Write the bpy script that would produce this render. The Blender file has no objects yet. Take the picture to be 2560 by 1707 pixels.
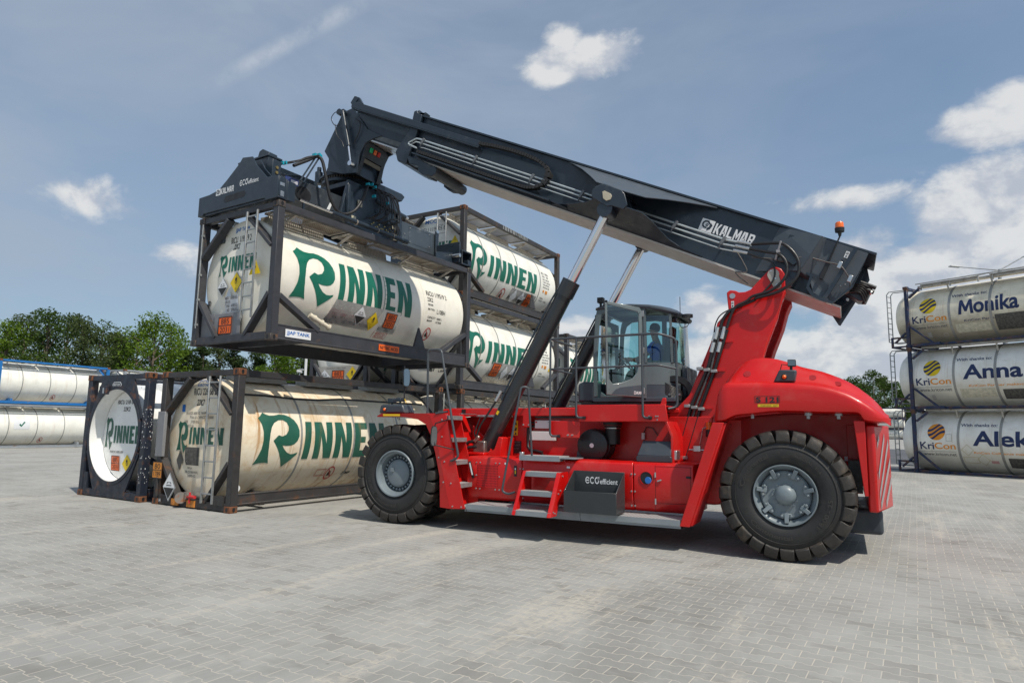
import bpy, bmesh, math, random
from mathutils import Vector, Matrix
random.seed(7)
SC = bpy.context.scene
COL = SC.collection
PI = math.pi
R_ = math.radians

# ------------------------------------------------------------------ camera
cam_d = bpy.data.cameras.new('camera'); cam = bpy.data.objects.new('camera', cam_d); COL.objects.link(cam)
SC.camera = cam
cam_d.sensor_width = 36.0; cam_d.lens = 36.0*1636.13/2560; cam_d.clip_end = 3000; cam_d.clip_start = 0.05
_y, _p, _r = -0.4695, 0.1295, 0.0155
_F = Vector((math.sin(_y)*math.cos(_p), math.cos(_y)*math.cos(_p), math.sin(_p)))
_r0 = Vector((math.cos(_y), -math.sin(_y), 0)); _u0 = _r0.cross(_F)
_Rt = _r0*math.cos(_r)+_u0*math.sin(_r); _Up = -_r0*math.sin(_r)+_u0*math.cos(_r)
CAM = Vector((6.6874, -8.9395, 1.6041))
cam.matrix_world = Matrix(((_Rt.x,_Up.x,-_F.x,CAM.x),(_Rt.y,_Up.y,-_F.y,CAM.y),(_Rt.z,_Up.z,-_F.z,CAM.z),(0,0,0,1)))
SC.render.resolution_x = 1024; SC.render.resolution_y = 682

# ------------------------------------------------------------------ light
SUN = Vector((0.66, -0.30, 1.0)).normalized()
sd = bpy.data.lights.new('sun', 'SUN'); sd.energy = 4.1; sd.angle = R_(0.6); sd.color = (1.0, 0.93, 0.82)
so = bpy.data.objects.new('sun', sd); COL.objects.link(so); so.location = (20,-10,40)
so.rotation_euler = SUN.to_track_quat('Z', 'Y').to_euler()
SC.view_settings.view_transform = 'Standard'; SC.view_settings.look = 'None'
SC.view_settings.exposure = 0.0; SC.view_settings.gamma = 1.0
SC.render.engine = 'CYCLES'
SC.cycles.use_denoising = True
SC.cycles.max_bounces = 7; SC.cycles.transparent_max_bounces = 8

def dirv(az, el):
    a, e = R_(az), R_(el)
    return (math.sin(a)*math.cos(e), math.cos(a)*math.cos(e), math.sin(e))

class NT:
    """small helper around a node tree"""
    def __init__(s, nt): s.nt = nt
    def n(s, t, **kw):
        nd = s.nt.nodes.new(t)
        for k, v in kw.items():
            if k[0] == 'i' and k[1:].isdigit(): s.setin(nd, int(k[1:]), v)
            elif hasattr(nd, k): setattr(nd, k, v)
            else: s.setin(nd, k.replace('_', ' '), v)
        return nd
    def setin(s, nd, k, v):
        sock = nd.inputs[k]
        if isinstance(v, bpy.types.NodeSocket): s.nt.links.new(v, sock)
        elif isinstance(v, bpy.types.Node): s.nt.links.new(v.outputs[0], sock)
        else: sock.default_value = v
    def math(s, op, a, b=None, c=None, clamp=False):
        nd = s.nt.nodes.new('ShaderNodeMath'); nd.operation = op; nd.use_clamp = clamp
        s.setin(nd, 0, a)
        if b is not None: s.setin(nd, 1, b)
        if c is not None: s.setin(nd, 2, c)
        return nd.outputs[0]
    def vmath(s, op, a, b=None):
        nd = s.nt.nodes.new('ShaderNodeVectorMath'); nd.operation = op
        s.setin(nd, 0, a)
        if b is not None: s.setin(nd, 1, b)
        return nd
    def ramp(s, f, lo, hi, a=0.0, b=1.0, smooth=True):
        nd = s.nt.nodes.new('ShaderNodeMapRange'); nd.clamp = True
        nd.interpolation_type = 'SMOOTHSTEP' if smooth else 'LINEAR'
        s.setin(nd, 0, f); s.setin(nd, 1, lo); s.setin(nd, 2, hi); s.setin(nd, 3, a); s.setin(nd, 4, b)
        return nd.outputs[0]
    def mix(s, f, a, b, typ='MIX'):
        nd = s.nt.nodes.new('ShaderNodeMix'); nd.data_type = 'RGBA'; nd.blend_type = typ
        s.setin(nd, 0, f); s.setin(nd, 6, a); s.setin(nd, 7, b)
        return nd.outputs[2]
    def noise(s, vec, scale, detail=3, rough=0.55, dist=0.0):
        nd = s.nt.nodes.new('ShaderNodeTexNoise')
        s.setin(nd, 'Vector', vec); nd.inputs['Scale'].default_value = scale
        nd.inputs['Detail'].default_value = detail; nd.inputs['Roughness'].default_value = rough
        nd.inputs['Distortion'].default_value = dist
        return nd.outputs[0]
    def scalev(s, vec, v):
        m = s.nt.nodes.new('ShaderNodeMapping'); s.setin(m, 0, vec); m.inputs['Scale'].default_value = v
        return m.outputs[0]

def c4(c): return (c[0], c[1], c[2], 1.0)

# ------------------------------------------------------------------ sky
W = bpy.data.worlds.new("World"); SC.world = W; W.use_nodes = True
wt = W.node_tree; wt.nodes.clear(); t = NT(wt)
sky = t.n('ShaderNodeTexSky'); sky.sky_type = 'NISHITA'; sky.sun_disc = False
sky.sun_elevation = math.asin(SUN.z); sky.sun_rotation = math.atan2(SUN.x, SUN.y)
sky.air_density = 1.0; sky.dust_density = 1.5; sky.ozone_density = 1.2
tc = t.n('ShaderNodeTexCoord'); dv = tc.outputs['Generated']
SKYK = 1.0
base = t.mix(1.0, sky.outputs[0], (0.74, 0.92, 1.0, 1), 'MULTIPLY')
sx = wt.nodes.new('ShaderNodeSeparateXYZ'); t.setin(sx, 0, dv)
# thin milky veil, thicker toward the left and toward the horizon
veil_n = t.noise(t.scalev(dv, (1.0, 1.0, 2.6)), 2.2, 5, 0.6, 0.4)
left = t.ramp(t.math('ADD', t.math('MULTIPLY', sx.outputs[0], -0.8), t.math('MULTIPLY', sx.outputs[2], 0.1)), -0.15, 0.65, 0.40, 0.86)
veil = t.math('MULTIPLY', left, t.ramp(veil_n, 0.30, 0.72, 0.62, 1.06), clamp=True)
base = t.mix(veil, base, (3.05, 3.66, 4.50, 1))
# puffy clouds: soft windows on the sky sphere filled from fractal noise
blobs = [(-23.2,30.6,.080,.034,.95),(-19.6,30.8,.070,.034,1.0),(-22.5,32.2,.04,.03,.8),(-61.1,16.2,.085,.042,.80),(-54.8,13.1,.060,.028,.58),
 (11.0,21.2,.075,.034,1.0),(12.5,22.6,.05,.034,.9),(11.5,15.5,.13,.085,1.25),(7.5,12.0,.16,.065,1.15),(1.5,14.0,.12,.035,.62),(0.8,17.8,.10,.020,.50),(6,9.5,.15,.06,.8),(-3,9.5,.10,.035,.5),
 (-10.2,9.6,.060,.050,1.0),(-9.2,6.5,.085,.042,1.0),(-21.0,7.6,.10,.035,.9),(-14.5,4.2,.10,.05,.8),(-6.0,4.3,.16,.032,.8),(3.5,6.0,.22,.060,1.05),(2.0,8.5,.12,.04,.8),(17,14,.1,.10,.9),
 (-31,37,.05,.02,.25),(22,10,.2,.15,1.),(-90,18,.2,.08,.8),(-120,25,.3,.1,.9),(60,25,.3,.1,.9),(120,20,.4,.12,.9),(170,30,.4,.15,.9),(-160,20,.3,.1,.8)]
m = None
for az, el, sa, se, k in blobs:
    c = dirv(az, el)
    d = t.vmath('SUBTRACT', dv, c).outputs[0]
    # horizontal axes share one size, the vertical its own
    l = t.vmath('LENGTH', t.scalev(d, (1/sa, 1/sa, 1/se))).outputs['Value']
    v = t.math('MULTIPLY', t.math('SUBTRACT', 1.0, l), k)
    m = v if m is None else t.math('MAXIMUM', m, v)
m = t.math('MAXIMUM', m, -1.2)
cn = t.noise(t.scalev(dv, (1, 1, 1.5)), 9.0, 9, 0.58, 0.25)
cn2 = t.noise(t.scalev(dv, (1, 1, 1.5)), 30.0, 6, 0.6, 0.1)
f = t.math('ADD', t.math('MULTIPLY', m, 1.15), t.math('ADD', t.math('MULTIPLY', t.math('SUBTRACT', cn, 0.5), 2.1), t.math('MULTIPLY', t.math('SUBTRACT', cn2, 0.5), 0.55)))
dens = t.ramp(f, 0.10, 0.66)
# lit tops and grey bases from the same field sampled a little toward the sun
off = t.vmath('ADD', dv, (0.012, -0.006, 0.028)).outputs[0]
cn3 = t.noise(t.scalev(off, (1, 1, 1.5)), 9.0, 7, 0.58, 0.25)
shade = t.ramp(t.math('SUBTRACT', cn, cn3), -0.10, 0.10, 0.0, 1.0)
ccol = t.mix(shade, (4.1, 4.4, 5.0, 1), (6.5, 6.5, 6.45, 1))
base = t.mix(t.math('MULTIPLY', dens, 0.86), base, ccol)
# two thin trails high on the left
def trail(az0, el0, az1, el1, w, k):
    a, b = Vector(dirv(az0, el0)), Vector(dirv(az1, el1))
    nrm = a.cross(b).normalized(); mid = ((a+b)/2).normalized(); half = (a-b).length/2
    dd = t.math('ABSOLUTE', t.vmath('DOT_PRODUCT', dv, tuple(nrm)).outputs['Value'])
    al = t.vmath('LENGTH', t.vmath('SUBTRACT', dv, tuple(mid)).outputs[0]).outputs['Value']
    tn = t.noise(dv, 24.0, 5, 0.6)
    q = t.math('MULTIPLY', t.ramp(dd, w, 0.0), t.ramp(al, half*1.25, half*0.5))
    return t.math('MULTIPLY', q, t.math('MULTIPLY', t.ramp(tn, .25, .7), k))
base = t.mix(trail(-53, 26.0, -40, 34.5, 0.016, 0.42), base, (5.6, 5.8, 6.2, 1))
bg = t.n('ShaderNodeBackground'); t.setin(bg, 0, base); bg.inputs[1].default_value = 0.122
wo = t.n('ShaderNodeOutputWorld'); wt.links.new(bg.outputs[0], wo.inputs[0])

# ------------------------------------------------------------------ materials
MATS = {}
def mat(name, col, rough=0.5, metal=0.0, var=0.12, vscale=3.0, bump=0.0, bscale=40.0, coat=0.0, dirt=None, dirt_amt=0.0, dscale=4.0, streak=0.0, spec=0.5, emis=None, estr=0.0, rvar=0.15):
    if name in MATS: return MATS[name]
    mt = bpy.data.materials.new(name); mt.use_nodes = True; MATS[name] = mt
    nt = mt.node_tree; nt.nodes.clear(); t = NT(nt)
    out = t.n('ShaderNodeOutputMaterial'); b = t.n('ShaderNodeBsdfPrincipled'); nt.links.new(b.outputs[0], out.inputs[0])
    tc = t.n('ShaderNodeTexCoord'); P = tc.outputs['Object']
    n1 = t.noise(P, vscale, 4, 0.6)
    k = t.ramp(n1, 0.3, 0.7, 1.0-var, 1.0+var, False)
    c = t.mix(1.0, c4(col), k, 'MULTIPLY')
    if dirt is not None:
        if streak > 0: nd = t.noise(t.scalev(P, (1.0, 1.0, 0.10)), dscale, 6, 0.65, 0.2)
        else: nd = t.noise(P, dscale, 6, 0.65, 0.3)
        c = t.mix(t.ramp(nd, 0.62-dirt_amt*0.35, 0.78-dirt_amt*0.2), c, c4(dirt))
    t.setin(b, 'Base Color', c)
    t.setin(b, 'Roughness', t.ramp(t.noise(P, vscale*2.3, 4), 0.3, 0.7, max(0.02, rough-rvar), min(1, rough+rvar), False))
    b.inputs['Metallic'].default_value = metal
    b.inputs['Specular IOR Level'].default_value = spec
    b.inputs['Coat Weight'].default_value = coat; b.inputs['Coat Roughness'].default_value = 0.08
    if bump > 0:
        bn = t.n('ShaderNodeBump'); bn.inputs['Strength'].default_value = bump; bn.inputs['Distance'].default_value = 0.01
        t.setin(bn, 'Height', t.noise(P, bscale, 4)); nt.links.new(bn.outputs[0], b.inputs['Normal'])
    if emis:
        b.inputs['Emission Color'].default_value = c4(emis); b.inputs['Emission Strength'].default_value = estr
    return mt

RED = mat('red_paint', (0.53, 0.005, 0.004), 0.36, var=0.06, vscale=1.2, coat=0.12, bump=0.02, bscale=25, dirt=(0.40,0.03,0.025), dirt_amt=0.06, dscale=2.5)
DARK = mat('slate_paint', (0.018, 0.029, 0.043), 0.38, var=0.08, coat=0.15, dirt=(0.055,0.060,0.066), dirt_amt=0.10, dscale=3.0)
DARK2 = mat('slate_panel', (0.040, 0.050, 0.062), 0.45, var=0.10, dirt=(0.10,0.10,0.10), dirt_amt=0.12, dscale=2.2)
GUSS = mat('slate_paint_lit', (0.060, 0.074, 0.090), 0.45, var=0.05)  # paler copy of the slate; light on upward-facing plates put into the colour
BLACK = mat('black_plastic', (0.012, 0.012, 0.013), 0.45, var=0.15)
HOSE = mat('hose_rubber', (0.016, 0.016, 0.017), 0.42, var=0.2, vscale=12)
RUBBER = mat('tyre_rubber', (0.019, 0.0185, 0.0185), 0.62, var=0.18, vscale=4, bump=0.25, bscale=60, dirt=(0.042,0.036,0.030), dirt_amt=0.22, dscale=3.5)
TREAD = mat('tyre_tread_rubber', (0.030, 0.026, 0.023), 0.62, var=0.25, vscale=7, bump=0.3, bscale=50, dirt=(0.075,0.055,0.038), dirt_amt=0.26, dscale=5)
RIM = mat('rim_grey', (0.17, 0.205, 0.225), 0.42, var=0.10, dirt=(0.20,0.19,0.17), dirt_amt=0.12, dscale=9)
GALV = mat('galvanised_steel', (0.33, 0.34, 0.34), 0.48, metal=0.55, var=0.15, vscale=9)
STEEL = mat('bright_steel', (0.55, 0.56, 0.56), 0.30, metal=0.9, var=0.1)
CHROME = mat('chrome_rod', (0.78, 0.78, 0.80), 0.10, metal=1.0, var=0.03, rvar=0.04)
PIPE = mat('zinc_pipe', (0.52, 0.57, 0.58), 0.35, metal=0.5, var=0.1)
WHITEB = mat('white_box_paint', (0.62, 0.63, 0.62), 0.45, var=0.04)
WHITEP = mat('white_lettering', (0.72, 0.73, 0.74), 0.5, var=0.04)
BLKINK = mat('black_lettering', (0.018, 0.018, 0.018), 0.55, var=0.1)
GREYINK = mat('grey_lettering', (0.12, 0.12, 0.12), 0.55, var=0.2)
YEL = mat('yellow_sticker', (0.72, 0.46, 0.01), 0.45, var=0.08)
DYEL = mat('yellow_placard', (0.78, 0.55, 0.0), 0.45, var=0.08, dirt=(0.45,0.36,0.12), dirt_amt=0.1, dscale=9)
ORNG = mat('orange_placard', (0.85, 0.13, 0.008), 0.45, var=0.06)
ORNGD = mat('dull_orange_placard', (0.70, 0.26, 0.03), 0.5, var=0.1)
AMBER = mat('amber_lens', (0.80, 0.14, 0.005), 0.18, var=0.03, coat=0.6)
REDINK = mat('red_marking', (0.52, 0.03, 0.03), 0.5, var=0.1)
FRAME = mat('charcoal_frame_paint', (0.040, 0.041, 0.048), 0.5, var=0.18, dirt=(0.085,0.055,0.040), dirt_amt=0.12, dscale=4.5)
FRAMER = mat('rusty_charcoal_frame_paint', (0.036, 0.033, 0.033), 0.55, var=0.2, dirt=(0.10,0.045,0.022), dirt_amt=0.22, dscale=3.4)
FRAMEB = mat('flaking_navy_frame_paint', (0.014, 0.019, 0.032), 0.5, var=0.2, dirt=(0.15,0.065,0.035), dirt_amt=0.24, dscale=4.5)
CAST = mat('corner_casting_steel', (0.060, 0.050, 0.046), 0.6, var=0.25, dirt=(0.20,0.075,0.028), dirt_amt=0.26, dscale=9)
CASTR = mat('rusted_corner_casting', (0.17, 0.062, 0.024), 0.75, var=0.3, dirt=(0.05,0.035,0.03), dirt_amt=0.35, dscale=9)
RUST = mat('rust', (0.30, 0.105, 0.025), 0.8, var=0.35, vscale=9)
BLUEF = mat('blue_frame_paint', (0.012, 0.15, 0.42), 0.5, var=0.15, dirt=(0.18,0.16,0.14), dirt_amt=0.1, dscale=3)
NAVYF = mat('navy_frame_paint', (0.012, 0.028, 0.080), 0.55, var=0.25, dirt=(0.13,0.060,0.028), dirt_amt=0.50, dscale=3.5)
GREYF = mat('grey_frame_paint', (0.26, 0.28, 0.30), 0.5, var=0.15, dirt=(0.2,0.11,0.06), dirt_amt=0.15, dscale=3)
WALK = mat('aluminium_grating', (0.46, 0.44, 0.40), 0.5, metal=0.3, var=0.18, dirt=(0.22,0.15,0.08), dirt_amt=0.18, dscale=5)
CLAD = mat('grey_cladding', (0.33, 0.33, 0.31), 0.45, metal=0.3, var=0.12, dirt=(0.22,0.17,0.11), dirt_amt=0.2, dscale=4)
GREEN = mat('green_lettering', (0.006, 0.135, 0.085), 0.4, var=0.10, dirt=(0.03,0.18,0.12), dirt_amt=0.1, dscale=3)
GREENW = mat('weathered_green_lettering', (0.018, 0.105, 0.068), 0.5, var=0.15, dirt=(0.13,0.13,0.06), dirt_amt=0.16, dscale=3, streak=1)
NAVY = mat('navy_lettering', (0.010, 0.026, 0.10), 0.45, var=0.1)
KORNG = mat('orange_lettering', (0.82, 0.30, 0.015), 0.45, var=0.08)
BLUEI = mat('blue_lettering', (0.02, 0.14, 0.45), 0.45, var=0.08)
MIRR = mat('mirror_glass', (0.25, 0.26, 0.27), 0.05, metal=1.0, var=0.02, rvar=0.03)
ALUP = mat('aluminium_plate', (0.45, 0.45, 0.44), 0.28, metal=0.8, var=0.1)
SKIN = mat('skin', (0.42, 0.22, 0.14), 0.55, var=0.06)
SHIRT = mat('blue_shirt', (0.015, 0.12, 0.62), 0.8, var=0.1)
TROUS = mat('green_trousers', (0.02, 0.10, 0.07), 0.85, var=0.1)
HAIR = mat('dark_hair', (0.02, 0.015, 0.012), 0.8, var=0.1)
CABG = mat('cab_grey_paint', (0.105, 0.130, 0.137), 0.35, var=0.05, coat=0.3)
CABL = mat('cab_door_grey', (0.125, 0.150, 0.155), 0.35, var=0.05, coat=0.3)
CABD = mat('cab_dark_grey', (0.048, 0.060, 0.076), 0.42, var=0.08)
INK_SOOT = mat('sooty_patch', (0.09, 0.085, 0.075), 0.8, var=0.5, vscale=14)

def weather_red():
    nt = RED.node_tree; t = NT(nt); b = nt.nodes['Principled BSDF']
    src = b.inputs['Base Color'].links[0].from_socket
    P = nt.nodes['Texture Coordinate'].outputs['Object']
    dust = t.math('MULTIPLY', t.ramp(t.noise(P, 1.1, 7, 0.75, 0.8), 0.50, 0.78), 0.22)
    c = t.mix(dust, src, (0.46, 0.20, 0.16, 1))
    run = t.math('MULTIPLY', t.ramp(t.noise(t.scalev(P, (7.0, 7.0, 0.5)), 1.5, 6, 0.7, 0.2), 0.62, 0.74), t.ramp(t.noise(P, 0.9, 3), 0.45, 0.6))
    c = t.mix(t.math('MULTIPLY', run, 0.35), c, (0.16, 0.012, 0.010, 1))
    fine = t.ramp(t.noise(P, 34, 5, 0.8), 0.66, 0.74)
    c = t.mix(t.math('MULTIPLY', fine, 0.22), c, (0.30, 0.05, 0.04, 1))
    t.setin(b, 'Base Color', c)
    bn = t.n('ShaderNodeBump'); bn.inputs['Strength'].default_value = 0.08; bn.inputs['Distance'].default_value = 0.03
    t.setin(bn, 'Height', t.noise(P, 1.8, 2)); nt.links.new(bn.outputs[0], b.inputs['Normal'])
weather_red()

def tankmat(name, col, stain, amt, streak_amt, grime=None):
    mt = bpy.data.materials.new(name); mt.use_nodes = True
    nt = mt.node_tree; nt.nodes.clear(); t = NT(nt)
    out = t.n('ShaderNodeOutputMaterial'); b = t.n('ShaderNodeBsdfPrincipled'); nt.links.new(b.outputs[0], out.inputs[0])
    P = t.n('ShaderNodeTexCoord').outputs['Object']
    sp = nt.nodes.new('ShaderNodeSeparateXYZ'); t.setin(sp, 0, P)
    c = t.mix(t.ramp(t.noise(P, 1.6, 6, 0.6), 0.3, 0.75), c4(col), c4([x*0.86 for x in col]))
    c = t.mix(t.math('MULTIPLY', t.ramp(t.noise(P, 2.4, 7, 0.7, 0.6), 0.45, 0.75), amt), c, c4(stain))
    # thin runs down the shell under fittings
    sc = t.scalev(P, (0.6, 5.5, 0.22))
    run = t.ramp(t.noise(sc, 1.6, 7, 0.72, 0.35), 0.53, 0.70)
    fade = t.ramp(t.noise(P, 0.55, 3), 0.34, 0.56)
    c = t.mix(t.math('MULTIPLY', t.math('MULTIPLY', run, fade), streak_amt), c, (0.42, 0.20, 0.05, 1))
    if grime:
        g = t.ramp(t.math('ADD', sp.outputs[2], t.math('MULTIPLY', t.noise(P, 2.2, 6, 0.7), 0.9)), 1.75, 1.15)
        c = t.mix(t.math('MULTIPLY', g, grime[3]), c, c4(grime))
    c = t.mix(t.math('MULTIPLY', t.ramp(t.noise(P, 26, 4, 0.7), 0.68, 0.76), 0.35), c, (0.35, 0.27, 0.18, 1))
    t.setin(b, 'Base Color', c)
    t.setin(b, 'Roughness', t.ramp(t.noise(P, 4, 4), 0.3, 0.7, 0.26, 0.48))
    bn = t.n('ShaderNodeBump'); bn.inputs['Strength'].default_value = 0.12; bn.inputs['Distance'].default_value = 0.02
    t.setin(bn, 'Height', t.noise(P, 3.0, 3)); nt.links.new(bn.outputs[0], b.inputs['Normal'])
    return mt
T_CLEAN = tankmat('cream_tank_shell', (0.87, 0.835, 0.73), (0.62, 0.56, 0.44), 0.35, 0.12)
T_RUSTY = tankmat('rust_streaked_tank_shell', (0.87, 0.77, 0.60), (0.64, 0.42, 0.20), 0.8, 1.0)
T_WHITE = tankmat('white_tank_shell', (0.86, 0.86, 0.84), (0.66, 0.64, 0.58), 0.3, 0.1)
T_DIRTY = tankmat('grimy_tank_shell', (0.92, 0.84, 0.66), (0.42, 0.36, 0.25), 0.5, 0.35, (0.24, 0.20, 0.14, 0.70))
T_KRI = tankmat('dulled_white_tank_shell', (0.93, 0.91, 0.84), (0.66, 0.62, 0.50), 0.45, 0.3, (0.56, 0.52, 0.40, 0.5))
T_MID = tankmat('bright_tank_shell', (0.88, 0.86, 0.78), (0.64, 0.58, 0.46), 0.3, 0.3)

def glassmat():
    mt = bpy.data.materials.new('tinted_cab_glass'); mt.use_nodes = True
    nt = mt.node_tree; nt.nodes.clear(); t = NT(nt)
    out = t.n('ShaderNodeOutputMaterial')
    tr = t.n('ShaderNodeBsdfTransparent'); tr.inputs[0].default_value = (0.58, 0.82, 0.79, 1)
    gl = t.n('ShaderNodeBsdfGlossy'); gl.inputs['Roughness'].default_value = 0.03
    gl.inputs[0].default_value = (0.9, 0.95, 1, 1)
    fr = t.n('ShaderNodeFresnel'); fr.inputs[0].default_value = 1.55
    m_ = t.n('ShaderNodeMixShader'); t.setin(m_, 0, t.math('ADD', fr.outputs[0], 0.04))
    nt.links.new(tr.outputs[0], m_.inputs[1]); nt.links.new(gl.outputs[0], m_.inputs[2]); nt.links.new(m_.outputs[0], out.inputs[0])
    return mt
GLASS = glassmat()

def grillmat():
    """perforated sheet: dark slots in red paint"""
    mt = bpy.data.materials.new('perforated_red_sheet'); mt.use_nodes = True
    nt = mt.node_tree; b = nt.nodes['Principled BSDF']; t = NT(nt)
    P = t.n('ShaderNodeTexCoord').outputs['Object']
    sp = nt.nodes.new('ShaderNodeSeparateXYZ'); t.setin(sp, 0, P)
    fx = t.math('FRACT', t.math('MULTIPLY', sp.outputs[0], 42.0)); fz = t.math('FRACT', t.math('MULTIPLY', sp.outputs[2], 26.0))
    hole = t.math('MULTIPLY', t.math('LESS_THAN', t.math('ABSOLUTE', t.math('SUBTRACT', fx, 0.5)), 0.20), t.math('LESS_THAN', t.math('ABSOLUTE', t.math('SUBTRACT', fz, 0.5)), 0.36))
    t.setin(b, 'Base Color', t.mix(hole, (0.55, 0.006, 0.009, 1), (0.03, 0.002, 0.002, 1)))
    b.inputs['Roughness'].default_value = 0.4
    return mt
GRILL = grillmat()

def treadplate(name, col, metal, sc, hole):
    mt = bpy.data.materials.new(name); mt.use_nodes = True
    nt = mt.node_tree; b = nt.nodes['Principled BSDF']; t = NT(nt)
    P = t.n('ShaderNodeTexCoord').outputs['Object']
    v = nt.nodes.new('ShaderNodeTexVoronoi'); v.inputs['Randomness'].default_value = 0.0; v.inputs['Scale'].default_value = sc
    t.setin(v, 'Vector', P)
    h = t.ramp(v.outputs['Distance'], 0.30, 0.24)
    t.setin(b, 'Base Color', t.mix(h, c4(col), c4([x*hole for x in col])))
    b.inputs['Metallic'].default_value = metal; b.inputs['Roughness'].default_value = 0.5
    return mt
STEPM = treadplate('punched_step_steel', (0.46, 0.48, 0.48), 0.3, 22, 0.35)

def grating_mat():
    mt = bpy.data.materials.new('punched_walkway_sheet'); mt.use_nodes = True
    nt = mt.node_tree; b = nt.nodes['Principled BSDF']; t = NT(nt)
    P = t.n('ShaderNodeTexCoord').outputs['Object']
    sp = nt.nodes.new('ShaderNodeSeparateXYZ'); t.setin(sp, 0, P)
    fx = t.math('FRACT', t.math('MULTIPLY', sp.outputs[0], 16.0)); fy = t.math('FRACT', t.math('MULTIPLY', sp.outputs[1], 22.0))
    hole = t.math('MULTIPLY', t.math('LESS_THAN', t.math('ABSOLUTE', t.math('SUBTRACT', fx, 0.5)), 0.30), t.math('LESS_THAN', t.math('ABSOLUTE', t.math('SUBTRACT', fy, 0.5)), 0.27))
    c = t.mix(t.ramp(t.noise(P, 3, 5), 0.4, 0.7), (0.50, 0.46, 0.40, 1), (0.32, 0.27, 0.20, 1))
    t.setin(b, 'Base Color', c); b.inputs['Roughness'].default_value = 0.55; b.inputs['Metallic'].default_value = 0.2
    t.setin(b, 'Alpha', t.math('SUBTRACT', 1.0, hole))
    return mt
GRATE = grating_mat()

def slotmat():
    mt = bpy.data.materials.new('louvred_cladding'); mt.use_nodes = True
    nt = mt.node_tree; b = nt.nodes['Principled BSDF']; t = NT(nt)
    P = t.n('ShaderNodeTexCoord').outputs['Object']
    sp = nt.nodes.new('ShaderNodeSeparateXYZ'); t.setin(sp, 0, P)
    fy = t.math('FRACT', t.math('MULTIPLY', sp.outputs[1], 20.0))
    h = t.math('LESS_THAN', t.math('ABSOLUTE', t.math('SUBTRACT', fy, 0.5)), 0.22)
    t.setin(b, 'Base Color', t.mix(h, (0.42, 0.39, 0.33, 1), (0.20, 0.18, 0.15, 1)))
    b.inputs['Roughness'].default_value = 0.5; b.inputs['Metallic'].default_value = 0.2
    return mt
SLOT = slotmat()

def leafmat(name, c1, c2):
    mt = bpy.data.materials.new(name); mt.use_nodes = True
    nt = mt.node_tree; nt.nodes.clear(); t = NT(nt)
    out = t.n('ShaderNodeOutputMaterial')
    P = t.n('ShaderNodeTexCoord').outputs['Object']
    c = t.mix(t.ramp(t.noise(P, 0.55, 5, 0.7), 0.32, 0.68), c4(c1), c4(c2))
    d = t.n('ShaderNodeBsdfDiffuse'); t.setin(d, 0, c)
    tr = t.n('ShaderNodeBsdfTranslucent'); t.setin(tr, 0, t.mix(1.0, c, (1.0, 1.15, 0.5, 1), 'MULTIPLY'))
    m_ = t.n('ShaderNodeMixShader'); m_.inputs[0].default_value = 0.3
    nt.links.new(d.outputs[0], m_.inputs[1]); nt.links.new(tr.outputs[0], m_.inputs[2]); nt.links.new(m_.outputs[0], out.inputs[0])
    return mt
LEAFM = [leafmat('mid_green_leaves', (0.042, 0.072, 0.022), (0.085, 0.130, 0.036)),
         leafmat('fresh_green_leaves', (0.070, 0.120, 0.018), (0.14, 0.21, 0.032)),
         leafmat('dark_pine_needles', (0.035, 0.060, 0.025), (0.065, 0.090, 0.035)),
         leafmat('dusty_green_leaves', (0.060, 0.082, 0.036), (0.105, 0.135, 0.06))]
BARK = mat('bark', (0.13, 0.10, 0.075), 0.9, var=0.3)
BIRCH = mat('birch_bark', (0.38, 0.36, 0.32), 0.85, var=0.25)

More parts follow.
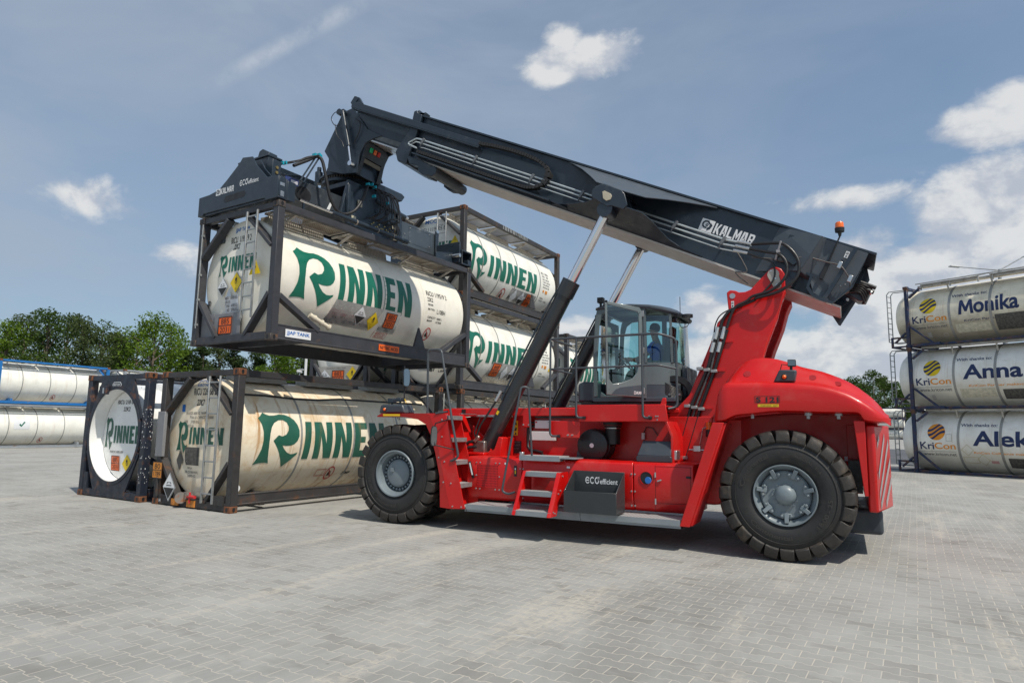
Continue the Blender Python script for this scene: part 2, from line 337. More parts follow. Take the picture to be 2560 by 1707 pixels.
# ------------------------------------------------------------------ mesh tools
class MB:
    def __init__(s, M=None): s.v = []; s.f = []; s.M = M
    def add(s, vs, fs):
        o = len(s.v)
        if s.M is not None: vs = [s.M @ Vector(p) for p in vs]
        s.v += [tuple(p) for p in vs]; s.f += [tuple(i+o for i in f) for f in fs]; return s
    def box(s, x0, x1, y0, y1, z0, z1):
        return s.add([(x0,y0,z0),(x1,y0,z0),(x1,y1,z0),(x0,y1,z0),(x0,y0,z1),(x1,y0,z1),(x1,y1,z1),(x0,y1,z1)],
                     [(0,3,2,1),(4,5,6,7),(0,1,5,4),(1,2,6,5),(2,3,7,6),(3,0,4,7)])
    def bar(s, p, q, w, h, up=(0,0,1)):
        p, q = Vector(p), Vector(q); d = (q-p).normalized(); up = Vector(up)
        a = d.cross(up)
        if a.length < 1e-4: a = d.cross(Vector((1,0,0)))
        a.normalize(); b = a.cross(d).normalized()
        a *= w/2; b *= h/2
        return s.add([p-a-b,p+a-b,p+a+b,p-a+b,q-a-b,q+a-b,q+a+b,q-a+b], [(0,1,2,3),(4,7,6,5),(0,4,5,1),(1,5,6,2),(2,6,7,3),(3,7,4,0)])
    def cyl(s, p, q, r0, r1=None, n=20, cap=True):
        r1 = r0 if r1 is None else r1
        p, q = Vector(p), Vector(q); d = (q-p).normalized()
        a = d.orthogonal().normalized(); b = d.cross(a)
        vs = [p+(a*math.cos(2*PI*i/n)+b*math.sin(2*PI*i/n))*r0 for i in range(n)]+[q+(a*math.cos(2*PI*i/n)+b*math.sin(2*PI*i/n))*r1 for i in range(n)]
        fs = [(i,(i+1)%n,n+(i+1)%n,n+i) for i in range(n)]
        if cap: fs += [tuple(range(n-1,-1,-1)), tuple(range(n,2*n))]
        return s.add(vs, fs)
    def tube(s, pts, r, n=8, closed=False):
        P = [Vector(p) for p in pts]; rs = r if isinstance(r, (list, tuple)) else [r]*len(P)
        m_ = len(P); vs = []; ref = None
        for i, p in enumerate(P):
            if closed: d = (P[(i+1)%m_]-P[i-1]).normalized()
            elif i == 0: d = (P[1]-P[0]).normalized()
            elif i == m_-1: d = (P[-1]-P[-2]).normalized()
            else: d = ((P[i+1]-p).normalized()+(p-P[i-1]).normalized()).normalized()
            if ref is None: ref = d.orthogonal().normalized()
            a = (ref-d*ref.dot(d)).normalized(); ref = a; b = d.cross(a)
            vs += [p+(a*math.cos(2*PI*k/n)+b*math.sin(2*PI*k/n))*rs[i] for k in range(n)]
        fs = []
        for i in range(m_ if closed else m_-1):
            j = (i+1)%m_
            for k in range(n): fs.append((i*n+k, i*n+(k+1)%n, j*n+(k+1)%n, j*n+k))
        if not closed: fs += [tuple(range(n-1,-1,-1)), tuple(range((m_-1)*n, m_*n))]
        return s.add(vs, fs)
    def lathe(s, prof, o, axis, n=48, a0=0.0, a1=2*PI):
        """prof: (distance along axis, radius)"""
        o, d = Vector(o), Vector(axis).normalized()
        a = d.orthogonal().normalized(); b = d.cross(a); full = abs(a1-a0-2*PI) < 1e-6
        cnt = n if full else n+1; vs = []
        for h, r in prof:
            for i in range(cnt):
                th = a0+(a1-a0)*i/n
                vs.append(o+d*h+(a*math.cos(th)+b*math.sin(th))*max(r, 1e-4))
        fs = []
        for j in range(len(prof)-1):
            for i in range(n):
                k = (i+1)%cnt if full else i+1
                fs.append((j*cnt+i, j*cnt+k, (j+1)*cnt+k, (j+1)*cnt+i))
        return s.add(vs, fs)
    def prism(s, poly, fn, t0, t1):
        """poly 2D, fn(a,b,t) -> 3D; closed solid between t0 and t1"""
        n = len(poly)
        vs = [fn(a, b, t0) for a, b in poly]+[fn(a, b, t1) for a, b in poly]
        fs = [tuple(range(n)), tuple(range(2*n-1, n-1, -1))]+[(i, n+i, n+(i+1)%n, (i+1)%n) for i in range(n)]
        return s.add(vs, fs)
    def sheet(s, rows, th=None):
        n = len(rows[0]); vs = [p for r in rows for p in r]
        return s.add(vs, [(j*n+i, j*n+i+1, (j+1)*n+i+1, (j+1)*n+i) for j in range(len(rows)-1) for i in range(n-1)])
    def build(s, name, m, parent=None, smooth=None, bevel=0.0, seg=2, solid=0.0, keep=None):
        me = bpy.data.meshes.new(name)
        off = Vector((0,0,0))
        if parent is not None and s.M is None and parent.get('_o') is not None: off = Vector(parent['_o'])
        if parent is not None and s.M is not None and parent.get('_o') is not None: off = Vector(parent['_o'])
        me.from_pydata([Vector(v)-off for v in s.v], [], s.f); me.validate()
        bm = bmesh.new(); bm.from_mesh(me); bmesh.ops.recalc_face_normals(bm, faces=bm.faces); bm.to_mesh(me); bm.free()
        me.materials.append(m)
        if smooth is not None:
            me.shade_smooth(); me.set_sharp_from_angle(angle=R_(smooth))
        o = bpy.data.objects.new(name, me); COL.objects.link(o)
        if parent is not None:
            o.parent = parent
            if parent.get('_o') is not None: o['_o'] = parent['_o']
        if solid:
            md = o.modifiers.new('solid', 'SOLIDIFY'); md.thickness = solid; md.offset = 0
        if bevel > 0:
            md = o.modifiers.new('bevel', 'BEVEL'); md.width = bevel; md.segments = seg; md.limit_method = 'ANGLE'; md.angle_limit = R_(35)
            if smooth is None:
                me.shade_smooth(); me.set_sharp_from_angle(angle=R_(40))
        return o

def thing(name, label, cat, loc=(0,0,0), rz=0.0, group=None, origin=None):
    o = bpy.data.objects.new(name, None); COL.objects.link(o); o.location = loc; o.rotation_euler = (0,0,rz)
    o.empty_display_size = 0.2
    o['label'] = label; o['category'] = cat
    if group: o['group'] = group
    if origin is not None: o['_o'] = origin
    return o
def tag(o, label=None, cat=None, group=None, kind=None):
    if label: o['label'] = label
    if cat: o['category'] = cat
    if group: o['group'] = group
    if kind: o['kind'] = kind
    return o
def pivot(name, parent):
    o = bpy.data.objects.new(name, None); COL.objects.link(o); o.parent = parent
    if parent.get('_o') is not None: o['_o'] = parent['_o']
    return o

# ---- flat artwork (lettering, signs) laid on real surfaces
_TC = {}
def text2d(s, bold=0.0):
    key = (s, bold)
    if key not in _TC:
        cu = bpy.data.curves.new('t', 'FONT'); cu.body = s; cu.size = 1.0; cu.offset = bold; cu.resolution_u = 4
        ob = bpy.data.objects.new('t', cu); COL.objects.link(ob)
        bpy.context.view_layer.update()
        me = bpy.data.meshes.new_from_object(ob.evaluated_get(bpy.context.evaluated_depsgraph_get()))
        vs = [(v.co.x, v.co.y) for v in me.vertices]; fs = [tuple(p.vertices) for p in me.polygons]
        bpy.data.objects.remove(ob); bpy.data.curves.remove(cu); bpy.data.meshes.remove(me)
        _TC[key] = (vs, fs)
    return _TC[key]

class ART:
    def __init__(s): s.v = []; s.f = []
    def add(s, vs, fs):
        o = len(s.v); s.v += vs; s.f += [tuple(i+o for i in f) for f in fs]; return s
    def poly(s, pts): return s.add(list(pts), [tuple(range(len(pts)))])
    def rect(s, u0, u1, v0, v1): return s.poly([(u0,v0),(u1,v0),(u1,v1),(u0,v1)])
    def frame(s, u0, u1, v0, v1, w):
        return s.rect(u0,u1,v0,v0+w).rect(u0,u1,v1-w,v1).rect(u0,u0+w,v0+w,v1-w).rect(u1-w,u1,v0+w,v1-w)
    def disc(s, u, v, r, ry=None, n=28):
        ry = r if ry is None else ry
        return s.poly([(u+r*math.cos(2*PI*i/n), v+ry*math.sin(2*PI*i/n)) for i in range(n)])
    def ring(s, u, v, r0, r1, n=28, a0=0, a1=2*PI, k=1.0):
        vs = []
        for i in range(n+1):
            a = a0+(a1-a0)*i/n
            vs += [(u+r0*math.cos(a)*k, v+r0*math.sin(a)), (u+r1*math.cos(a)*k, v+r1*math.sin(a))]
        return s.add(vs, [(2*i,2*i+1,2*i+3,2*i+2) for i in range(n)])
    def diamond(s, u, v, w, h): return s.poly([(u-w,v),(u,v-h),(u+w,v),(u,v+h)])
    def text(s, st, u0, u1, v0, v1, bold=0.0, slant=0.0):
        vs, fs = text2d(st, bold-1 if bold >= 1 else min(bold, .022))
        if not vs: return s
        a0 = min(p[0] for p in vs); a1 = max(p[0] for p in vs); b0 = min(p[1] for p in vs); b1 = max(p[1] for p in vs)
        return s.add([(u0+(p[0]-a0)/(a1-a0)*(u1-u0)+slant*(p[1]-b0)/(b1-b0)*(v1-v0), v0+(p[1]-b0)/(b1-b0)*(v1-v0)) for p in vs], fs)
    def build(s, name, m, parent, fn, off=0.004, step=None, label=None):
        bm = bmesh.new(); vv = [bm.verts.new((p[0], p[1], 0)) for p in s.v]
        for f in s.f:
            try: bm.faces.new([vv[i] for i in f])
            except ValueError: pass
        bm.normal_update(); bmesh.ops.triangulate(bm, faces=[f for f in bm.faces if len(f.verts) > 4], quad_method="BEAUTY", ngon_method="EAR_CLIP")
        if step:
            for ax in (0, 1):
                lo = min(p[ax] for p in s.v); hi = max(p[ax] for p in s.v)
                st = step[ax]
                if not st: continue
                k = math.ceil(lo/st)
                while k*st < hi:
                    co = [0,0,0]; no = [0,0,0]; co[ax] = k*st; no[ax] = 1
                    bmesh.ops.bisect_plane(bm, geom=bm.verts[:]+bm.edges[:]+bm.faces[:], plane_co=co, plane_no=no); k += 1
        for v in bm.verts: v.co = Vector(fn(v.co.x, v.co.y, off))
        me = bpy.data.meshes.new(name); bm.to_mesh(me); bm.free(); me.materials.append(m)
        o = bpy.data.objects.new(name, me); COL.objects.link(o); o.parent = parent
        if parent.get('_o') is not None:
            o['_o'] = parent['_o']; me.transform(Matrix.Translation(-Vector(parent['_o'])))
        if label: o['label'] = label
        return o

R_PTS = [(1470,448),(1490,460),(1515,468),(1550,467),(1590,458),(1630,460),(1668,473),(1700,497),(1722,530),(1735,570),(1735,612),(1722,645),(1700,667),(1672,677),(1640,679),(1607,675),(1625,702),(1650,727),(1680,740),(1705,738),(1733,729),(1730,742),(1690,782),(1637,830),(1612,772),(1590,725),(1565,682),(1538,642),(1575,604),(1602,613),(1632,600),(1650,570),(1652,542),(1640,514),(1612,497),(1578,499),(1545,518),(1525,548),(1514,592),(1509,660),(1512,720),(1519,765),(1530,800),(1500,793),(1460,796),(1420,806),(1440,760),(1458,700),(1466,640),(1465,580),(1455,530),(1432,487),(1450,472)]
def rinnen(a, u0, u1, ru, r0, r1, v0, v1, sl=0.0):
    """capital in box (u0..ru, r0..r1), INNEN in (.. u1, v0..v1)"""
    a.poly([(u0+(x-1420)/(1735-1420)*(ru-u0), r0+(830-y)/(830-448)*(r1-r0)) for x, y in R_PTS][::-1])
    s0 = ru+(u1-ru)*0.05; wd = u1-s0; h = v1-v0
    adv = [('I',0.085),('N',0.205),('N',0.205),('E',0.165),('N',0.205)]; gap = (1-sum(x for _,x in adv))/4
    u = s0
    for ch, w in adv:
        W_ = w*wd; st = 0.082*wd
        def q(a_, b_): return (u+a_+sl*b_*h, v0+b_*h)
        if ch == 'I': a.poly([q(0,0),q(W_*0.8,0),q(W_,1),q(W_*0.2,1)])
        elif ch == 'N':
            a.poly([q(0,0),q(st*.85,0),q(st*.85,.62),q(W_-st,0),q(W_,0),q(W_,1),q(W_-st*.85,1),q(W_-st*.85,.40),q(st,1),q(0,1)])
        else:
            a.poly([q(0,0),q(W_,0),q(W_,.19),q(st,.19),q(st,.42),q(W_*.88,.42),q(W_*.88,.59),q(st,.59),q(st,.81),q(W_,.81),q(W_,1),q(0,1)])
        u += W_+gap*wd
    return a

# ------------------------------------------------------------------ setting: ground
def ground():
    mt = bpy.data.materials.new('interlocking_concrete_pavers'); mt.use_nodes = True
    nt = mt.node_tree; nt.nodes.clear(); t = NT(nt)
    out = t.n('ShaderNodeOutputMaterial'); b = t.n('ShaderNodeBsdfPrincipled'); nt.links.new(b.outputs[0], out.inputs[0])
    P0 = t.n('ShaderNodeTexCoord').outputs['Object']
    mp = t.n('ShaderNodeMapping'); t.setin(mp, 0, P0); mp.inputs['Rotation'].default_value = (0, 0, R_(4.6)); P = mp.outputs[0]
    wob = t.noise(P, 0.35, 2)
    sp = nt.nodes.new('ShaderNodeSeparateXYZ'); t.setin(sp, 0, P)
    U = t.math('ADD', sp.outputs[0], t.math('MULTIPLY', wob, 0.06)); V = t.math('ADD', sp.outputs[1], t.math('MULTIPLY', wob, 0.05))
    BW, RH = 0.21, 0.1375
    w = t.math('MULTIPLY', t.math('COSINE', t.math('MULTIPLY', U, 2*PI/BW)), 3.2)
    w = t.math('MINIMUM', t.math('MAXIMUM', w, -1.0), 1.0)
    alt = t.math('COSINE', t.math('MULTIPLY', V, PI/RH))
    V2 = t.math('ADD', V, t.math('MULTIPLY', t.math('MULTIPLY', w, alt), -0.0110))
    cb = nt.nodes.new('ShaderNodeCombineXYZ'); t.setin(cb, 0, U); t.setin(cb, 1, V2)
    br = nt.nodes.new('ShaderNodeTexBrick'); t.setin(br, 'Vector', cb.outputs[0])
    br.inputs['Scale'].default_value = 1.0; br.inputs['Brick Width'].default_value = BW; br.inputs['Row Height'].default_value = RH
    br.inputs['Mortar Size'].default_value = 0.0048; br.inputs['Mortar Smooth'].default_value = 0.35; br.offset = 0.5; br.squash = 1.0
    br.inputs['Color1'].default_value = (0,0,0,1); br.inputs['Color2'].default_value = (1,1,1,1); br.inputs['Bias'].default_value = 0.0; br.inputs['Mortar'].default_value = (0.5,0.5,0.5,1)
    rnd = br.outputs['Color']; joint = br.outputs['Fac']
    tone = t.math('ADD', t.ramp(rnd, 0, 1, 0.90, 1.07, False), t.math('MULTIPLY', t.math('SUBTRACT', t.noise(P, 60, 4, 0.7), 0.5), 0.18))
    big = t.noise(P, 0.22, 6, 0.62, 0.5)
    stone = t.mix(t.ramp(t.noise(P, 0.6, 4, 0.6), 0.35, 0.65), (0.292, 0.291, 0.276, 1), (0.338, 0.336, 0.318, 1))
    stone = t.mix(1.0, stone, tone, 'MULTIPLY')
    # single stones come out darker, in loose drifts
    dk = t.math('MULTIPLY', t.ramp(rnd, 0.50, 0.90), t.ramp(t.noise(t.scalev(P, (0.8, 1.5, 1)), 0.9, 4, 0.7), 0.42, 0.60))
    stone = t.mix(t.math('MULTIPLY', dk, 0.55), stone, (0.160, 0.152, 0.136, 1))
    # tyre-polished darker lanes and grime
    lane = t.ramp(t.noise(t.scalev(P, (0.5, 0.22, 1)), 1.0, 6, 0.72, 0.5), 0.46, 0.66)
    stone = t.mix(t.math('MULTIPLY', lane, 0.42), stone, (0.165, 0.156, 0.140, 1))
    sand = (0.485, 0.445, 0.375, 1)
    jn = t.ramp(t.noise(P, 1.3, 3), 0.30, 0.62, 0.65, 1.0)
    c = t.mix(t.math('MULTIPLY', joint, jn), stone, sand)
    # a chamfer line beside each joint reads slightly darker
    # swept sand left in streaks
    s1 = t.ramp(t.noise(t.scalev(P, (1.25, 0.20, 1)), 1.1, 7, 0.66, 0.5), 0.53, 0.68)
    s2 = t.ramp(t.noise(P, 14, 5, 0.75), 0.36, 0.60)
    c = t.mix(t.math('MULTIPLY', t.math('MULTIPLY', s1, s2), 0.72), c, sand)
    pale = t.ramp(big, 0.48, 0.68)
    c = t.mix(t.math('MULTIPLY', pale, 0.26), c, (0.42, 0.41, 0.39, 1))
    spot = t.ramp(t.noise(P, 5.5, 2, 0.5), 0.765, 0.79)
    c = t.mix(t.math('MULTIPLY', spot, 0.6), c, (0.09, 0.08, 0.07, 1))
    chalk = t.math('MULTIPLY', t.ramp(t.noise(t.scalev(P, (0.9, 3.0, 1)), 1.6, 5, 0.7, 1.2), 0.66, 0.72), 0.5)
    c = t.mix(chalk, c, (0.58, 0.58, 0.58, 1))
    t.setin(b, 'Base Color', c); b.inputs['Roughness'].default_value = 0.85; b.inputs['Specular IOR Level'].default_value = 0.3
    h = t.math('SUBTRACT', t.math('ADD', t.math('MULTIPLY', t.noise(P, 90, 3), 0.15), t.math('MULTIPLY', rnd, 0.15)), joint)
    bn = t.n('ShaderNodeBump'); bn.inputs['Strength'].default_value = 0.5; bn.inputs['Distance'].default_value = 0.004
    t.setin(bn, 'Height', h); nt.links.new(bn.outputs[0], b.inputs['Normal'])
    m = MB(); m.add([(-900,-400,0),(900,-400,0),(900,1400,0),(-900,1400,0)], [(0,1,2,3)])
    tag(m.build('ground', mt), kind='structure')
    asph = mat('asphalt', (0.085, 0.088, 0.095), 0.9, var=0.2, vscale=0.3, bump=0.2)
    m = MB(); m.add([(-6,24.5,.004),(260,24.5,.004),(260,28.0,.004),(-6,28.0,.004)], [(0,1,2,3)]); m.add([(-6,30.4,.004),(260,30.4,.004),(260,66,.004),(-6,66,.004)], [(0,1,2,3)])
    tag(m.build('asphalt_road', asph), kind='structure')
ground()

# ------------------------------------------------------------------ tank containers
CL, CW, CH = 6.058, 2.438, 2.591
XC = -CW/2
def side_fn(zc, r, xc=XC):
    def fn(u, v, off):
        q = max(-1, min(1, (v-zc)/r)); th = math.asin(q)
        return (xc+(r+off)*math.cos(th), u, zc+(r+off)*math.sin(th))
    return fn
def end_fn(prof, zc, xc=XC):
    def fn(x, w, off):
        rr = math.hypot(x-xc, w-zc)
        for (y0, r0), (y1, r1) in zip(prof, prof[1:]):
            if min(r0, r1) <= rr <= max(r0, r1):
                k = (rr-r0)/(r1-r0) if abs(r1-r0) > 1e-6 else 0
                return (x, y0+(y1-y0)*k-off, w)
        return (x, prof[-1][0]-off, w)
    return fn

def hazard_plate(parent, fn, u0, u1, v0, v1, top, bot, m=None, name='hazard_plate', back=True, label=None, off=0.012):
    """orange two-line number plate"""
    m = m or ORNG
    p = ART().rect(u0,u1,v0,v1).build(name, m, parent, fn, off, (None, 0.12), label=label)
    w = (u1-u0); h = (v1-v0); b = 0.014*w/0.4*1.2
    a = ART().frame(u0,u1,v0,v1,b).rect(u0+b,u1-b,(v0+v1)/2-b/2,(v0+v1)/2+b/2)
    a.text(top, u0+.20*w, u1-.20*w, v0+.58*h, v1-.11*h, 0).text(bot, u0+.15*w, u1-.15*w, v0+.11*h, v0+.41*h, 0)
    a.build('lettering', BLKINK, p, fn, off+0.004, (None, 0.12)); return p
def flame(a, u, v, s):
    a.ring(u, v-.10*s, .10*s, .15*s)
    a.poly([(u-.13*s,v+.10*s),(u-.16*s,v+.22*s),(u-.09*s,v+.18*s),(u-.08*s,v+.34*s),(u-.01*s,v+.24*s),(u+.02*s,v+.40*s),(u+.08*s,v+.24*s),(u+.13*s,v+.26*s),(u+.13*s,v+.10*s),(u,v+.03*s)])
    return a.rect(u-.17*s,u+.17*s,v-.005*s,v+.018*s)
def oxid_placard(parent, fn, u, v, w, h, off=0.014, plate=True):
    if plate: o = ART().diamond(u,v,w*1.12,h*1.10).build('placard_holder', STEEL, parent, fn, off-0.006, (None,.1))
    p = ART().diamond(u,v,w,h).build('placard', DYEL, parent, fn, off, (None,.1), label='yellow oxidiser diamond placard')
    a = ART(); flame(a, u, v+.14*h, h*1.05); a.text('5.1', u-.12*w, u+.12*w, v-.72*h, v-.52*h)
    a.build('lettering', BLKINK, p, fn, off+.004, (None,.1)); return p
def corr_placard(parent, fn, u, v, w, h, off=0.014, plate=True, plain=False):
    if plate: ART().diamond(u,v,w*1.12,h*1.10).build('placard_holder', STEEL, parent, fn, off-0.006, (None,.1))
    p = ART().diamond(u,v,w,h).build('placard', WHITEP, parent, fn, off, (None,.1), label='white and black corrosive diamond placard')
    if not plain:
        a = ART().poly([(u-w*.88,v-.05*h),(u,v-.9*h),(u+w*.88,v-.05*h)]).poly([(u-.45*w,v+.10*h),(u+.45*w,v+.10*h),(u+.45*w,v+.16*h),(u-.45*w,v+.16*h)])
        a.poly([(u-.40*w,v+.30*h),(u-.1*w,v+.42*h),(u-.08*w,v+.36*h),(u-.36*w,v+.25*h)]).poly([(u+.40*w,v+.30*h),(u+.1*w,v+.42*h),(u+.08*w,v+.36*h),(u+.36*w,v+.25*h)])
        a.build('lettering', BLKINK, p, fn, off+.004, (None,.1))
    return p
def no_fork(parent, fn, u, v, r, off=0.006, pale=False):
    o = ART().ring(u,v,r*.82,r,k=.8).build('warning_symbol', REDINK, parent, fn, off, (None,.08), label='red ring forbidding forklift handling')
    a = ART().rect(u-.38*r,u+.02*r,v-.25*r,v+.05*r).rect(u-.30*r,u-.02*r,v+.05*r,v+.32*r).disc(u-.28*r,v-.30*r,.11*r).disc(u+.0*r,v-.30*r,.11*r).rect(u+.10*r,u+.16*r,v-.35*r,v+.3*r).rect(u+.16*r,u+.46*r,v-.34*r,v-.27*r)
    a.build('symbol', BLKINK, o, fn, off+.002, (None,.08))
    ART().poly([(u-.55*r*.8,v+.62*r),(u-.65*r*.8,v+.52*r),(u+.55*r*.8,v-.62*r),(u+.65*r*.8,v-.52*r)]).build('bar', REDINK, o, fn, off+.004, (None,.08))
def hv_sign(parent, fn, u, v, s, off=0.01):
    p = ART().poly([(u-s,v-s*.8),(u+s,v-s*.8),(u,v+s*.95)]).build('warning_sign', DYEL, parent, fn, off, label='yellow high voltage warning triangle')
    ART().poly([(u+.10*s,v+.50*s),(u-.22*s,v-.08*s),(u-.02*s,v-.10*s),(u-.12*s,v-.60*s),(u+.22*s,v+.08*s),(u+.03*s,v+.10*s)]).build('symbol', BLKINK, p, fn, off+.004)

def ladder_mb(x0, x1, z0, z1, y, n, m_=None, w=.035):
    m = m_ or MB()
    for x in (x0, x1): m.box(x-w/2,x+w/2,y-.03,y+.005,z0,z1)
    for i in range(n):
        z = z0+(z1-z0)*(i+.6)/n; m.box(x0+w/2,x1-w/2,y-.022,y,z-.014,z+.014)
    return m

def container(label, cat, loc, yaw, fm=FRAME, cm=CAST, tm=T_CLEAN, group=None, H=CH, end='dish', side_brace=True, brail=(0.03,0.31), rings=(1.25,2.9,4.45), walk=True, ladder=(-.90,-.58), low=False, name='tank_container', bent=0.0, trail=(0.10,0.13), spill=True, r=1.145, ends=(0,1), lad_z=(0.44,2.48), ecol=None, top_plate=True, grate=True):
    rt = thing(name, label, cat, loc, -yaw, group)
    if bent: rt.rotation_euler = (0, 0, -yaw)
    W_, L_ = CW, CL
    P = .15
    fr = MB()
    zc = H/2+.01
    for x in (-W_+.01, -.16):
        for y in (.01, L_-.16):
            fr.box(x, x+P, y, y+P, .118, H-.118)
    tr, th = trail
    for x in (-W_+.02, -.02-tr):          # top and bottom side rails
        fr.box(x, x+tr, .162, L_-.162, H-.02-th, H-.02)
        if brail:
            b0, b1 = brail
            fr.box(x+.02, x+tr-.01, .162, L_-.162, b0, b1)
            fr.box(x, x+tr, .162, L_-.162, b1-.028, b1+.002); fr.box(x, x+tr, .162, L_-.162, b0-.002, b0+.028)
    for y in (.015, L_-.13):              # end rails
        fr.box(-W_+.178, -.178, y, y+.115, H-.125, H-.015)
        fr.box(-W_+.178, -.178, y, y+.115, .02, .16)
    def endbr(y, up=True, lo=True):
        for s in (-1, 1):
            def X(v): return XC+s*(v-1.219)
            if up: fr.bar((X(1.50), y, H-.14), (X(2.28), y, H-.84), .07, .17, (0,1,0))
            if lo: fr.bar((X(2.28), y, .88), (X(1.66), y, .14), .07, .15, (0,1,0))
    if end != 'collar':
        for e in ends: endbr(.07 if e == 0 else L_-.07, True, not low)
    if side_brace:
        for x in (-.085, -W_+.085):
            for a, b in ((.16, 1.12), (L_-.16, L_-1.12)):
                fr.bar((x, a, .84), (x, b, .30), .10, .14, (1,0,0))
            for y0, y1 in ((2.95, 3.15), (3.95, 3.75)) if False else ():
                pass
            fr.prism([(3.95,.30),(4.35,.30),(4.12,.78)], lambda a,b,t: (t,a,b), x-.03, x+.03)
    ring_x = []
    # saddle bearers under the shell
    for y in (.85, L_-.97):
        fr.box(-W_+.30, -.30, y, y+.12, .05, .30)
    fr.build('frame', fm, rt, bevel=0.006, seg=1)
    for x in (-W_, -.178):
        for y in (0, L_-.162):
            for z in (0, H-.118):
                c = MB(); c.box(x, x+.178, y, y+.162, z, z+.118)
                co = c.build('corner_casting', cm, rt, bevel=0.008, seg=1)
                if not low:
                    hl = MB(); fy = -.001 if y == 0 else L_-.001
                    px = x+.089
                    yy = (y-.002) if y == 0 else (y+.164)
                    hl.prism([(px+.030*math.cos(a*PI/6), z+.059+.040*math.sin(a*PI/6)) for a in range(12)], lambda a,b,t: (a,t,b), yy-.001, yy+.003)
                    xx = 0.002 if x > -1 else -W_-.002
                    hl.prism([(y+.08+.028*math.cos(a*PI/6), z+.059+.042*math.sin(a*PI/6)) for a in range(12)], lambda a,b,t: (t,a,b), xx-.003, xx+.001)
                    hl.build('aperture', BLACK, co)
    # shell
    if end == 'collar':
        prof = [(.24,.0),(.25,.50),(.28,.90),(.30,.945),(.40,.975),(.78,.985)]
        sh = [(.80,.990),(.84,r-.02),(.92,r),(L_-.92,r),(L_-.84,r-.02),(L_-.62,.9),(L_-.45,.5),(L_-.42,0)]
        s = MB(); s.lathe(prof+sh, (XC,0,zc), (0,1,0), 72)
        shell = s.build('barrel', tm, rt, smooth=28)
        s = MB(); s.lathe([(.015,.975),(.015,.955),(.55,.955),(.55,.975),(.015,.975)], (XC,0,zc), (0,1,0), 72)
        s.build('tunnel', T_WHITE, shell, smooth=30)
        rg = MB(); rg.lathe([(.0,.960),(.0,1.03),(.055,1.03),(.055,.985)], (XC,0,zc), (0,1,0), 72)
        # sheet fillets between ring and rails
        for s_ in (1, -1):
            top = [(XC-.62, zc+s_*(H/2-.13)), (XC+.62, zc+s_*(H/2-.13))]
            arc = [(XC+1.0*math.cos(a), zc+s_*1.0*math.sin(a)) for a in [R_(d) for d in range(20, 161, 10)]]
            rg.prism(top[:1]+[(XC-.70, zc+s_*1.02)]+[(XC-1.03, zc+s_*.36)]+arc[::-1][0:]+[(XC+1.03, zc+s_*.36), (XC+.70, zc+s_*1.02)]+top[1:], lambda a,b,t: (a,t,b), .012, .045)
        rg.box(XC-1.19, XC-.96, .03, .10, zc-.25, zc+.25); rg.box(XC+.96, XC+1.03, .03, .10, zc-.25, zc+.25)
        rg.build('collar', fm, rt, smooth=30)
    else:
        prof = [(.125,.0),(.130,.40),(.145,.62),(.175,.70),(.182,.78),(.184,r-.07),(.195,r-.03),(.23,r)]
        pr2 = [(y, q) for y, q in prof]
        back = [(L_-y, q) for y, q in prof[::-1]]
        s = MB(); s.lathe(pr2+back, (XC,0,zc), (0,1,0), 72 if not low else 36)
        shell = s.build('barrel', tm, rt, smooth=24)
        # white end skirt plate filling the octagonal opening
    for y in rings:
        q = MB(); q.lathe([(y-.022,r+.001),(y-.022,r+.007),(y+.022,r+.007),(y+.022,r+.001)], (XC,0,zc), (0,1,0), 72 if not low else 36)
        q.build('band', CLAD if tm is not T_CLEAN else tm, shell, smooth=30)
    if walk:
        wk = MB(); gr = MB()
        for x0, x1 in ((-.80,-.16), (-W_+.16,-W_+.62)):
            segs = ((.30,1.95),(2.10,3.85),(4.0,5.80))
            for a, b in segs:
                gr.box(x0, x1, a, b, H-.045, H-.041)
                for x in (x0, x1-.03): wk.box(x, x+.03, a, b, H-.085, H-.046)
                for y in (a, (a+b)/2-.02, b-.035): wk.box(x0+.031, x1-.031, y, y+.035, H-.08, H-.047)
            for y in (.55, 2.02, 3.92, 5.5):
                wk.bar((x1-.03, y, H-.11), ((x0+.1) if x0 > -1 else x0, y, H-.32), .05, .04)
                wk.box(x0, x1, y-.03, y+.03, H-.125, H-.088)
        wo_ = wk.build('walkway', WALK, rt, bevel=.004, seg=1)
        gr.build('grating', GRATE if grate else WALK, wo_)
    if spill:
        q = MB()
        for a, b in ((.35,1.70),(2.45,3.60),(4.30,5.35)):
            q = MB(); q.prism([(-.98,H-.42),(-.66,H-.36),(-.72,H-.10),(-.98,H-.10)], lambda u,v,t: (u,t,v), a, b)
            q.build('valve_box', SLOT, rt, bevel=.01)
        q = MB(); q.cyl((XC,2.9,zc+r-.05),(XC,2.9,H-.12),.28); q.cyl((XC,1.2,zc+r-.05),(XC,1.2,H-.14),.11)
        q.build('manhole', STEEL, rt, smooth=40)
        q = MB(); pts = [(XC+(r+.02)*math.cos(1.0), y, zc+(r+.02)*math.sin(1.0)) for y in (.25,.5,3,5.4,5.8)]
        q.tube(pts, .018, 6); q.build('conduit', CLAD, rt, smooth=50)
    if ladder:
        ladder_mb(ladder[0], ladder[1], lad_z[0], lad_z[1], -.012, 8).build('ladder', GALV, rt, bevel=.004, seg=1)
    rt['_r'] = r; rt['_zc'] = zc
    return rt, shell, side_fn(zc, r), end_fn(prof, zc)

def letter(parent, fn, m, items, step=(None,.1), off=.004, bold=.014, name='lettering', label=None):
    a = ART()
    for st, u0, u1, v0, v1 in items: a.text(st, u0, u1, v0, v1, bold)
    return a.build(name, m, parent, fn, off, step, label)

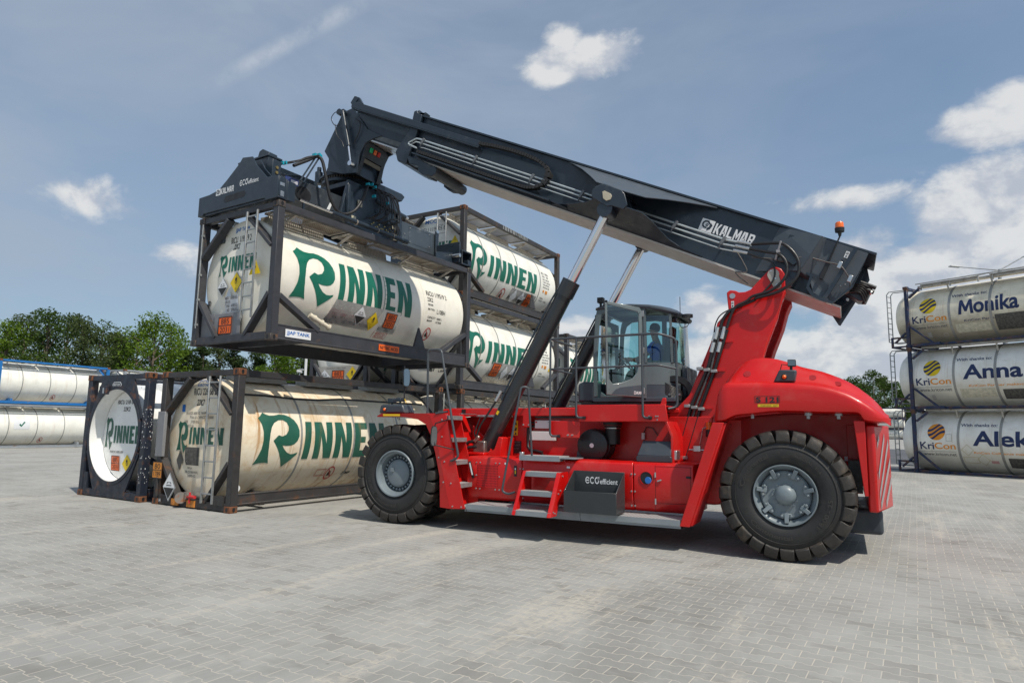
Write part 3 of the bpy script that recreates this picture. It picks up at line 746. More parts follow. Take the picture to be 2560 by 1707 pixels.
# --- the lifted tank
LZ = 3.0804
rt, sh, SF, EF = container('cream tank container hanging in the air from the dark spreader', 'tank container', (-2.3778,-.5836,LZ), .0926, group='green lettered tank containers', rings=(1.52,2.98,4.30), ladder=(-.86,-.56))
rinnen(ART(), .46, 3.84, 1.50, .80, 1.86, .97, 1.77).build('lettering', GREEN, sh, SF, .006, (None,.05), label='big green lettering')
letter(sh, SF, BLKINK, [('RICU 119519 2',4.40,5.18,1.60,1.72),('22K2',4.41,4.62,1.46,1.56),('RID/ADR',4.43,4.62,1.36,1.41),('IMO TYPE 4',4.43,4.68,1.25,1.30),('L10BH',4.76,5.08,1.20,1.31),('CAPACITY  18500 L',4.44,4.98,1.06,1.11),('MAWP        4.0 BAR',4.44,4.98,.98,1.03)])
no_fork(sh, SF, 4.60, .70, .15)
mp = ART().poly([(1.60,1.02),(1.44,.56),(2.72,.54),(2.98,1.02)]).build('mirror_panel', ALUP, sh, SF, .008, (None,.06), label='polished bare metal panel')
ART().rect(2.98,3.52,.56,1.03).build('plate_holder', STEEL, sh, SF, .008, (None,.06))
corr_placard(sh, SF, 2.33, .80, .17, .19, .018, plate=False); oxid_placard(sh, SF, 2.74, .74, .17, .19, .018, plate=False)
hazard_plate(sh, SF, 3.08, 3.42, .66, .98, '885', '2031', off=.016)
letter(sh, SF, REDINK, [('EMERGENCY PULL',2.98,3.32,.505,.54),('CABLE TO CLOSE',2.98,3.30,.46,.495)])
ART().frame(2.94,3.36,.44,.56,.008).build('label_border', REDINK, sh, SF, .005, (None,.06))
def railf(u, v, off): return (-.019+off, u, v)
o_ = ART().rect(.33,.92,.09,.235).build('name_plate', WHITEP, rt, railf, .004); letter(o_, railf, BLUEI, [('JJAP TANK',.36,.89,.125,.205)], off=.008, bold=.03)
o_ = ART().rect(2.76,3.40,.10,.235).build('name_plate', ORNG, rt, railf, .004, label='orange strip naming the load'); letter(o_, railf, BLKINK, [('NITRIC ACID',2.80,3.36,.13,.205)], off=.008)
q = MB(); q.tube([(-.16,.98,.60),(-.10,1.18,.50),(-.06,1.42,.40)], [.055,.045,.040], 12); 
for k in (.2,.55,.9): q.cyl((-.16+.10*k,.98+.44*k,.60-.20*k),(-.16+.10*k+.008,.98+.44*k+.03,.60-.20*k-.014),.062)
q.build('document_tube', mat('cream_plastic',(.62,.56,.44),.5), rt, smooth=50)
# near end of the lifted tank
a = ART(); rinnen(a, -1.93, -.74, -1.60, 1.33, 1.80, 1.42, 1.72); a.build('lettering', GREEN, sh, EF, .006, (.08,.08))
letter(sh, EF, BLUEI, [('JJAP TANK',-1.48,-1.03,2.20,2.30)], (.1,.1), bold=.02)
letter(sh, EF, BLKINK, [('RICU  119519 2',-1.60,-.98,2.00,2.13),('22K2',-1.47,-1.27,1.86,1.98)], (.1,.1))
o_ = ART().rect(-1.60,-1.17,.62,.94).build('data_plate', mat('pale_sticker',(.60,.61,.64),.5), sh, EF, .02)
letter(o_, EF, GREYINK, [('MAX.   36000 KG',-1.58,-1.19,.87,.93),('GROSS',-1.58,-1.42,.80,.85),('TARE    4040 KG',-1.57,-1.19,.72,.78),('NET   31960 KG',-1.55,-1.19,.64,.70)], (.1,.1), off=.024)
def holder(u, v, off): return (u, .10-off, v)
corr_placard(rt, holder, -1.64, 1.12, .155, .18); oxid_placard(rt, holder, -1.23, 1.18, .175, .20)
ho = MB(); ho.box(-1.83,-1.02,.085,.10,.13,.60); ho_ = ho.build('plate_holder', mat('holder_grey',(.20,.20,.21),.5,var=.1), rt, bevel=.004, seg=1)
hazard_plate(rt, holder, -1.66, -1.25, .19, .53, '885', '2031', off=.03)
hv_sign(rt, holder, -.62, 1.40, .17, .06)
MB().add([(-1.50,.08,.92),(-1.34,.08,.92),(-1.42,.08,1.10)],[(0,1,2)]).build('placard', STEEL, rt)
ART().disc(-2.16,.86,.055).build('badge', STEEL, sh, EF, .01)
q = MB(); q.cyl((-2.28,-.012,.35),(-2.28,-.012,2.45),.014,n=8); 
for z in (.4,.9,1.4,2.2): q.box(-2.31,-2.25,-.02,.02,z,z+.04)
q.build('locking_bar', GALV, rt)
q = MB(); q.box(-2.06,-1.80,.14,.36,2.05,2.35); q.build('control_box', DARK2, rt, bevel=.01)
q = MB(); q.box(-2.26,-1.86,.10,.12,.16,.62); q.build('step_panel', mat('holder_grey',(.20,.20,.21)), rt)

# --- rust streaked tank on the ground
rt, sh, SF, EF = container('rust streaked cream tank container standing on the pavers beside the front wheel', 'tank container', (-3.1098,-.5782,0), .0846, fm=FRAMER, cm=CASTR, tm=T_RUSTY, group='green lettered tank containers', side_brace=False, brail=(.13,.33), rings=(1.58,3.03,4.45), ladder=(-.82,-.50), lad_z=(.13,2.46), walk=False, spill=False)
rinnen(ART(), .53, 3.98, 1.52, .76, 1.80, .90, 1.64).build('lettering', GREENW, sh, SF, .006, (None,.05), label='big weathered green lettering')
for a_, b_ in ((.25,1.6),(2.2,3.9)):
    pass
q = MB(); q.tube([(XC+(1.165)*math.cos(th), y, 1.3+1.165*math.sin(th)) for y, th in ((.2,.72),(.45,.80),(.9,.80),(1.6,.76),(2.2,.76),(2.9,.82),(5.7,.80))], .02, 6); q.build('conduit', BLACK, rt, smooth=50)
q = MB()
for y0, y1 in ((.5,1.7),(2.2,3.6),(4.1,5.2)):
    q = MB(); q.prism([(-1.1,2.42),(-.72,2.40),(-.80,2.50),(-1.1,2.52)], lambda u,v,t: (u,t,v), y0, y1)
    q.build('valve_box', CLAD, rt, bevel=.01)
no_fork(sh, SF, 2.60, .57, .145)
ART().frame(2.20,2.46,.52,.66,.010).build('label_border', REDINK, sh, SF, .005, (None,.06))
letter(sh, SF, BLKINK, [('22K2',4.02,4.22,1.82,1.93),('RID/ADR  L4BN',4.30,4.72,1.83,1.89),('T14',4.5,4.6,1.72,1.78),('ZIMP',2.95,3.2,.52,.58)])
a = ART(); rinnen(a, -2.05, -.56, -1.62, 1.00, 1.62, 1.18, 1.50); a.build('lettering', GREENW, sh, EF, .006, (.08,.08))
letter(sh, EF, BLKINK, [('RICU 226768 2',-1.60,-.90,2.12,2.26),('22K2',-1.46,-1.22,1.92,2.04)], (.1,.1))
letter(sh, EF, GREYINK, [('MAX.GROSS 36000 KG  MAWP',-1.80,-1.10,1.745,1.80),('79366 LB  CAPACITY   20000',-1.62,-.86,1.665,1.72),('TARE    3700 KG',-1.84,-1.30,1.58,1.635),('8157 LB',-1.66,-1.46,1.50,1.555),('MPGM',-1.62,-1.44,.70,.74),('TRK DE RAILWAYS',-1.72,-1.26,.62,.67),('36000 KG',-1.62,-1.36,.55,.60)], (.1,.1), bold=.0)
letter(sh, EF, BLUEI, [('CRYOTAINR',-1.50,-1.08,2.36,2.42),('EUROTANK',-1.50,-1.08,2.29,2.34)], (.1,.1))
ART().rect(-1.68,-1.22,.78,1.12).build('sticker_remains', INK_SOOT, sh, EF, .007, (.08,.08), label='scraped off sticker remains')
ART().rect(-1.95,-1.85,1.80,1.94).build('badge', BLUEI, sh, EF, .008, (.08,.08))
ART().diamond(-1.88,.86,.11,.20).build('placard', mat('dark_worn_placard',(.07,.07,.065),.7,var=.3), sh, EF, .02, (.08,.08), label='worn dark diamond placard')
q = MB(); q.box(-2.42,-2.18,-.035,.03,.92,1.80); q.build('document_box', mat('holder_grey',(.20,.20,.21)), rt, bevel=.01)
def holder(u, v, off): return (u, -.02-off, v)
hazard_plate(rt, holder, -2.45, -2.13, .50, .82, '80', '1789', m=ORNGD)
q = MB(); q.cyl((-2.28,-.01,.16),(-2.28,-.01,.52),.03,n=8); q.build('plate_post', FRAMER, rt)
corr_placard(rt, holder, -1.84, .36, .19, .25, .02)
q = MB(); q.cyl((-1.52,.02,.19),(-1.40,-.06,.19),.085); q.cyl((-1.40,-.06,.19),(-1.38,-.07,.19),.105); q.box(-1.36,-1.30,-.03,.05,.12,.30); q.cyl((-1.24,.0,.24),(-1.18,.0,.24),.05)
q.build('outlet_valve', mat('corroded_valve',(.26,.24,.22),.6,metal=.4,var=.3,dirt=(.30,.10,.03),dirt_amt=.5,dscale=12), rt, smooth=40)
q = MB(); q.cyl((-1.25,-.02,.22),(-1.02,-.02,.22),.030,n=10); q.cyl((-1.18,-.02,.10),(-1.18,-.02,.30),.020,n=10); q.build('valve_handle', REDINK, rt, smooth=40)
q = MB(); q.box(-1.78,-1.55,-.012,.02,.03,.15); q.box(-1.28,-1.05,-.012,.02,.03,.15); q.build('orange_step', mat('worn_orange_paint',(.55,.20,.03),.6,var=.3,dirt=(.10,.05,.03),dirt_amt=.3), rt)
ART().disc(-.10,.0,.0001) 
def sdf(u, v, off): return (-.30+off, u, v)
ART().disc(.18,.42,.09,.07).build('dial', WHITEP, rt, lambda u,v,o: (-.13+o,u,v), .01)
ART().disc(-2.22,.72,.07).build('gauge', STEEL, sh, EF, .02, (.08,.08))
q = MB(); q.box(-2.25,-1.9,.0,.10,.16,.20); q.build('end_gusset', FRAMER, rt); q = MB(); q.box(-.5,-.2,-.01,.12,.12,.28); q.build('end_gusset', FRAMER, rt)
letter(rt, lambda u,v,o: (u,-.0-o,v), WHITEP, [('H',-2.20,-2.15,.06,.12)])

# --- white tank with a deep round collar
rt, sh, SF, EF = container('white tank container with deep round end collar in a flaking navy frame', 'tank container', (-5.8673,-.416,0), .0846, fm=FRAMEB, cm=CASTR, tm=T_WHITE, group='green lettered tank containers', end='collar', side_brace=True, brail=(.03,.25), rings=(1.3,3.0,4.4), ladder=None, walk=False, spill=False)
a = ART(); rinnen(a, -2.03, -.58, -1.68, 0.97, 1.68, 1.13, 1.50); a.build('lettering', GREENW, sh, EF, .006, (.08,.08))
letter(sh, EF, BLKINK, [('RICU 218 006-8',-1.62,-.78,1.96,2.05),('22K2',-1.34,-1.08,1.81,1.90),('PLEASE PUT LABELS HERE',-1.76,-1.20,.93,.965)], (.1,.1))
ART().rect(-1.76,-1.20,.915,.920).build('lettering', BLKINK, sh, EF, .006, (.1,.1))
hazard_plate(sh, EF, -1.66, -1.32, .54, .86, '885', '2031', off=.012)
oxid_placard(sh, EF, -1.02, .70, .19, .20, plate=False)
hv_sign(sh, EF, -.66, 1.92, .12)
def cf(u, v, off): return (u, .012-off, v)
o_ = ART().poly([(-1.42,2.36),(-1.36,2.42),(-1.10,2.42),(-1.04,2.36),(-1.10,2.30),(-1.36,2.30)]).build('maker_plate', WHITEP, rt, cf, .004); ART().poly([(-1.40,2.36),(-1.35,2.405),(-1.11,2.405),(-1.06,2.36),(-1.11,2.315),(-1.35,2.315)]).build('plate_face', FRAMEB, o_, cf, .008)
letter(o_, cf, WHITEP, [('WELFIT ODDY',-1.37,-1.09,2.335,2.385)], off=.012, bold=.03)
q = MB(); q.box(-1.80,-1.52,-.06,.01,2.16,2.34); q.build('document_box', FRAMEB, rt, bevel=.006); 
ART().rect(-1.66,-1.60,2.18,2.30).build('reflector', STEEL, rt, lambda u,v,o: (u,-.06-o,v), .003)
q = MB(); random.seed(5)
for i in range(34):
    z = .35+1.5*random.random(); y = -.001+.0; x = -.15+.13*random.random(); w_ = .004+.010*random.random(); h_ = .006+.022*random.random()
    q.box(x, x+w_, .006, .0095, z, z+h_)
    yy = .02+.13*random.random(); q.box(-.0105, -.0065, yy, yy+w_, z, z+h_)
tag(q.build('bare_paint_chips', WHITEP, rt), kind='stuff')
q = MB(); q.box(-2.40,-2.12,.02,.30,.16,.50); q.build('step_panel', FRAMEB, rt)

# --- stacks behind the machine
def midtank(label, lv, x, y, yaw, idn, side='RINNEN', gap=True, endtxt=None, plac=None, mcc=False, low=False, **kw):
    rt, sh, SF, EF = container(label, 'tank container', (x, y, lv*CH), yaw, fm=FRAMER if lv != 1 else FRAME, cm=CASTR if lv != 1 else CAST, tm=T_MID, group='green lettered tank containers', rings=(1.12,2.12,3.14,4.70), brail=(-.0+.03,.26), **kw)
    if side:
        a = ART(); rinnen(a, .42, 4.45, 1.32, .66, 1.72, .86, 1.50); a.build('lettering', GREEN, sh, SF, .006, (None,.06), label='big green lettering')
    letter(sh, SF, GREYINK, [('RICU  '+idn,4.85,5.35,1.62,1.70),('22K2   TBB',4.86,5.30,1.52,1.58),('IMPACT APPROVED',4.88,5.36,1.42,1.47),('TC IMPACT APPROVED',4.88,5.42,1.33,1.38),('TANK APPROVED',4.88,5.36,1.24,1.29),('MAWP BAR 1000',4.90,5.36,1.15,1.20),('NOMINAL',4.86,5.1,.78,.83),('CAPACITY  18 000 L',4.86,5.40,.70,.75)])
    ART().rect(4.92,5.02,1.00,1.08).rect(5.10,5.26,.98,1.08).build('stickers', ORNGD, sh, SF, .008, (None,.06))
    a = ART(); rinnen(a, -1.95, -.42, -1.55, 1.25, 1.75, 1.34, 1.66); a.build('lettering', GREEN, sh, EF, .006, (.1,.1))
    return rt, sh, SF, EF
SX, SY, SYW = -2.5509, 6.2231, .0604
rt, sh, SF, EF = midtank('bottom tank container of the three high stack behind the machine', 0, SX+.04, SY, SYW, '119502 1', ladder=(-.86,-.56))
rt, sh, SF, EF = midtank('middle tank container of the three high stack with orange 668 over 1809 plate', 1, SX, SY-.02, SYW, '119507 1', ladder=None)
ART().poly([(1.72,.34),(1.90,.92),(3.55,.92),(3.40,.20),(1.80,.20)]).rect(3.0,3.05,.2,.3).build('plate_holder', STEEL, sh, SF, .008, (None,.06))
hazard_plate(sh, SF, 1.95, 2.40, .52, .90, '668', '1809', off=.016); corr_placard(sh, SF, 2.72, .66, .17, .22, .018, plate=False, plain=True); corr_placard(sh, SF, 3.16, .66, .17, .22, .018, plate=False)
letter(sh, EF, BLKINK, [('667',-1.26,-.98,.52,.66),('BAR',-.88,-.66,.60,.66),('LBF',-.88,-.66,.50,.55)], (.1,.1), bold=.03)
ART().rect(-1.9,-1.35,.72,.98).build('data_plate', STEEL, sh, EF, .01, (.1,.1))
hv_sign(sh, SF, 5.55, 1.02, .13)
rt, sh, SF, EF = midtank('top tank container of the three high stack against the sky', 2, SX, SY, SYW, '119505 8', ladder=(-.92,-.62), lad_z=(.44,2.46))
ART().rect(3.02,4.62,.30,.80).build('plate_holder', STEEL, sh, SF, .008, (None,.06))
no_fork(sh, SF, 2.62, .52, .19)
corr_placard(sh, SF, 3.28, .58, .17, .22, .018, plate=False, plain=True); corr_placard(sh, SF, 3.76, .58, .17, .22, .018, plate=False); hazard_plate(sh, SF, 4.02, 4.42, .42, .80, '668', '1809', off=.016)
letter(sh, SF, GREYINK, [('PLEASE PUT LABELS HERE',2.95,4.2,.86,.90)])
letter(sh, EF, BLUEI, [('MCC',-1.52,-1.10,2.26,2.38)], (.1,.1), bold=.05)
letter(sh, EF, BLKINK, [('RICU 119505 8',-1.72,-.78,2.02,2.14),('22K2',-1.45,-.98,1.84,1.95)], (.1,.1), bold=0)
hv_sign(sh, EF, -.44, 1.66, .15)
q = MB()
random.seed(3)
for i in range(16):
    y = 2.1+i*.10+random.random()*.04; q.box(-.0185,-.0165,y,y+.03+.03*random.random(),CH-.15+.02*random.random(),CH-.02)
tag(q.build('scraped_paint', CLAD, rt), kind='stuff')
DX = -5.95
rt, sh, SF, EF = midtank('bottom tank container of the shorter stack hidden behind the rust streaked tank', 0, DX, 6.45, SYW, '119500 2', ladder=None, low=True)
rt, sh, SF, EF = midtank('upper tank container of the shorter stack seen under the lifted tank', 1, DX, 6.45, SYW, '119511 0', ladder=None)
def holder(u, v, off): return (u, .09-off, v)
ho = MB(); ho.prism([(-2.15,.78),(-2.25,.30),(-1.9,.16),(-.8,.16),(-.50,.40),(-.45,.80)], lambda a,b,t: (a,t,b), .09, .105); ho.build('plate_holder', mat('pale_holder',(.42,.40,.36),.5,var=.1), rt)
letter(rt, holder, BLKINK, [('PLEASE PUT LABELS HERE',-1.75,-.95,.71,.745)], off=.006, bold=0)
corr_placard(rt, holder, -1.82, .47, .24, .22, .016, plate=False); oxid_placard(rt, holder, -.66, .52, .24, .24, .016, plate=False); hazard_plate(rt, holder, -1.50, -1.00, .26, .66, '885', '2031', off=.016)
EX, EY = -2.62, 14.10
for lv, lab in ((0, 'bottom tank container of the far stack seen behind the cab'), (1, 'upper tank container of the far stack seen through the cab glass')):
    rt, sh, SF, EF = midtank(lab, lv, EX, EY, SYW, '119520 %d' % lv, ladder=(-.92,-.62))

# --- stack on the right edge
KYAW = PI/2+.5123
def kritank(lv, name1, sub, subm, tm, label):
    rt = thing('tank_container', label, 'tank container', (9.2921, 23.0656, lv*CH), -KYAW, 'navy framed tank containers')
    H, L2, r, zc = CH, 8.4, 1.235, 1.30
    fr = MB()
    for y in (-.13, 6.1):
        for x in (-.03, -CW-.09): fr.box(x, x+.12, y+.03, y+.16, .118, H-.118)
        for z in (.02, H-.13): fr.box(-CW+.18, -.18, y+.03, y+.15, z, z+.11)
        for x in (-.07, -CW-.10):
            fr.box(x, x+.175, y-.002, y+.18, 0, .118); fr.box(x, x+.175, y-.002, y+.18, H-.118, H)
        for x in (.03, -CW-.03):
            fr.bar((x, y+.2, .85), (x, y+1.05, .10), .07, .11, (1,0,0))
            fr.box(x-.05, x+.05, y+.2, y+1.3, .01, .12)
            fr.bar((x, y+.2, H-.5), (x, y+.65, H-.14), .08, .10, (1,0,0))
            fr.bar((x, y, .62), (x, y-.45, .22), .07, .09, (1,0,0)) if y < 0 else None
    for x in (-.14, -CW+.04): fr.box(x, x+.10, .2, 6.1, .02, .10)
    fr.box(-.10,-.02,-.78,0,.02,.09); fr.box(-.10,-.02,-.78,-.70,.09,.48); fr.box(-.10,-.02,-.70,-.1,.41,.48)
    fr.box(-CW,-.03,-.78,-.70,.02,.09)
    fr.build('frame', NAVYF, rt, bevel=.008, seg=1)
    prof = [(-.82,0),(-.80,.45),(-.74,.75),(-.62,1.0),(-.46,1.14),(-.30,1.21),(-.14,r)]
    s = MB(); s.lathe(prof+[(L2-.7,r),(L2-.4,1.0),(L2-.2,.5),(L2-.18,0)], (XC,0,zc), (0,1,0), 72); sh = s.build('barrel', tm, rt, smooth=30)
    for y in (1.55, 2.98, 4.40, 5.9):
        q = MB(); q.lathe([(y-.045,r+.001),(y-.045,r+.010),(y+.045,r+.010),(y+.045,r+.001)], (XC,0,zc), (0,1,0), 72); q.build('band', CLAD, sh, smooth=30)
    fn = side_fn(zc, r)
    wk = MB(); wk.box(-.72,-.20,.35,7.6,H-.045,H-.02); wk.box(-.20,-.17,.35,7.6,H-.085,H-.01)
    for y in (1.45,3.0,4.5,6.): wk.bar((-.25,y,H-.06),(-.42,y,H-.40),.05,.05)
    wk.build('walkway', WALK, rt, bevel=.004, seg=1)
    if lv == 2:
        q = MB(); 
        for a, b in ((.5,2.6),(3.0,6.5)): q.box(-.60,-.10,a,b,H+.0,H+.03)
        for y in (.5,1.6,2.6,3.1,4.3,5.5): q.bar((-.15,y,H-.2),(-.15,y,H+.03),.05,.05)
        q.box(-.13,-.09,.3,7,H+.05,H+.09); q.build('top_rail', WALK, rt)
    ladder_mb(-.52,-.18,.30,2.42,-.92,9,w=.035).build('ladder', GALV, rt, bevel=.004, seg=1)
    q = MB()
    for x in (-.52,-.18): q.tube([(x,-.92,2.42),(x,-.84,2.52),(x,-.30,2.50),(x,.05,2.48)], .02, 6); q.tube([(x,-.92,.32),(x,-.70,.25),(x,-.2,.25)], .02, 6)
    q.build('ladder_bracket', GALV, rt, smooth=50)
    # striped ball emblem
    cx, cz, ra, rb = .76, 1.66, .325, .325
    em = ART().disc(cx, cz, ra, rb, 40).build('emblem', KORNG if lv == 0 else DYEL, sh, fn, .006, (None,.06), label='yellow and navy striped ball emblem')
    def wave(z): return 0.10*math.sin((z-cx)/ra*2.6)
    a = ART()
    for c0 in (.66, .10, -.46):
        up, lo = [], []
        for i in range(41):
            u = -1+2*i/40; lim = math.sqrt(max(0, 1-u*u))
            t1 = c0+.50*u+.14*math.sin(u*3.0)+.15; t0 = t1-.30
            t1 = max(-lim, min(lim, t1)); t0 = max(-lim, min(lim, t0))
            up.append((cx+u*ra, cz+t1*rb)); lo.append((cx+u*ra, cz+t0*rb))
        for i in range(40): 
            if up[i][1]-lo[i][1] > 1e-4 or up[i+1][1]-lo[i+1][1] > 1e-4: a.poly([lo[i],lo[i+1],up[i+1],up[i]])
    a.build('stripes', NAVY, em, fn, .010, (None,.06))
    letter(sh, fn, NAVY, [('Kri',.14,.66,.97,1.26)], bold=.015, off=.008)
    letter(sh, fn, KORNG, [('Con',.68,1.44,.99,1.24)], bold=.015, off=.008)
    ART().rect(.14,1.44,.885,.895).build('rule', GREYINK, sh, fn, .006, (None,.06))
    letter(sh, fn, GREYINK, [('www.kricon.net',.22,1.42,.72,.85)], bold=.01)
    letter(sh, fn, NAVY, [('With thanks to:',1.62,2.86,1.88,2.00)], bold=.02)
    u1 = {0: 4.25, 1: 3.86, 2: 3.92}[lv]
    if lv == 2:
        a = ART().text('onika', 2.42, u1, 1.14, 1.76, 1.026)
        a.poly([(1.88,1.14),(1.99,1.14),(2.02,1.50),(2.11,1.24),(2.19,1.24),(2.28,1.50),(2.31,1.14),(2.42,1.14),(2.37,1.68),(2.34,1.72),(2.28,1.72),(2.25,1.68),(2.15,1.42),(2.05,1.68),(2.02,1.72),(1.96,1.72),(1.93,1.68)])
        a.build('lettering', NAVY, sh, fn, .006, (None,.08), label='big rounded navy name')
    else: letter(sh, fn, NAVY, [(name1, 2.05 if lv == 0 else 1.88, u1, 1.14, 1.72)], bold=1.026, off=.006, label='big rounded navy name')
    letter(sh, fn, subm, [(sub, 2.05, 4.95, .82, .93)], bold=.015)
    if lv == 2: 
        ART().rect(3.10,5.4,.42,1.0).build('bare_panel', INK_SOOT, sh, fn, .007, (None,.06), label='grimy bare metal panel')
    else:
        ART().rect(3.14,5.0,.36,.72).build('bare_panel', INK_SOOT, sh, fn, .007, (None,.06), label='dark bare metal panel')
    if lv == 0:
        a = ART(); 
        for dx, dz in ((1.84,.98),(2.32,.62)): a.poly([(dx-.22,dz),(dx,dz-.22),(dx+.22,dz),(dx+.2,dz),(dx,dz-.20),(dx-.2,dz)]); a.poly([(dx-.22,dz),(dx,dz+.22),(dx+.22,dz),(dx+.2,dz),(dx,dz+.20),(dx-.2,dz)])
        a.frame(1.64,2.16,.48,.72,.015).build('sticker_outlines', mat('faded_yellow_line',(.55,.46,.25),.6), sh, fn, .005, (None,.06))
        ART().frame(1.12,1.32,1.30,1.58,.008).build('label_border', GREYINK, sh, fn, .005, (None,.06))
        ART().rect(2.55,2.80,.50,.60).build('sticker', mat('pale_red_label',(.55,.30,.28),.6), sh, fn, .006, (None,.06))
    else:
        ART().rect(.60,.74,.38,.58).frame(1.18,1.34,.38,.50,.012).build('sticker', mat('faint_label',(.52,.50,.46),.6), sh, fn, .006, (None,.06))
        ART().rect(1.7,2.9,.45,.78).build('glue_remains', mat('old_glue',(.58,.54,.42),.6,var=.25,vscale=9), sh, fn, .005, (None,.06), label='yellowed glue remains')
    return rt
kritank(0, 'Aleks', 'KriCon Colleague making the difference', KORNG, T_KRI, 'white tank with faint placard outlines, lowest in the stack of navy framed tanks')
kritank(1, 'Anna', 'KriCon Partner making the difference', KORNG, T_KRI, 'white tank with a short navy name, middle in the stack of navy framed tanks')
kritank(2, 'Monika', 'KriCon Partner making the difference', NAVY, T_DIRTY, 'grimy brownish tank on top of the stack of navy framed tanks')

# --- stacks at the left edge and beyond
def bluetank(label, lv, x, y, yaw, fm, green=None, low=True, z0=0.0, tick=False, H=2.438, rings=(1.3,2.75,4.2), band=False):
    rt, sh, SF, EF = container(label, 'tank container', (x, y, z0+lv*H), yaw, fm=fm, cm=CASTR, tm=T_MID, group='blue railed tank containers', H=H, rings=rings, ladder=None, r=1.09, low=True, brail=(.03,.17), trail=(.08,.10), spill=False, side_brace=(fm is BLUEF and lv == 0), grate=False)
    no_fork(sh, SF, 3.1, .45, .15)
    return rt, sh, SF, EF
LX, LY, LYW = -34.17, 10.1, 0.0
rt, sh, SF, EF = bluetank('white tank at the left edge under the blue railed one', 0, LX+.1, LY-.5, LYW, GREYF)
o_ = ART().rect(1.55,2.35,1.05,1.60).build('sticker', WHITEP, sh, SF, .006, (None,.1)); ART().poly([(1.80,1.30),(1.92,1.18),(2.12,1.44),(2.05,1.47),(1.92,1.28),(1.86,1.36)]).build('tick', GREEN, o_, SF, .012, (None,.1))
rt, sh, SF, EF = bluetank('white tank with bright blue rails on top of the left edge stack', 1, LX, LY, LYW, BLUEF)
rt, sh, SF, EF = bluetank('bottom white tank behind the collared tank', 0, -34.2, 17.1, 0.0, GREYF)
rt, sh, SF, EF = bluetank('grey railed white tank on top, behind the collared tank', 1, -34.2, 17.1, 0.0, GREYF)
ART().rect(.6,5.4,1.0,1.9).build('green_panel', WHITEP, sh, SF, .005, (None,.1)); letter(sh, SF, GREEN, [('NIGHTS',1.0,5.0,1.15,1.75)], bold=.03)
rt, sh, SF, EF = bluetank('bottom tank beyond the rust streaked tank', 0, -34.2, 23.6, 0.0, GREYF)
rt, sh, SF, EF = bluetank('upper tank beyond the rust streaked tank', 1, -34.2, 23.6, 0.0, GREYF)

# --- far tanks on the right, three high
names = ['lowest', 'middle', 'topmost']
for j, (fx, fy) in enumerate(((13.4, 176.0), (22.5, 179.5))):
    for k in range(3):
        rt, sh, SF, EF = container('%s far off-white tank of the %s distant stack beyond the fender' % (names[k], ('left', 'right')[j]), 'tank container', (fx, fy, k*2.55), R_(108), fm=NAVYF, cm=NAVYF, tm=T_MID, group='distant tank containers', H=2.50, rings=(), ladder=None, r=1.0, low=True, brail=(.0,.16), spill=False, side_brace=False, walk=False)
        letter(sh, SF, GREYINK, [('TANKCON', 2.2, 4.4, 1.2, 1.6)])

# ------------------------------------------------------------------ reach stacker (x runs from nose to tail, near side at y = 0)
TO = (3.0, 2.07, 0.0)
TR = thing('reach_stacker', 'large red reach stacker with slate boom lifting a tank container', 'reach stacker', TO, origin=TO)
YC = 2.07
def YF(y): return 2*YC-y

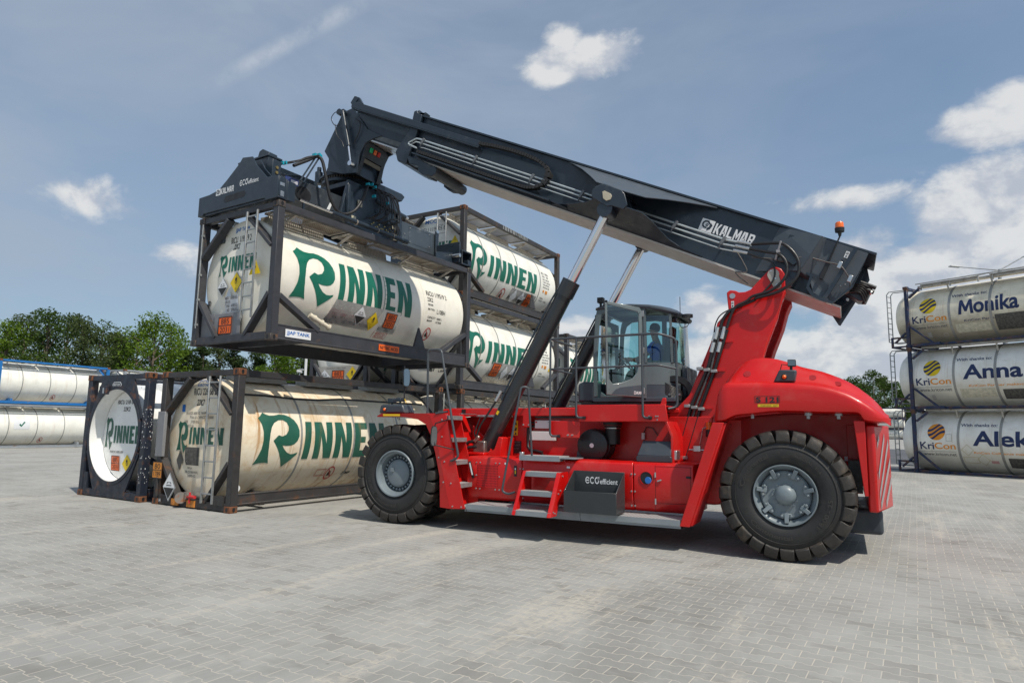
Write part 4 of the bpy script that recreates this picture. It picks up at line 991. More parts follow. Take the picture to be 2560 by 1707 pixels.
# wheels
def tyre_parts(cx, y0, side, front, name_txt=False):
    """wheel whose outer face is at y0; side=+1 when the wheel body runs to +y"""
    R0 = .81; Wd = .48
    hub = pivot('wheel', TR)
    o = Vector((cx, y0, R0)); ax = Vector((0, side, 0))
    t_ = MB()
    prof = [(.055,.375),(.045,.40),(.020,.43),(.008,.50),(.012,.57),(.030,.635),(.045,.66),(.058,.68),(.095,.69),(.14,.715),(Wd/2,.75),(Wd-.14,.715),(Wd-.095,.69),(Wd-.058,.68),(Wd-.03,.64),(Wd-.012,.57),(Wd-.008,.5),(Wd-.05,.40),(Wd-.06,.375)]
    t_.lathe(prof, o, ax, 96)
    # raised ring between sidewall and tread
    t_.lathe([(.014,.585),(.006,.590),(.012,.602),(.020,.605)], o, ax, 96)
    tyre = t_.build('tyre', RUBBER, hub, smooth=35)
    N = 24; lg = MB()
    for i in range(N):
        for s in (0, 1):
            a0 = 2*PI*(i+.5*s)/N; half = 2*PI/N
            # cross-section (depth, radius) of a lug on this shoulder
            sec = [(.034,.640,.485),(.006,.668,.465),(.010,.735,.415),(.030,.780,.375),(.070,.804,.355),(.235,.812,.34),(.235,.745,.36),(.095,.69,.45)]
            skew = [0,0,0,.005,.015,.105,.105,.0]
            nn = len(sec); vs = []; steps = 3
            for k in range(steps+1):
                for (d_, r_, hf_), sk in zip(sec, skew):
                    th = a0+(-half+2*half*k/steps)*hf_+sk
                    dd = d_ if s == 0 else Wd-d_
                    vs.append(o+ax*dd+Vector((math.cos(th)*r_, 0, math.sin(th)*r_)))
            fs = [(k*nn+j, k*nn+(j+1)%nn, (k+1)*nn+(j+1)%nn, (k+1)*nn+j) for k in range(steps) for j in range(nn)]+[tuple(range(nn)), tuple(range(steps*nn, (steps+1)*nn))[::-1]]
            lg.add(vs, fs)
    lg.build('tread', TREAD, tyre, bevel=.006, seg=1)
    rm = MB()
    if not front:
        rm.lathe([(.10,.375),(.030,.378),(.020,.372),(.022,.360),(.06,.352),(.075,.335),(.10,.325),(.12,.31),(.20,.30),(.45,.30)], o, ax, 72)
        rim = rm.build('rim', RIM, hub, smooth=35)
        h = MB(); h.lathe([(.125,.302),(.115,.295),(.105,.28),(.115,.20),(.10,.13),(.085,.125),(.055,.112),(.03,.088),(.015,.05),(.012,0)], o, ax, 40)
        h.build('hub', RIM, hub, smooth=28)
        for k in range(7):
            c = MB()
            th = 2*PI*k/7+.25
            e = Vector((math.cos(th),0,math.sin(th))); tg = Vector((-math.sin(th),0,math.cos(th)))
            c.bar(o+ax*.090+e*.225, o+ax*.055+e*.345, .050, .060, ax)
            c.bar(o+ax*.085+e*.225, o+ax*.085+e*.285, .115, .045, ax)
            for s2 in (-1, 1): c.cyl(o+ax*.07+e*.255+tg*.055*s2, o+ax*.035+e*.255+tg*.055*s2, .020, .016, 6)
            c.build('rim_clamp', RIM, hub, bevel=.004, seg=1)
        b = MB()
        for k in range(14):
            th = 2*PI*k/14; b.cyl(o+ax*.10+Vector((math.cos(th)*.148,0,math.sin(th)*.148)), o+ax*.085+Vector((math.cos(th)*.148,0,math.sin(th)*.148)), .010, n=6)
        b.build('hub_bolts', RIM, hub)
    else:
        rm.lathe([(.10,.375),(.018,.380),(.008,.372),(.010,.355),(.05,.345),(.07,.320),(.14,.305),(.20,.295),(.205,.18)], o, ax, 72)
        rim = rm.build('rim', RIM, hub, smooth=35)
        h = MB(); h.lathe([(.20,.235),(.12,.225),(.105,.205),(.10,.19),(.10,0)], o, ax, 48); h.build('hub', RIM, hub, smooth=25)
        b = MB()
        for k in range(26):
            th = 2*PI*k/26; e = Vector((math.cos(th)*.262,0,math.sin(th)*.262))
            b.cyl(o+ax*.20+e, o+ax*.135+e, .022, .019, 6)
        b.build('wheel_nuts', RIM, hub)
        b = MB(); b.box(cx-.13, cx-.07, y0+.09*side-.01, y0+.09*side+.01, R0+.02, R0+.09); b.build('hub_bracket', RIM, hub)
    if name_txt:
        def arc(st, ang, dr, rr, hgt, wdt, flip=False):
            a = ART(); a.text(st, 0, wdt, 0, hgt, .02)
            k = -1 if not flip else 1
            def fn(u, v, off):
                th = ang+k*(u-wdt/2)/rr
                q = rr+(v if not flip else hgt-v)
                return (cx+math.cos(th)*q, y0-.0, R0+math.sin(th)*q) if False else (cx+math.cos(th)*q, y0+side*(.006-off), R0+math.sin(th)*q)
            a.build('raised_lettering', mat('raised_rubber',(.040,.037,.034),.5,var=.1), tyre, fn, .006, (.03,None))
        arc('Continental', 2.45, 0, .485, .060, .50); arc('Continental', -1.95, 0, .485, .055, .50, True)
        arc('18.00 - 25', -.42 if not front else -2.6, 0, .485, .052, .36, True); arc('RADIAL  E-4', .95, 0, .49, .035, .34)
    return hub
tyre_parts(0.0, 0.0, 1, True, True); tyre_parts(0.0, .60, 1, True)
tyre_parts(0.0, YF(0.0), -1, True); tyre_parts(0.0, YF(.60), -1, True)
tyre_parts(5.98, 0.0, 1, False, True); tyre_parts(5.98, YF(0.0), -1, False)
q = MB(); q.cyl((0,.4,.81),(0,YF(.4),.81),.28); q.box(-.35,.35,1.15,YF(1.15),.55,1.10); q.build('front_axle', BLACK, TR, smooth=40)
q = MB(); q.cyl((5.98,.42,.81),(5.98,YF(.42),.81),.20); q.box(5.70,6.26,.75,YF(.75),.62,1.0); q.box(5.3,6.7,1.5,YF(1.5),.5,.9); q.build('rear_axle', BLACK, TR, bevel=.02)

def XZ(a, b, t): return (a, t, b)      # profile in x,z extruded along y
# chassis
q = MB()
for ya, yb in ((1.32,1.50),(YF(1.50),YF(1.32))):
    q.prism([(-.45,.55),(4.9,.50),(6.85,.78),(6.85,1.70),(5.0,1.78),(1.30,1.76),(1.25,1.78),(-.1,1.75),(-.5,1.2)], XZ, ya, yb)
q.box(-.1,.10,1.5,YF(1.5),.7,1.7); q.box(4.9,5.0,1.5,YF(1.5),.6,1.7); q.box(1.3,6.8,1.5,YF(1.5),.52,.60)
q.build('chassis', RED, TR, bevel=.01)
q = MB(); q.box(1.6,4.6,1.50,YF(1.5),.60,1.6); q.build('engine_block', BLACK, TR)
# lower side bodies (tanks), near and far
def sidebody(ys, yin):
    out = []
    s = 1 if ys < YC else -1
    def prof(y_shift=0): return [(ys+.06*s,1.125),(ys+.02*s,1.11),(ys,1.07),(ys,.62),(ys+.05*s,.50),(ys+.13*s,.44),(yin,.44),(yin,1.125)]
    for a, b, nm in ((1.20,2.178,'side_tank'),(2.186,3.945,'side_tank'),(3.953,4.80,'side_tank')):
        q = MB(); q.prism(prof(), lambda u,v,t: (t,u,v), a, b); out.append(q.build(nm, RED, TR, bevel=.012, seg=2))
    return out
sb = sidebody(.35, 1.31); sidebody(YF(.35), YF(1.31))
def SD(y): return lambda u, v, off: (u, y-off, v)
ART().rect(1.39,1.76,.645,1.005).build('grille', GRILL, sb[0], SD(.35), .004)
q = MB()
for x, z in ((1.37,1.03),(1.44,1.03),(1.72,1.03),(1.79,1.03),(1.37,.83),(1.79,.82),(1.37,.62),(1.44,.62),(1.72,.62),(1.79,.62)): q.cyl((x,.352,z),(x,.340,z),.013,.010,8)
for x in (2.155,2.205,3.925,3.975):
    for z in (.96,.72,.52): q.cyl((x,.352,z),(x,.340,z),.014,.011,8)
q.build('bolts', GALV, sb[0], smooth=40)
q = MB(); q.cyl((4.14,.346,.915),(4.14,.352,.915),.095,n=24); q.build('filler_recess', BLACK, sb[2])
q = MB(); q.lathe([(.006,.098),(-.006,.100),(-.008,.088),(.006,.086)], (4.14,.345,.915), (0,1,0), 32); q.build('recess_ring', RED, sb[2], smooth=40)
q = MB(); q.cyl((4.17,.340,.885),(4.17,.325,.885),.048,n=18); q.build('filler_cap', BLUEI, sb[2], bevel=.006)
ART().rect(4.268,4.273,.445,1.10).poly([(4.285,1.085),(4.76,1.085),(4.76,1.080),(4.285,1.080)]).poly([(4.76,1.085),(4.766,1.085),(4.762,.74),(4.756,.74)]).poly([(4.756,.74),(4.762,.74),(4.70,.585),(4.694,.590)]).poly([(4.70,.590),(4.694,.585),(4.30,.570),(4.30,.576)]).build('door_seam', mat('door_seam_dark',(.05,.004,.004),.8), sb[2], SD(.35), .002)  # thin dark red lines along the door outline
q = MB(); q.box(4.266,4.284,.325,.352,.93,1.0); q.box(4.266,4.284,.325,.352,.56,.64); q.cyl((4.30,.345,.88),(4.36,.33,.90),.012,n=8); q.build('latch', STEEL, sb[2])
q = MB(); q.cyl((4.70,.352,.95),(4.76,.346,.95),.016,n=8); q.build('handle', BLACK, sb[2])
a = ART().rect(2.045,2.095,.84,1.005).build('sticker', BLKINK, sb[0], SD(.35), .003); ART().rect(2.06,2.08,.88,.93).build('mark', YEL, a, SD(.35), .006); ART().rect(2.06,2.08,.94,.97).build('mark', WHITEP, a, SD(.35), .006)
ART().rect(1.88,1.93,1.015,1.045).rect(2.93,2.98,1.00,1.03).build('sticker', WHITEP, sb[0], SD(.35), .003)
# sight gauge strip beside the ladder
q = MB(); q.bar((1.245,.335,1.04),(1.325,.335,.78),.012,.045,(1,0,0)); q.build('sight_gauge', BLACK, TR)
q = MB(); q.bar((1.255,.325,1.02),(1.31,.325,.83),.010,.018,(1,0,0)); q.build('gauge_scale', WHITEP, TR)
# running board
for a, b in ((1.40,3.275),(3.283,4.685)):
    q = MB(); q.box(a, b, .0, .50, .395, .412); brd = q.build('running_board', STEPM, TR)
    q = MB(); q.box(a, b, -.006, .0, .335, .412); q.box(a, b, .02,.05,.30,.394); q.build('board_edge', mat('zinc_grey',(.26,.29,.31),.45,metal=.3,var=.12), brd)
# upper wall, deck and rails
q = MB()
q.prism([(1.52,1.12),(4.90,1.12),(4.90,1.80),(1.52,1.80)], XZ, 1.29, 1.32); q.build('side_wall', RED, TR, bevel=.006)
q = MB(); q.prism([(.20,1.74),(.20,1.905),(2.98,1.935),(2.98,1.80),(1.95,1.79),(1.95,1.60),(1.80,1.60),(1.80,1.79),(1.0,1.785)], XZ, 1.13, 1.17); q.box(.20,2.98,1.171,1.32,1.88,1.905)
q.build('deck_rail', RED, TR, bevel=.02)
q = MB()
for x in (1.82,1.92): q.cyl((x,1.13,1.64),(x,1.118,1.64),.016,.012,8)
q.build('bolts', GALV, TR)
q = MB(); q.box(2.0,2.97,1.20,1.285,1.76,1.79); q.build('rail_gap_shade', BLACK, TR)  # black strip added for the shaded gap below the rail
q = MB(); q.prism([(2.98,1.955),(4.36,1.965),(4.40,1.715),(3.02,1.70)], XZ, .62, .65); q.box(2.99,4.36,.651,1.36,1.925,1.95)
q.prism([(2.52,1.71),(3.03,1.70),(3.01,1.45),(2.53,1.45)], XZ, .655, .675)
q.prism([(4.375,1.72),(4.46,1.50),(4.46,1.12),(4.42,1.12),(4.42,1.50),(4.33,1.72)], XZ, .66, 1.29)
q.prism([(4.26,1.955),(4.35,1.955),(4.35,2.06),(4.30,2.06)], XZ, .70, .74)
plat = q.build('platform', RED, TR, bevel=.008)
q = MB()
for x, z in ((4.12,1.79),(4.22,1.79),(4.25,1.79),(4.24,1.74),(2.83,1.49),(2.90,1.49)): q.cyl((x,.655,z),(x,.61,z),.014,.011,8)
q.build('bolts', GALV, plat)
q = MB(); q.box(.2,4.4,1.33,YF(.65),1.86,1.925); q.box(2.0,4.4,YF(.70),YF(.65),1.70,1.95); q.build('deck', RED, TR, bevel=.01)
q = MB(); q.box(2.75,4.45,1.42,YF(1.42),1.93,2.02); q.build('cab_slide', BLACK, TR)
# cylinder foot housing
q = MB(); q.cyl((1.15,.92,1.20),(1.15,1.30,1.20),.17); q.prism([(1.30,1.12),(1.56,1.12),(1.60,1.42),(1.52,1.44),(1.44,1.22),(1.33,1.19)], XZ, .80, 1.29); q.prism([(.72,1.12),(1.3,1.12),(1.3,1.17),(.72,1.17)], XZ, .70, 1.3); q.prism([(.85,1.62),(1.18,1.35),(1.10,1.12),(.80,1.12)], XZ, 1.1, 1.13)
q.build('cylinder_foot', RED, TR, bevel=.012, smooth=35)
q = MB(); q.box(1.03,1.26,.80,.98,1.16,1.36); q.cyl((1.06,.79,1.34),(1.16,.79,1.44),.03); q.build('valve_block', mat('steel_valve',(.42,.36,.32),.35,metal=.8,var=.3), TR, bevel=.02)
q = MB()
for k, (x, z) in enumerate(((1.02,1.33),(1.02,1.24))):
    q.tube([(1.10,.82,z+.02),(x-.05,.78,z+.01),(x-.16,.76,z-.07),(x-.24,.74,z-.22)], .028, 10)
q.build('hoses', HOSE, TR, smooth=60)
q = MB(); q.tube([(1.10,.80,1.44),(1.16,.82,1.62),(1.42,.84,2.0),(1.5,.86,2.16)], .018, 8); q.tube([(1.08,.80,1.42),(1.06,.79,1.50),(1.15,.82,1.75)],.012,8); q.build('hoses', HOSE, TR, smooth=60)
q = MB(); q.cyl((1.43,.845,2.03),(1.52,.865,2.20),.030,n=10); q.build('hose_fitting', STEEL, TR, smooth=40)
# signs and service boxes on the wall
a = ART().rect(1.56,1.64,1.46,1.71).build('warning_sticker', YEL, TR, SD(1.288), .003)
ART().poly([(1.575,1.64),(1.625,1.64),(1.60,1.69)]).poly([(1.575,1.55),(1.60,1.60),(1.625,1.58),(1.61,1.54),(1.59,1.53)]).poly([(1.58,1.47),(1.60,1.52),(1.62,1.47)]).build('symbol', BLKINK, a, SD(1.288), .006)
a = ART().rect(1.35,1.71,1.155,1.33).rect(1.55,1.71,1.33,1.365).build('data_plate', BLKINK, TR, SD(1.288), .003)
letter(a, SD(1.288), mat('faint_white_ink',(.22,.21,.21),.6), [('LOAD CHART',1.57,1.69,1.335,1.355),('30 45 22 18',1.38,1.52,1.28,1.31),('16 14 12 10',1.38,1.52,1.23,1.26),('SWL  CAPACITY',1.56,1.69,1.28,1.31),('t m kg',1.58,1.66,1.22,1.25)], None, .006)
for (a_, b_, c_, d_) in ((2.00,2.34,1.585,1.72),(1.90,2.37,1.385,1.535)):
    q = MB(); q.box(a_, b_, 1.20, 1.288, c_, d_); bx = q.build('service_box', WHITEB, TR, bevel=.006)
    ART().rect(b_-.10,b_-.05,d_-.035,d_-.028).build('mark', GREYINK, bx, SD(1.20), .003)
q = MB(); q.cyl((2.03,1.20,1.69),(2.03,1.185,1.69),.014); q.build('button', REDINK, TR)
q = MB(); q.tube([(2.0,1.24,1.68),(1.90,1.23,1.68),(1.86,1.23,1.60),(1.85,1.23,1.45),(1.86,1.22,1.27),(1.92,1.2,1.20),(2.05,1.15,1.185),(2.15,1.1,1.18),(2.25,1.08,1.13)], .018, 8)
q.tube([(2.0,1.24,1.62),(1.91,1.23,1.61),(1.87,1.23,1.55),(1.865,1.22,1.28),(1.93,1.17,1.215),(2.05,1.12,1.215),(2.2,1.08,1.19)], .025, 8); q.build('cable', HOSE, TR, smooth=60)
q = MB(); q.box(2.36,2.46,1.18,1.28,1.60,1.72); q.build('lamp_housing', WHITEB, TR, bevel=.02)
# air filter
q = MB(); q.lathe([(0,0),(.0,.22),(.015,.245),(.05,.255),(.10,.25),(.11,.262),(.14,.262),(.15,.25),(.42,.25),(.42,0)], (3.14,.86,1.335), (0,1,0), 48); af = q.build('air_filter', mat('filter_plastic',(.018,.018,.020),.38,var=.1), TR, smooth=35)
q = MB(); q.cyl((3.14,.90,1.10),(3.14,.90,1.0),.045); q.cyl((3.14,.90,1.0),(3.13,.90,.94),.055,.015); q.build('dust_valve', BLACK, af, smooth=40)
q = MB(); q.cyl((3.42,1.05,1.36),(3.42,1.05,1.64),.12); q.cyl((3.42,1.05,1.62),(3.42,1.05,1.645),.135); q.cyl((3.42,1.05,1.655),(3.42,1.05,1.70),.15); q.cyl((3.2,1.1,1.35),(3.42,1.05,1.45),.11); q.build('intake_pipe', BLACK, af, smooth=40)
q = MB(); q.cyl((3.42,1.05,1.600),(3.42,1.05,1.612),.124); q.build('clamp_ring', STEEL, af)
ART().disc(3.14,1.335,.035).build('badge', WHITEP, af, SD(.86), .004)
q = MB(); q.prism([(2.86,1.13),(2.90,1.35),(3.0,1.13)], XZ, .92, 1.28); q.build('filter_bracket', DARK2, af)
# control box, step platform, small sensor
q = MB(); q.prism([(3.93,1.13),(4.44,1.13),(4.44,1.20),(4.42,1.22),(3.95,1.22),(3.92,1.19)], XZ, .60, .95)
q.add([(3.94,.60,1.22),(4.43,.60,1.22),(4.43,.74,1.43),(3.99,.74,1.43),(3.94,.95,1.22),(4.43,.95,1.22),(3.99,.95,1.42),(4.43,.95,1.42)], [(0,1,2,3),(3,2,7,6),(0,3,6,4),(1,5,7,2),(0,4,5,1),(4,6,7,5)]); q.build('control_cabinet', DARK2, TR, bevel=.008)
q = MB(); q.box(4.44,4.50,.70,.90,1.16,1.30); q.build('junction_box', STEEL, TR, bevel=.01)
q = MB(); q.tube([(3.86,1.27,1.13),(3.86,1.26,1.40),(3.85,1.26,1.52),(3.90,1.26,1.63),(4.0,1.26,1.62),(4.08,1.27,1.50)], .008, 6); q.build('cable', HOSE, TR)
q = MB(); q.cyl((3.855,1.24,1.44),(3.855,1.24,1.54),.028,n=12); q.build('sensor', WHITEB, TR, bevel=.004)
q = MB(); q.box(2.20,2.86,.22,.62,1.150,1.172); st = q.build('step_platform', STEPM, TR)
q = MB(); q.box(2.20,2.86,.212,.22,1.10,1.174); q.box(2.80,2.86,.221,.61,1.10,1.149); q.box(2.87,3.1,.25,.60,1.14,1.155); q.build('step_edge', mat('zinc_grey',(.26,.29,.31)), st)
q = MB(); q.cyl((2.08,.55,1.13),(2.08,.55,1.145),.10,n=20); q.build('filler_plate', RED, TR); q = MB(); q.cyl((2.08,.55,1.146),(2.08,.55,1.21),.045,n=16); q.build('filler_neck', STEEL, TR, bevel=.006)

# front fender and its ladder
bevl = [(-.39,1.735),(-.05,1.745),(.14,1.742),(.44,1.70),(.60,1.62),(.69,1.46),(.79,1.19),(.89,.81),(.915,.33)]
top_ = [(-.39,1.745),(-.30,1.795),(.56,1.80),(.62,1.795),(.68,1.76),(.80,1.50),(.90,1.10),(1.02,.62),(1.11,.32)]
fd = MB()
fd.sheet([[(x, -.01, z) for x, z in top_], [(x, .012, z-.0) for x, z in bevl], [(x, 1.10, z+.01) for x, z in bevl], [(x, 1.12, z+.02) for x, z in top_]])
fd.sheet([[(x, -.01, z) for x, z in top_], [(x, 1.12, z+.02) for x, z in top_]])
fen = fd.build('front_fender', RED, TR, smooth=30, bevel=.0)
fd = MB()
fd.sheet([[(x, YF(-.01), z) for x, z in top_], [(x, YF(.012), z) for x, z in bevl], [(x, YF(1.10), z+.01) for x, z in bevl]]); fd.sheet([[(x, YF(-.01), z) for x, z in top_], [(x, YF(1.12), z+.02) for x, z in top_]]); fd.build('front_fender', RED, TR, smooth=30)
lad = MB()
pl = [(.60,1.80),(.99,1.80),(1.385,.335),(1.11,.32),(1.02,.62),(.80,1.50),(.68,1.76)]
lad.prism(pl, XZ, -.012, .004)
lad.prism([(.72,1.815),(.95,1.815),(1.36,.345),(1.09,.345)], XZ, .47, .482)
lad.prism([(.76,1.76),(.78,1.76),(1.16,.36),(1.14,.36)], XZ, .006, .468)
ld = lad.build('boarding_ladder', RED, TR, bevel=.004)
for i in range(5):
    z = 1.765-i*.352; x = 1.005+i*.0925
    q = MB(); q.box(x-.20, x+.0, .006, .466, z-.018, z); s_ = q.build('tread', STEPM, ld)
    q = MB(); q.box(x, x+.012, .006, .466, z-.062, z+.004); q.build('tread_edge', GALV, ld)
q = MB()
for x, z in ((.92,1.70),(.80,1.44),(.93,1.43),(.88,1.10),(.99,1.04),(.98,.72),(1.12,.71),(1.16,.36),(1.32,.36)): q.cyl((x,-.012,z),(x,-.024,z),.014,.010,8)
q.build('bolts', GALV, ld, smooth=40)
q = MB(); q.box(1.0,1.62,.95,1.12,1.765,1.80); q.box(.75,1.0,.5,.95,1.80,1.815)
for i in range(7): q.cyl((1.04+i*.085,.95,1.782),(1.04+i*.085,.94,1.782),.018,n=10)
q.build('top_step', STEEL, TR)
# handrails
def rail(pts, r=.019, name='handrail', m=None, n=10):
    P = [Vector(p) for p in pts]; out = [P[0]]
    for a, b, c in zip(P, P[1:], P[2:]):
        d1 = (a-b); d2 = (c-b); k = min(.07, d1.length*.45, d2.length*.45)
        p0 = b+d1.normalized()*k; p2 = b+d2.normalized()*k
        for s in (0,.25,.5,.75,1): out.append(p0*(1-s)**2+b*2*s*(1-s)+p2*s*s)
    out.append(P[-1]); q = MB(); q.tube(out, r, n); return q.build(name, m or mat('handrail_grey',(.055,.065,.075),.4,var=.08), TR, smooth=60)
rail([(.59,.06,1.80),(.59,.02,2.84),(.85,.02,2.84),(1.13,-.03,1.65),(1.26,-.03,1.12),(1.13,-.02,1.06),(1.10,.0,1.06)])
rail([(1.02,.0,1.83),(.80,-.02,1.80)], .015)
rail([(2.40,.24,1.17),(2.39,.10,2.21),(2.30,.04,2.21),(2.03,-.02,.64),(2.13,.0,.60),(2.24,.0,.64)], .017)
rail([(2.54,.60,3.0),(2.54,.60,1.47),(2.68,.63,1.47)], .017)
rail([(2.54,1.5,3.0),(2.54,.60,3.0),(4.27,.60,3.01),(4.50,.75,2.94),(4.50,.78,1.93),(4.38,.70,1.90)], .019)
rail([(2.54,1.5,2.52),(2.54,.60,2.52),(4.27,.60,2.54),(4.51,.77,2.49)], .016)
rail([(2.98,.60,3.0),(2.98,.60,1.76),(3.12,.60,1.76)], .018)
rail([(4.03,.60,3.01),(4.03,.60,1.765),(4.15,.60,1.765)], .018)
q = MB(); q.cyl((3.09,.60,1.76),(3.135,.60,1.76),.024); q.cyl((4.12,.60,1.765),(4.165,.60,1.765),.024); q.cyl((2.66,.625,1.47),(2.70,.63,1.47),.024); q.build('rail_feet', BLACK, TR)
# side mirror on the ladder
q = MB(); q.tube([(1.03,-.02,1.70),(.87,-.12,1.64),(.84,-.13,1.50),(.88,-.13,1.30),(1.17,-.02,1.235)], .011, 8); mr = q.build('side_mirror', BLACK, TR, smooth=60)
def mirror(c, sx, sz, nrm, par, back=BLACK):
    nrm = Vector(nrm).normalized(); s = Vector((0,0,1)).cross(nrm).normalized(); u = nrm.cross(s)
    def at_(a, b, t): return Vector(c)+s*a+u*b+nrm*t
    pts = [(sx*math.copysign(abs(math.cos(a))**.6, math.cos(a)), sz*math.copysign(abs(math.sin(a))**.6, math.sin(a))) for a in [2*PI*i/20 for i in range(20)]]
    q = MB(); q.prism(pts, at_, -.02, .0); hb = q.build('mirror_shell', back, par)
    q = MB(); q.add([tuple(at_(a*.9, b*.93, .004)) for a, b in pts], [tuple(range(20))]); q.build('mirror_glass', MIRR, hb)
mirror((.87,-.15,1.44), .055, .16, (.9,-.5,-.05), mr)
# marker lamp and mirror pole on the fender
q = MB(); q.prism([(-.46,1.80),(.10,1.80),(.03,1.955),(-.42,1.95)], XZ, .12, .42); lh = q.build('fender_lamp', DARK2, TR, bevel=.03)
q = MB(); q.lathe([(0,.0),(.0,.036),(.012,.042)], (-.33,.108,1.865), (0,1,0), 24); q.build('lamp_bezel', BLACK, lh); q = MB(); q.lathe([(-.02,.0),(-.016,.016),(0,.026)], (-.33,.108,1.865), (0,1,0), 20); q.build('amber_lens', AMBER, lh, smooth=60)
q = MB(); q.box(-.36,-.24,.22,.34,1.98,2.06); q.cyl((-.30,.28,1.94),(-.30,.28,1.99),.02); q.build('work_lamp', DARK, lh, bevel=.012)
q = MB(); q.box(-.18,-.08,.22,.33,2.0,2.07); q.cyl((-.13,.28,1.94),(-.13,.28,2.0),.02); q.build('work_lamp', DARK, lh, bevel=.012)
q = MB(); q.cyl((-.37,.28,2.02),(-.362,.28,2.02),.04,n=16); q.build('lamp_glass', MIRR, lh)
q = MB(); q.tube([(-.1,.33,2.03),(-.05,.30,2.05),(.0,.28,1.98)], .006, 6); q.build('cable', YEL, lh)
q = MB(); q.cyl((-.08,.33,1.95),(-.10,.33,2.62),.013); mp_ = q.build('mirror_pole', BLACK, TR); mirror((-.03,.30,2.42), .065, .16, (.9,-.6,.05), mp_)
a = ART().rect(-.25,.10,1.752,1.785).build('warning_sticker', YEL, TR, SD(-.012), .010)
q = MB(); q.box(.60,.68,1.12,1.129,1.80,1.90); q.build('cable_box', BLACK, TR)

# mid stairs
q = MB()
sp_ = [(2.205,.415),(2.245,.415),(2.52,.955),(2.44,.955)]
q.prism([(2.19,.37),(2.42,.40),(2.46,.955),(2.38,.955)], XZ, -.30, -.288) if False else None
q.prism([(2.20,.40),(2.30,.40),(2.385,.955),(2.36,.955)], XZ, -.30, -.29) if False else None
# left stringer runs into depth, right stringer stands nearer the tail
ms = pivot('side_stairs', TR)
for xs, sg in ((2.36, -1), (2.96, 1)):
    q = MB(); q.prism([(.30,.955),(.02,.955),(-.34,.36),(-.14,.36),(.05,.66),(.30,.66)], lambda a,b,t: (t,a,b), xs, xs+.012)
    q.prism([(.02,.955),(-.34,.36),(-.34,.352),(.012,.955)], lambda a,b,t: (t,a,b), xs-.05*sg if sg > 0 else xs+.012, xs if sg > 0 else xs+.05)
    q.build('stringer', RED, ms)
for i in range(3):
    z = .945-i*.265; y = .02-i*.16
    q = MB(); q.box(2.375, 2.955, y, y+.24, z-.012, z); q.build('tread', STEPM, ms)
    q = MB(); q.box(2.375, 2.955, y-.008, y, z-.065, z+.003); q.build('tread_edge', mat('zinc_grey',(.26,.29,.31)), ms)
q = MB()
for y, z in ((.08,.90),(.0,.70),(-.08,.66),(-.26,.42),(-.20,.40)): q.cyl((2.972,y,z),(2.984,y,z),.012,n=8)
q.build('bolts', GALV, ms)
# storage bin with the lettered rear panel
q = MB()
x0, x1, ya, yb = 3.09, 3.86, -.16, .24
q.box(x0,x1,ya,ya+.012,.43,.725); q.box(x0,x1,yb-.012,yb,.43,.985); q.box(x0,x1,ya+.013,yb-.013,.43,.442)
for x in (x0, x1-.012): q.add([(x,ya+.013,.443),(x,yb-.013,.443),(x,yb-.013,.985),(x,ya+.013,.725),(x+.012,ya+.013,.443),(x+.012,yb-.013,.443),(x+.012,yb-.013,.985),(x+.012,ya+.013,.725)], [(0,1,2,3),(7,6,5,4),(0,3,7,4),(3,2,6,7),(1,5,6,2),(0,4,5,1)])
bn_ = q.build('storage_bin', mat('bin_grey',(.030,.034,.037),.45,var=.08,coat=.1), TR, bevel=.003, seg=1)
pf = lambda u, v, off: (u, .228-off, v)
def eco(a, u0, u1, v0, v1):
    W_ = u1-u0; H_ = v1-v0; r = H_/2; ew = .44*W_/3
    def C_(k): return u0+ew*(k+.5)
    kx = ew*.46/r
    a.ring(C_(0), v0+r, r*.66, r, a0=.55, a1=2*PI-.55, k=kx); a.rect(C_(0)-ew*.35, C_(0)+ew*.30, v0+r-.08*H_, v0+r+.08*H_)
    a.ring(C_(1), v0+r, r*.66, r, a0=.7, a1=2*PI-.7, k=kx)
    a.ring(C_(2), v0+r, r*.62, r, k=kx); a.poly([(C_(2)+ew*.1,v1-.12*H_),(C_(2)+ew*.5,v1+.06*H_),(C_(2)+ew*.46,v0+.5*H_),(C_(2)+.2*ew,v0+.55*H_)])
    return a.text('efficient', u0+.46*W_, u1, v0+.02*H_, v0+.78*H_, .015)
eco(ART(), 3.27, 3.76, .805, .905).build('lettering', WHITEP, bn_, pf, .004)

# rear leg strut and rear fender / counterweight
q = MB()
q.prism([(4.675,.335),(4.81,.335),(5.275,1.70),(5.13,1.70)], XZ, -.01, .03)
q.prism([(4.80,.345),(4.84,.345),(5.30,1.69),(5.26,1.69)], XZ, .031, .55); q.build('mudguard_strut', RED, TR, bevel=.008)
q = MB(); q.prism([(4.80,.60),(5.1,.60),(5.42,1.25),(5.42,1.75),(5.25,1.75)], XZ, .55, .60); q.box(5.3,6.9,1.05,1.10,.9,1.9); q.build('inner_mudguard', RED, TR, bevel=.01)
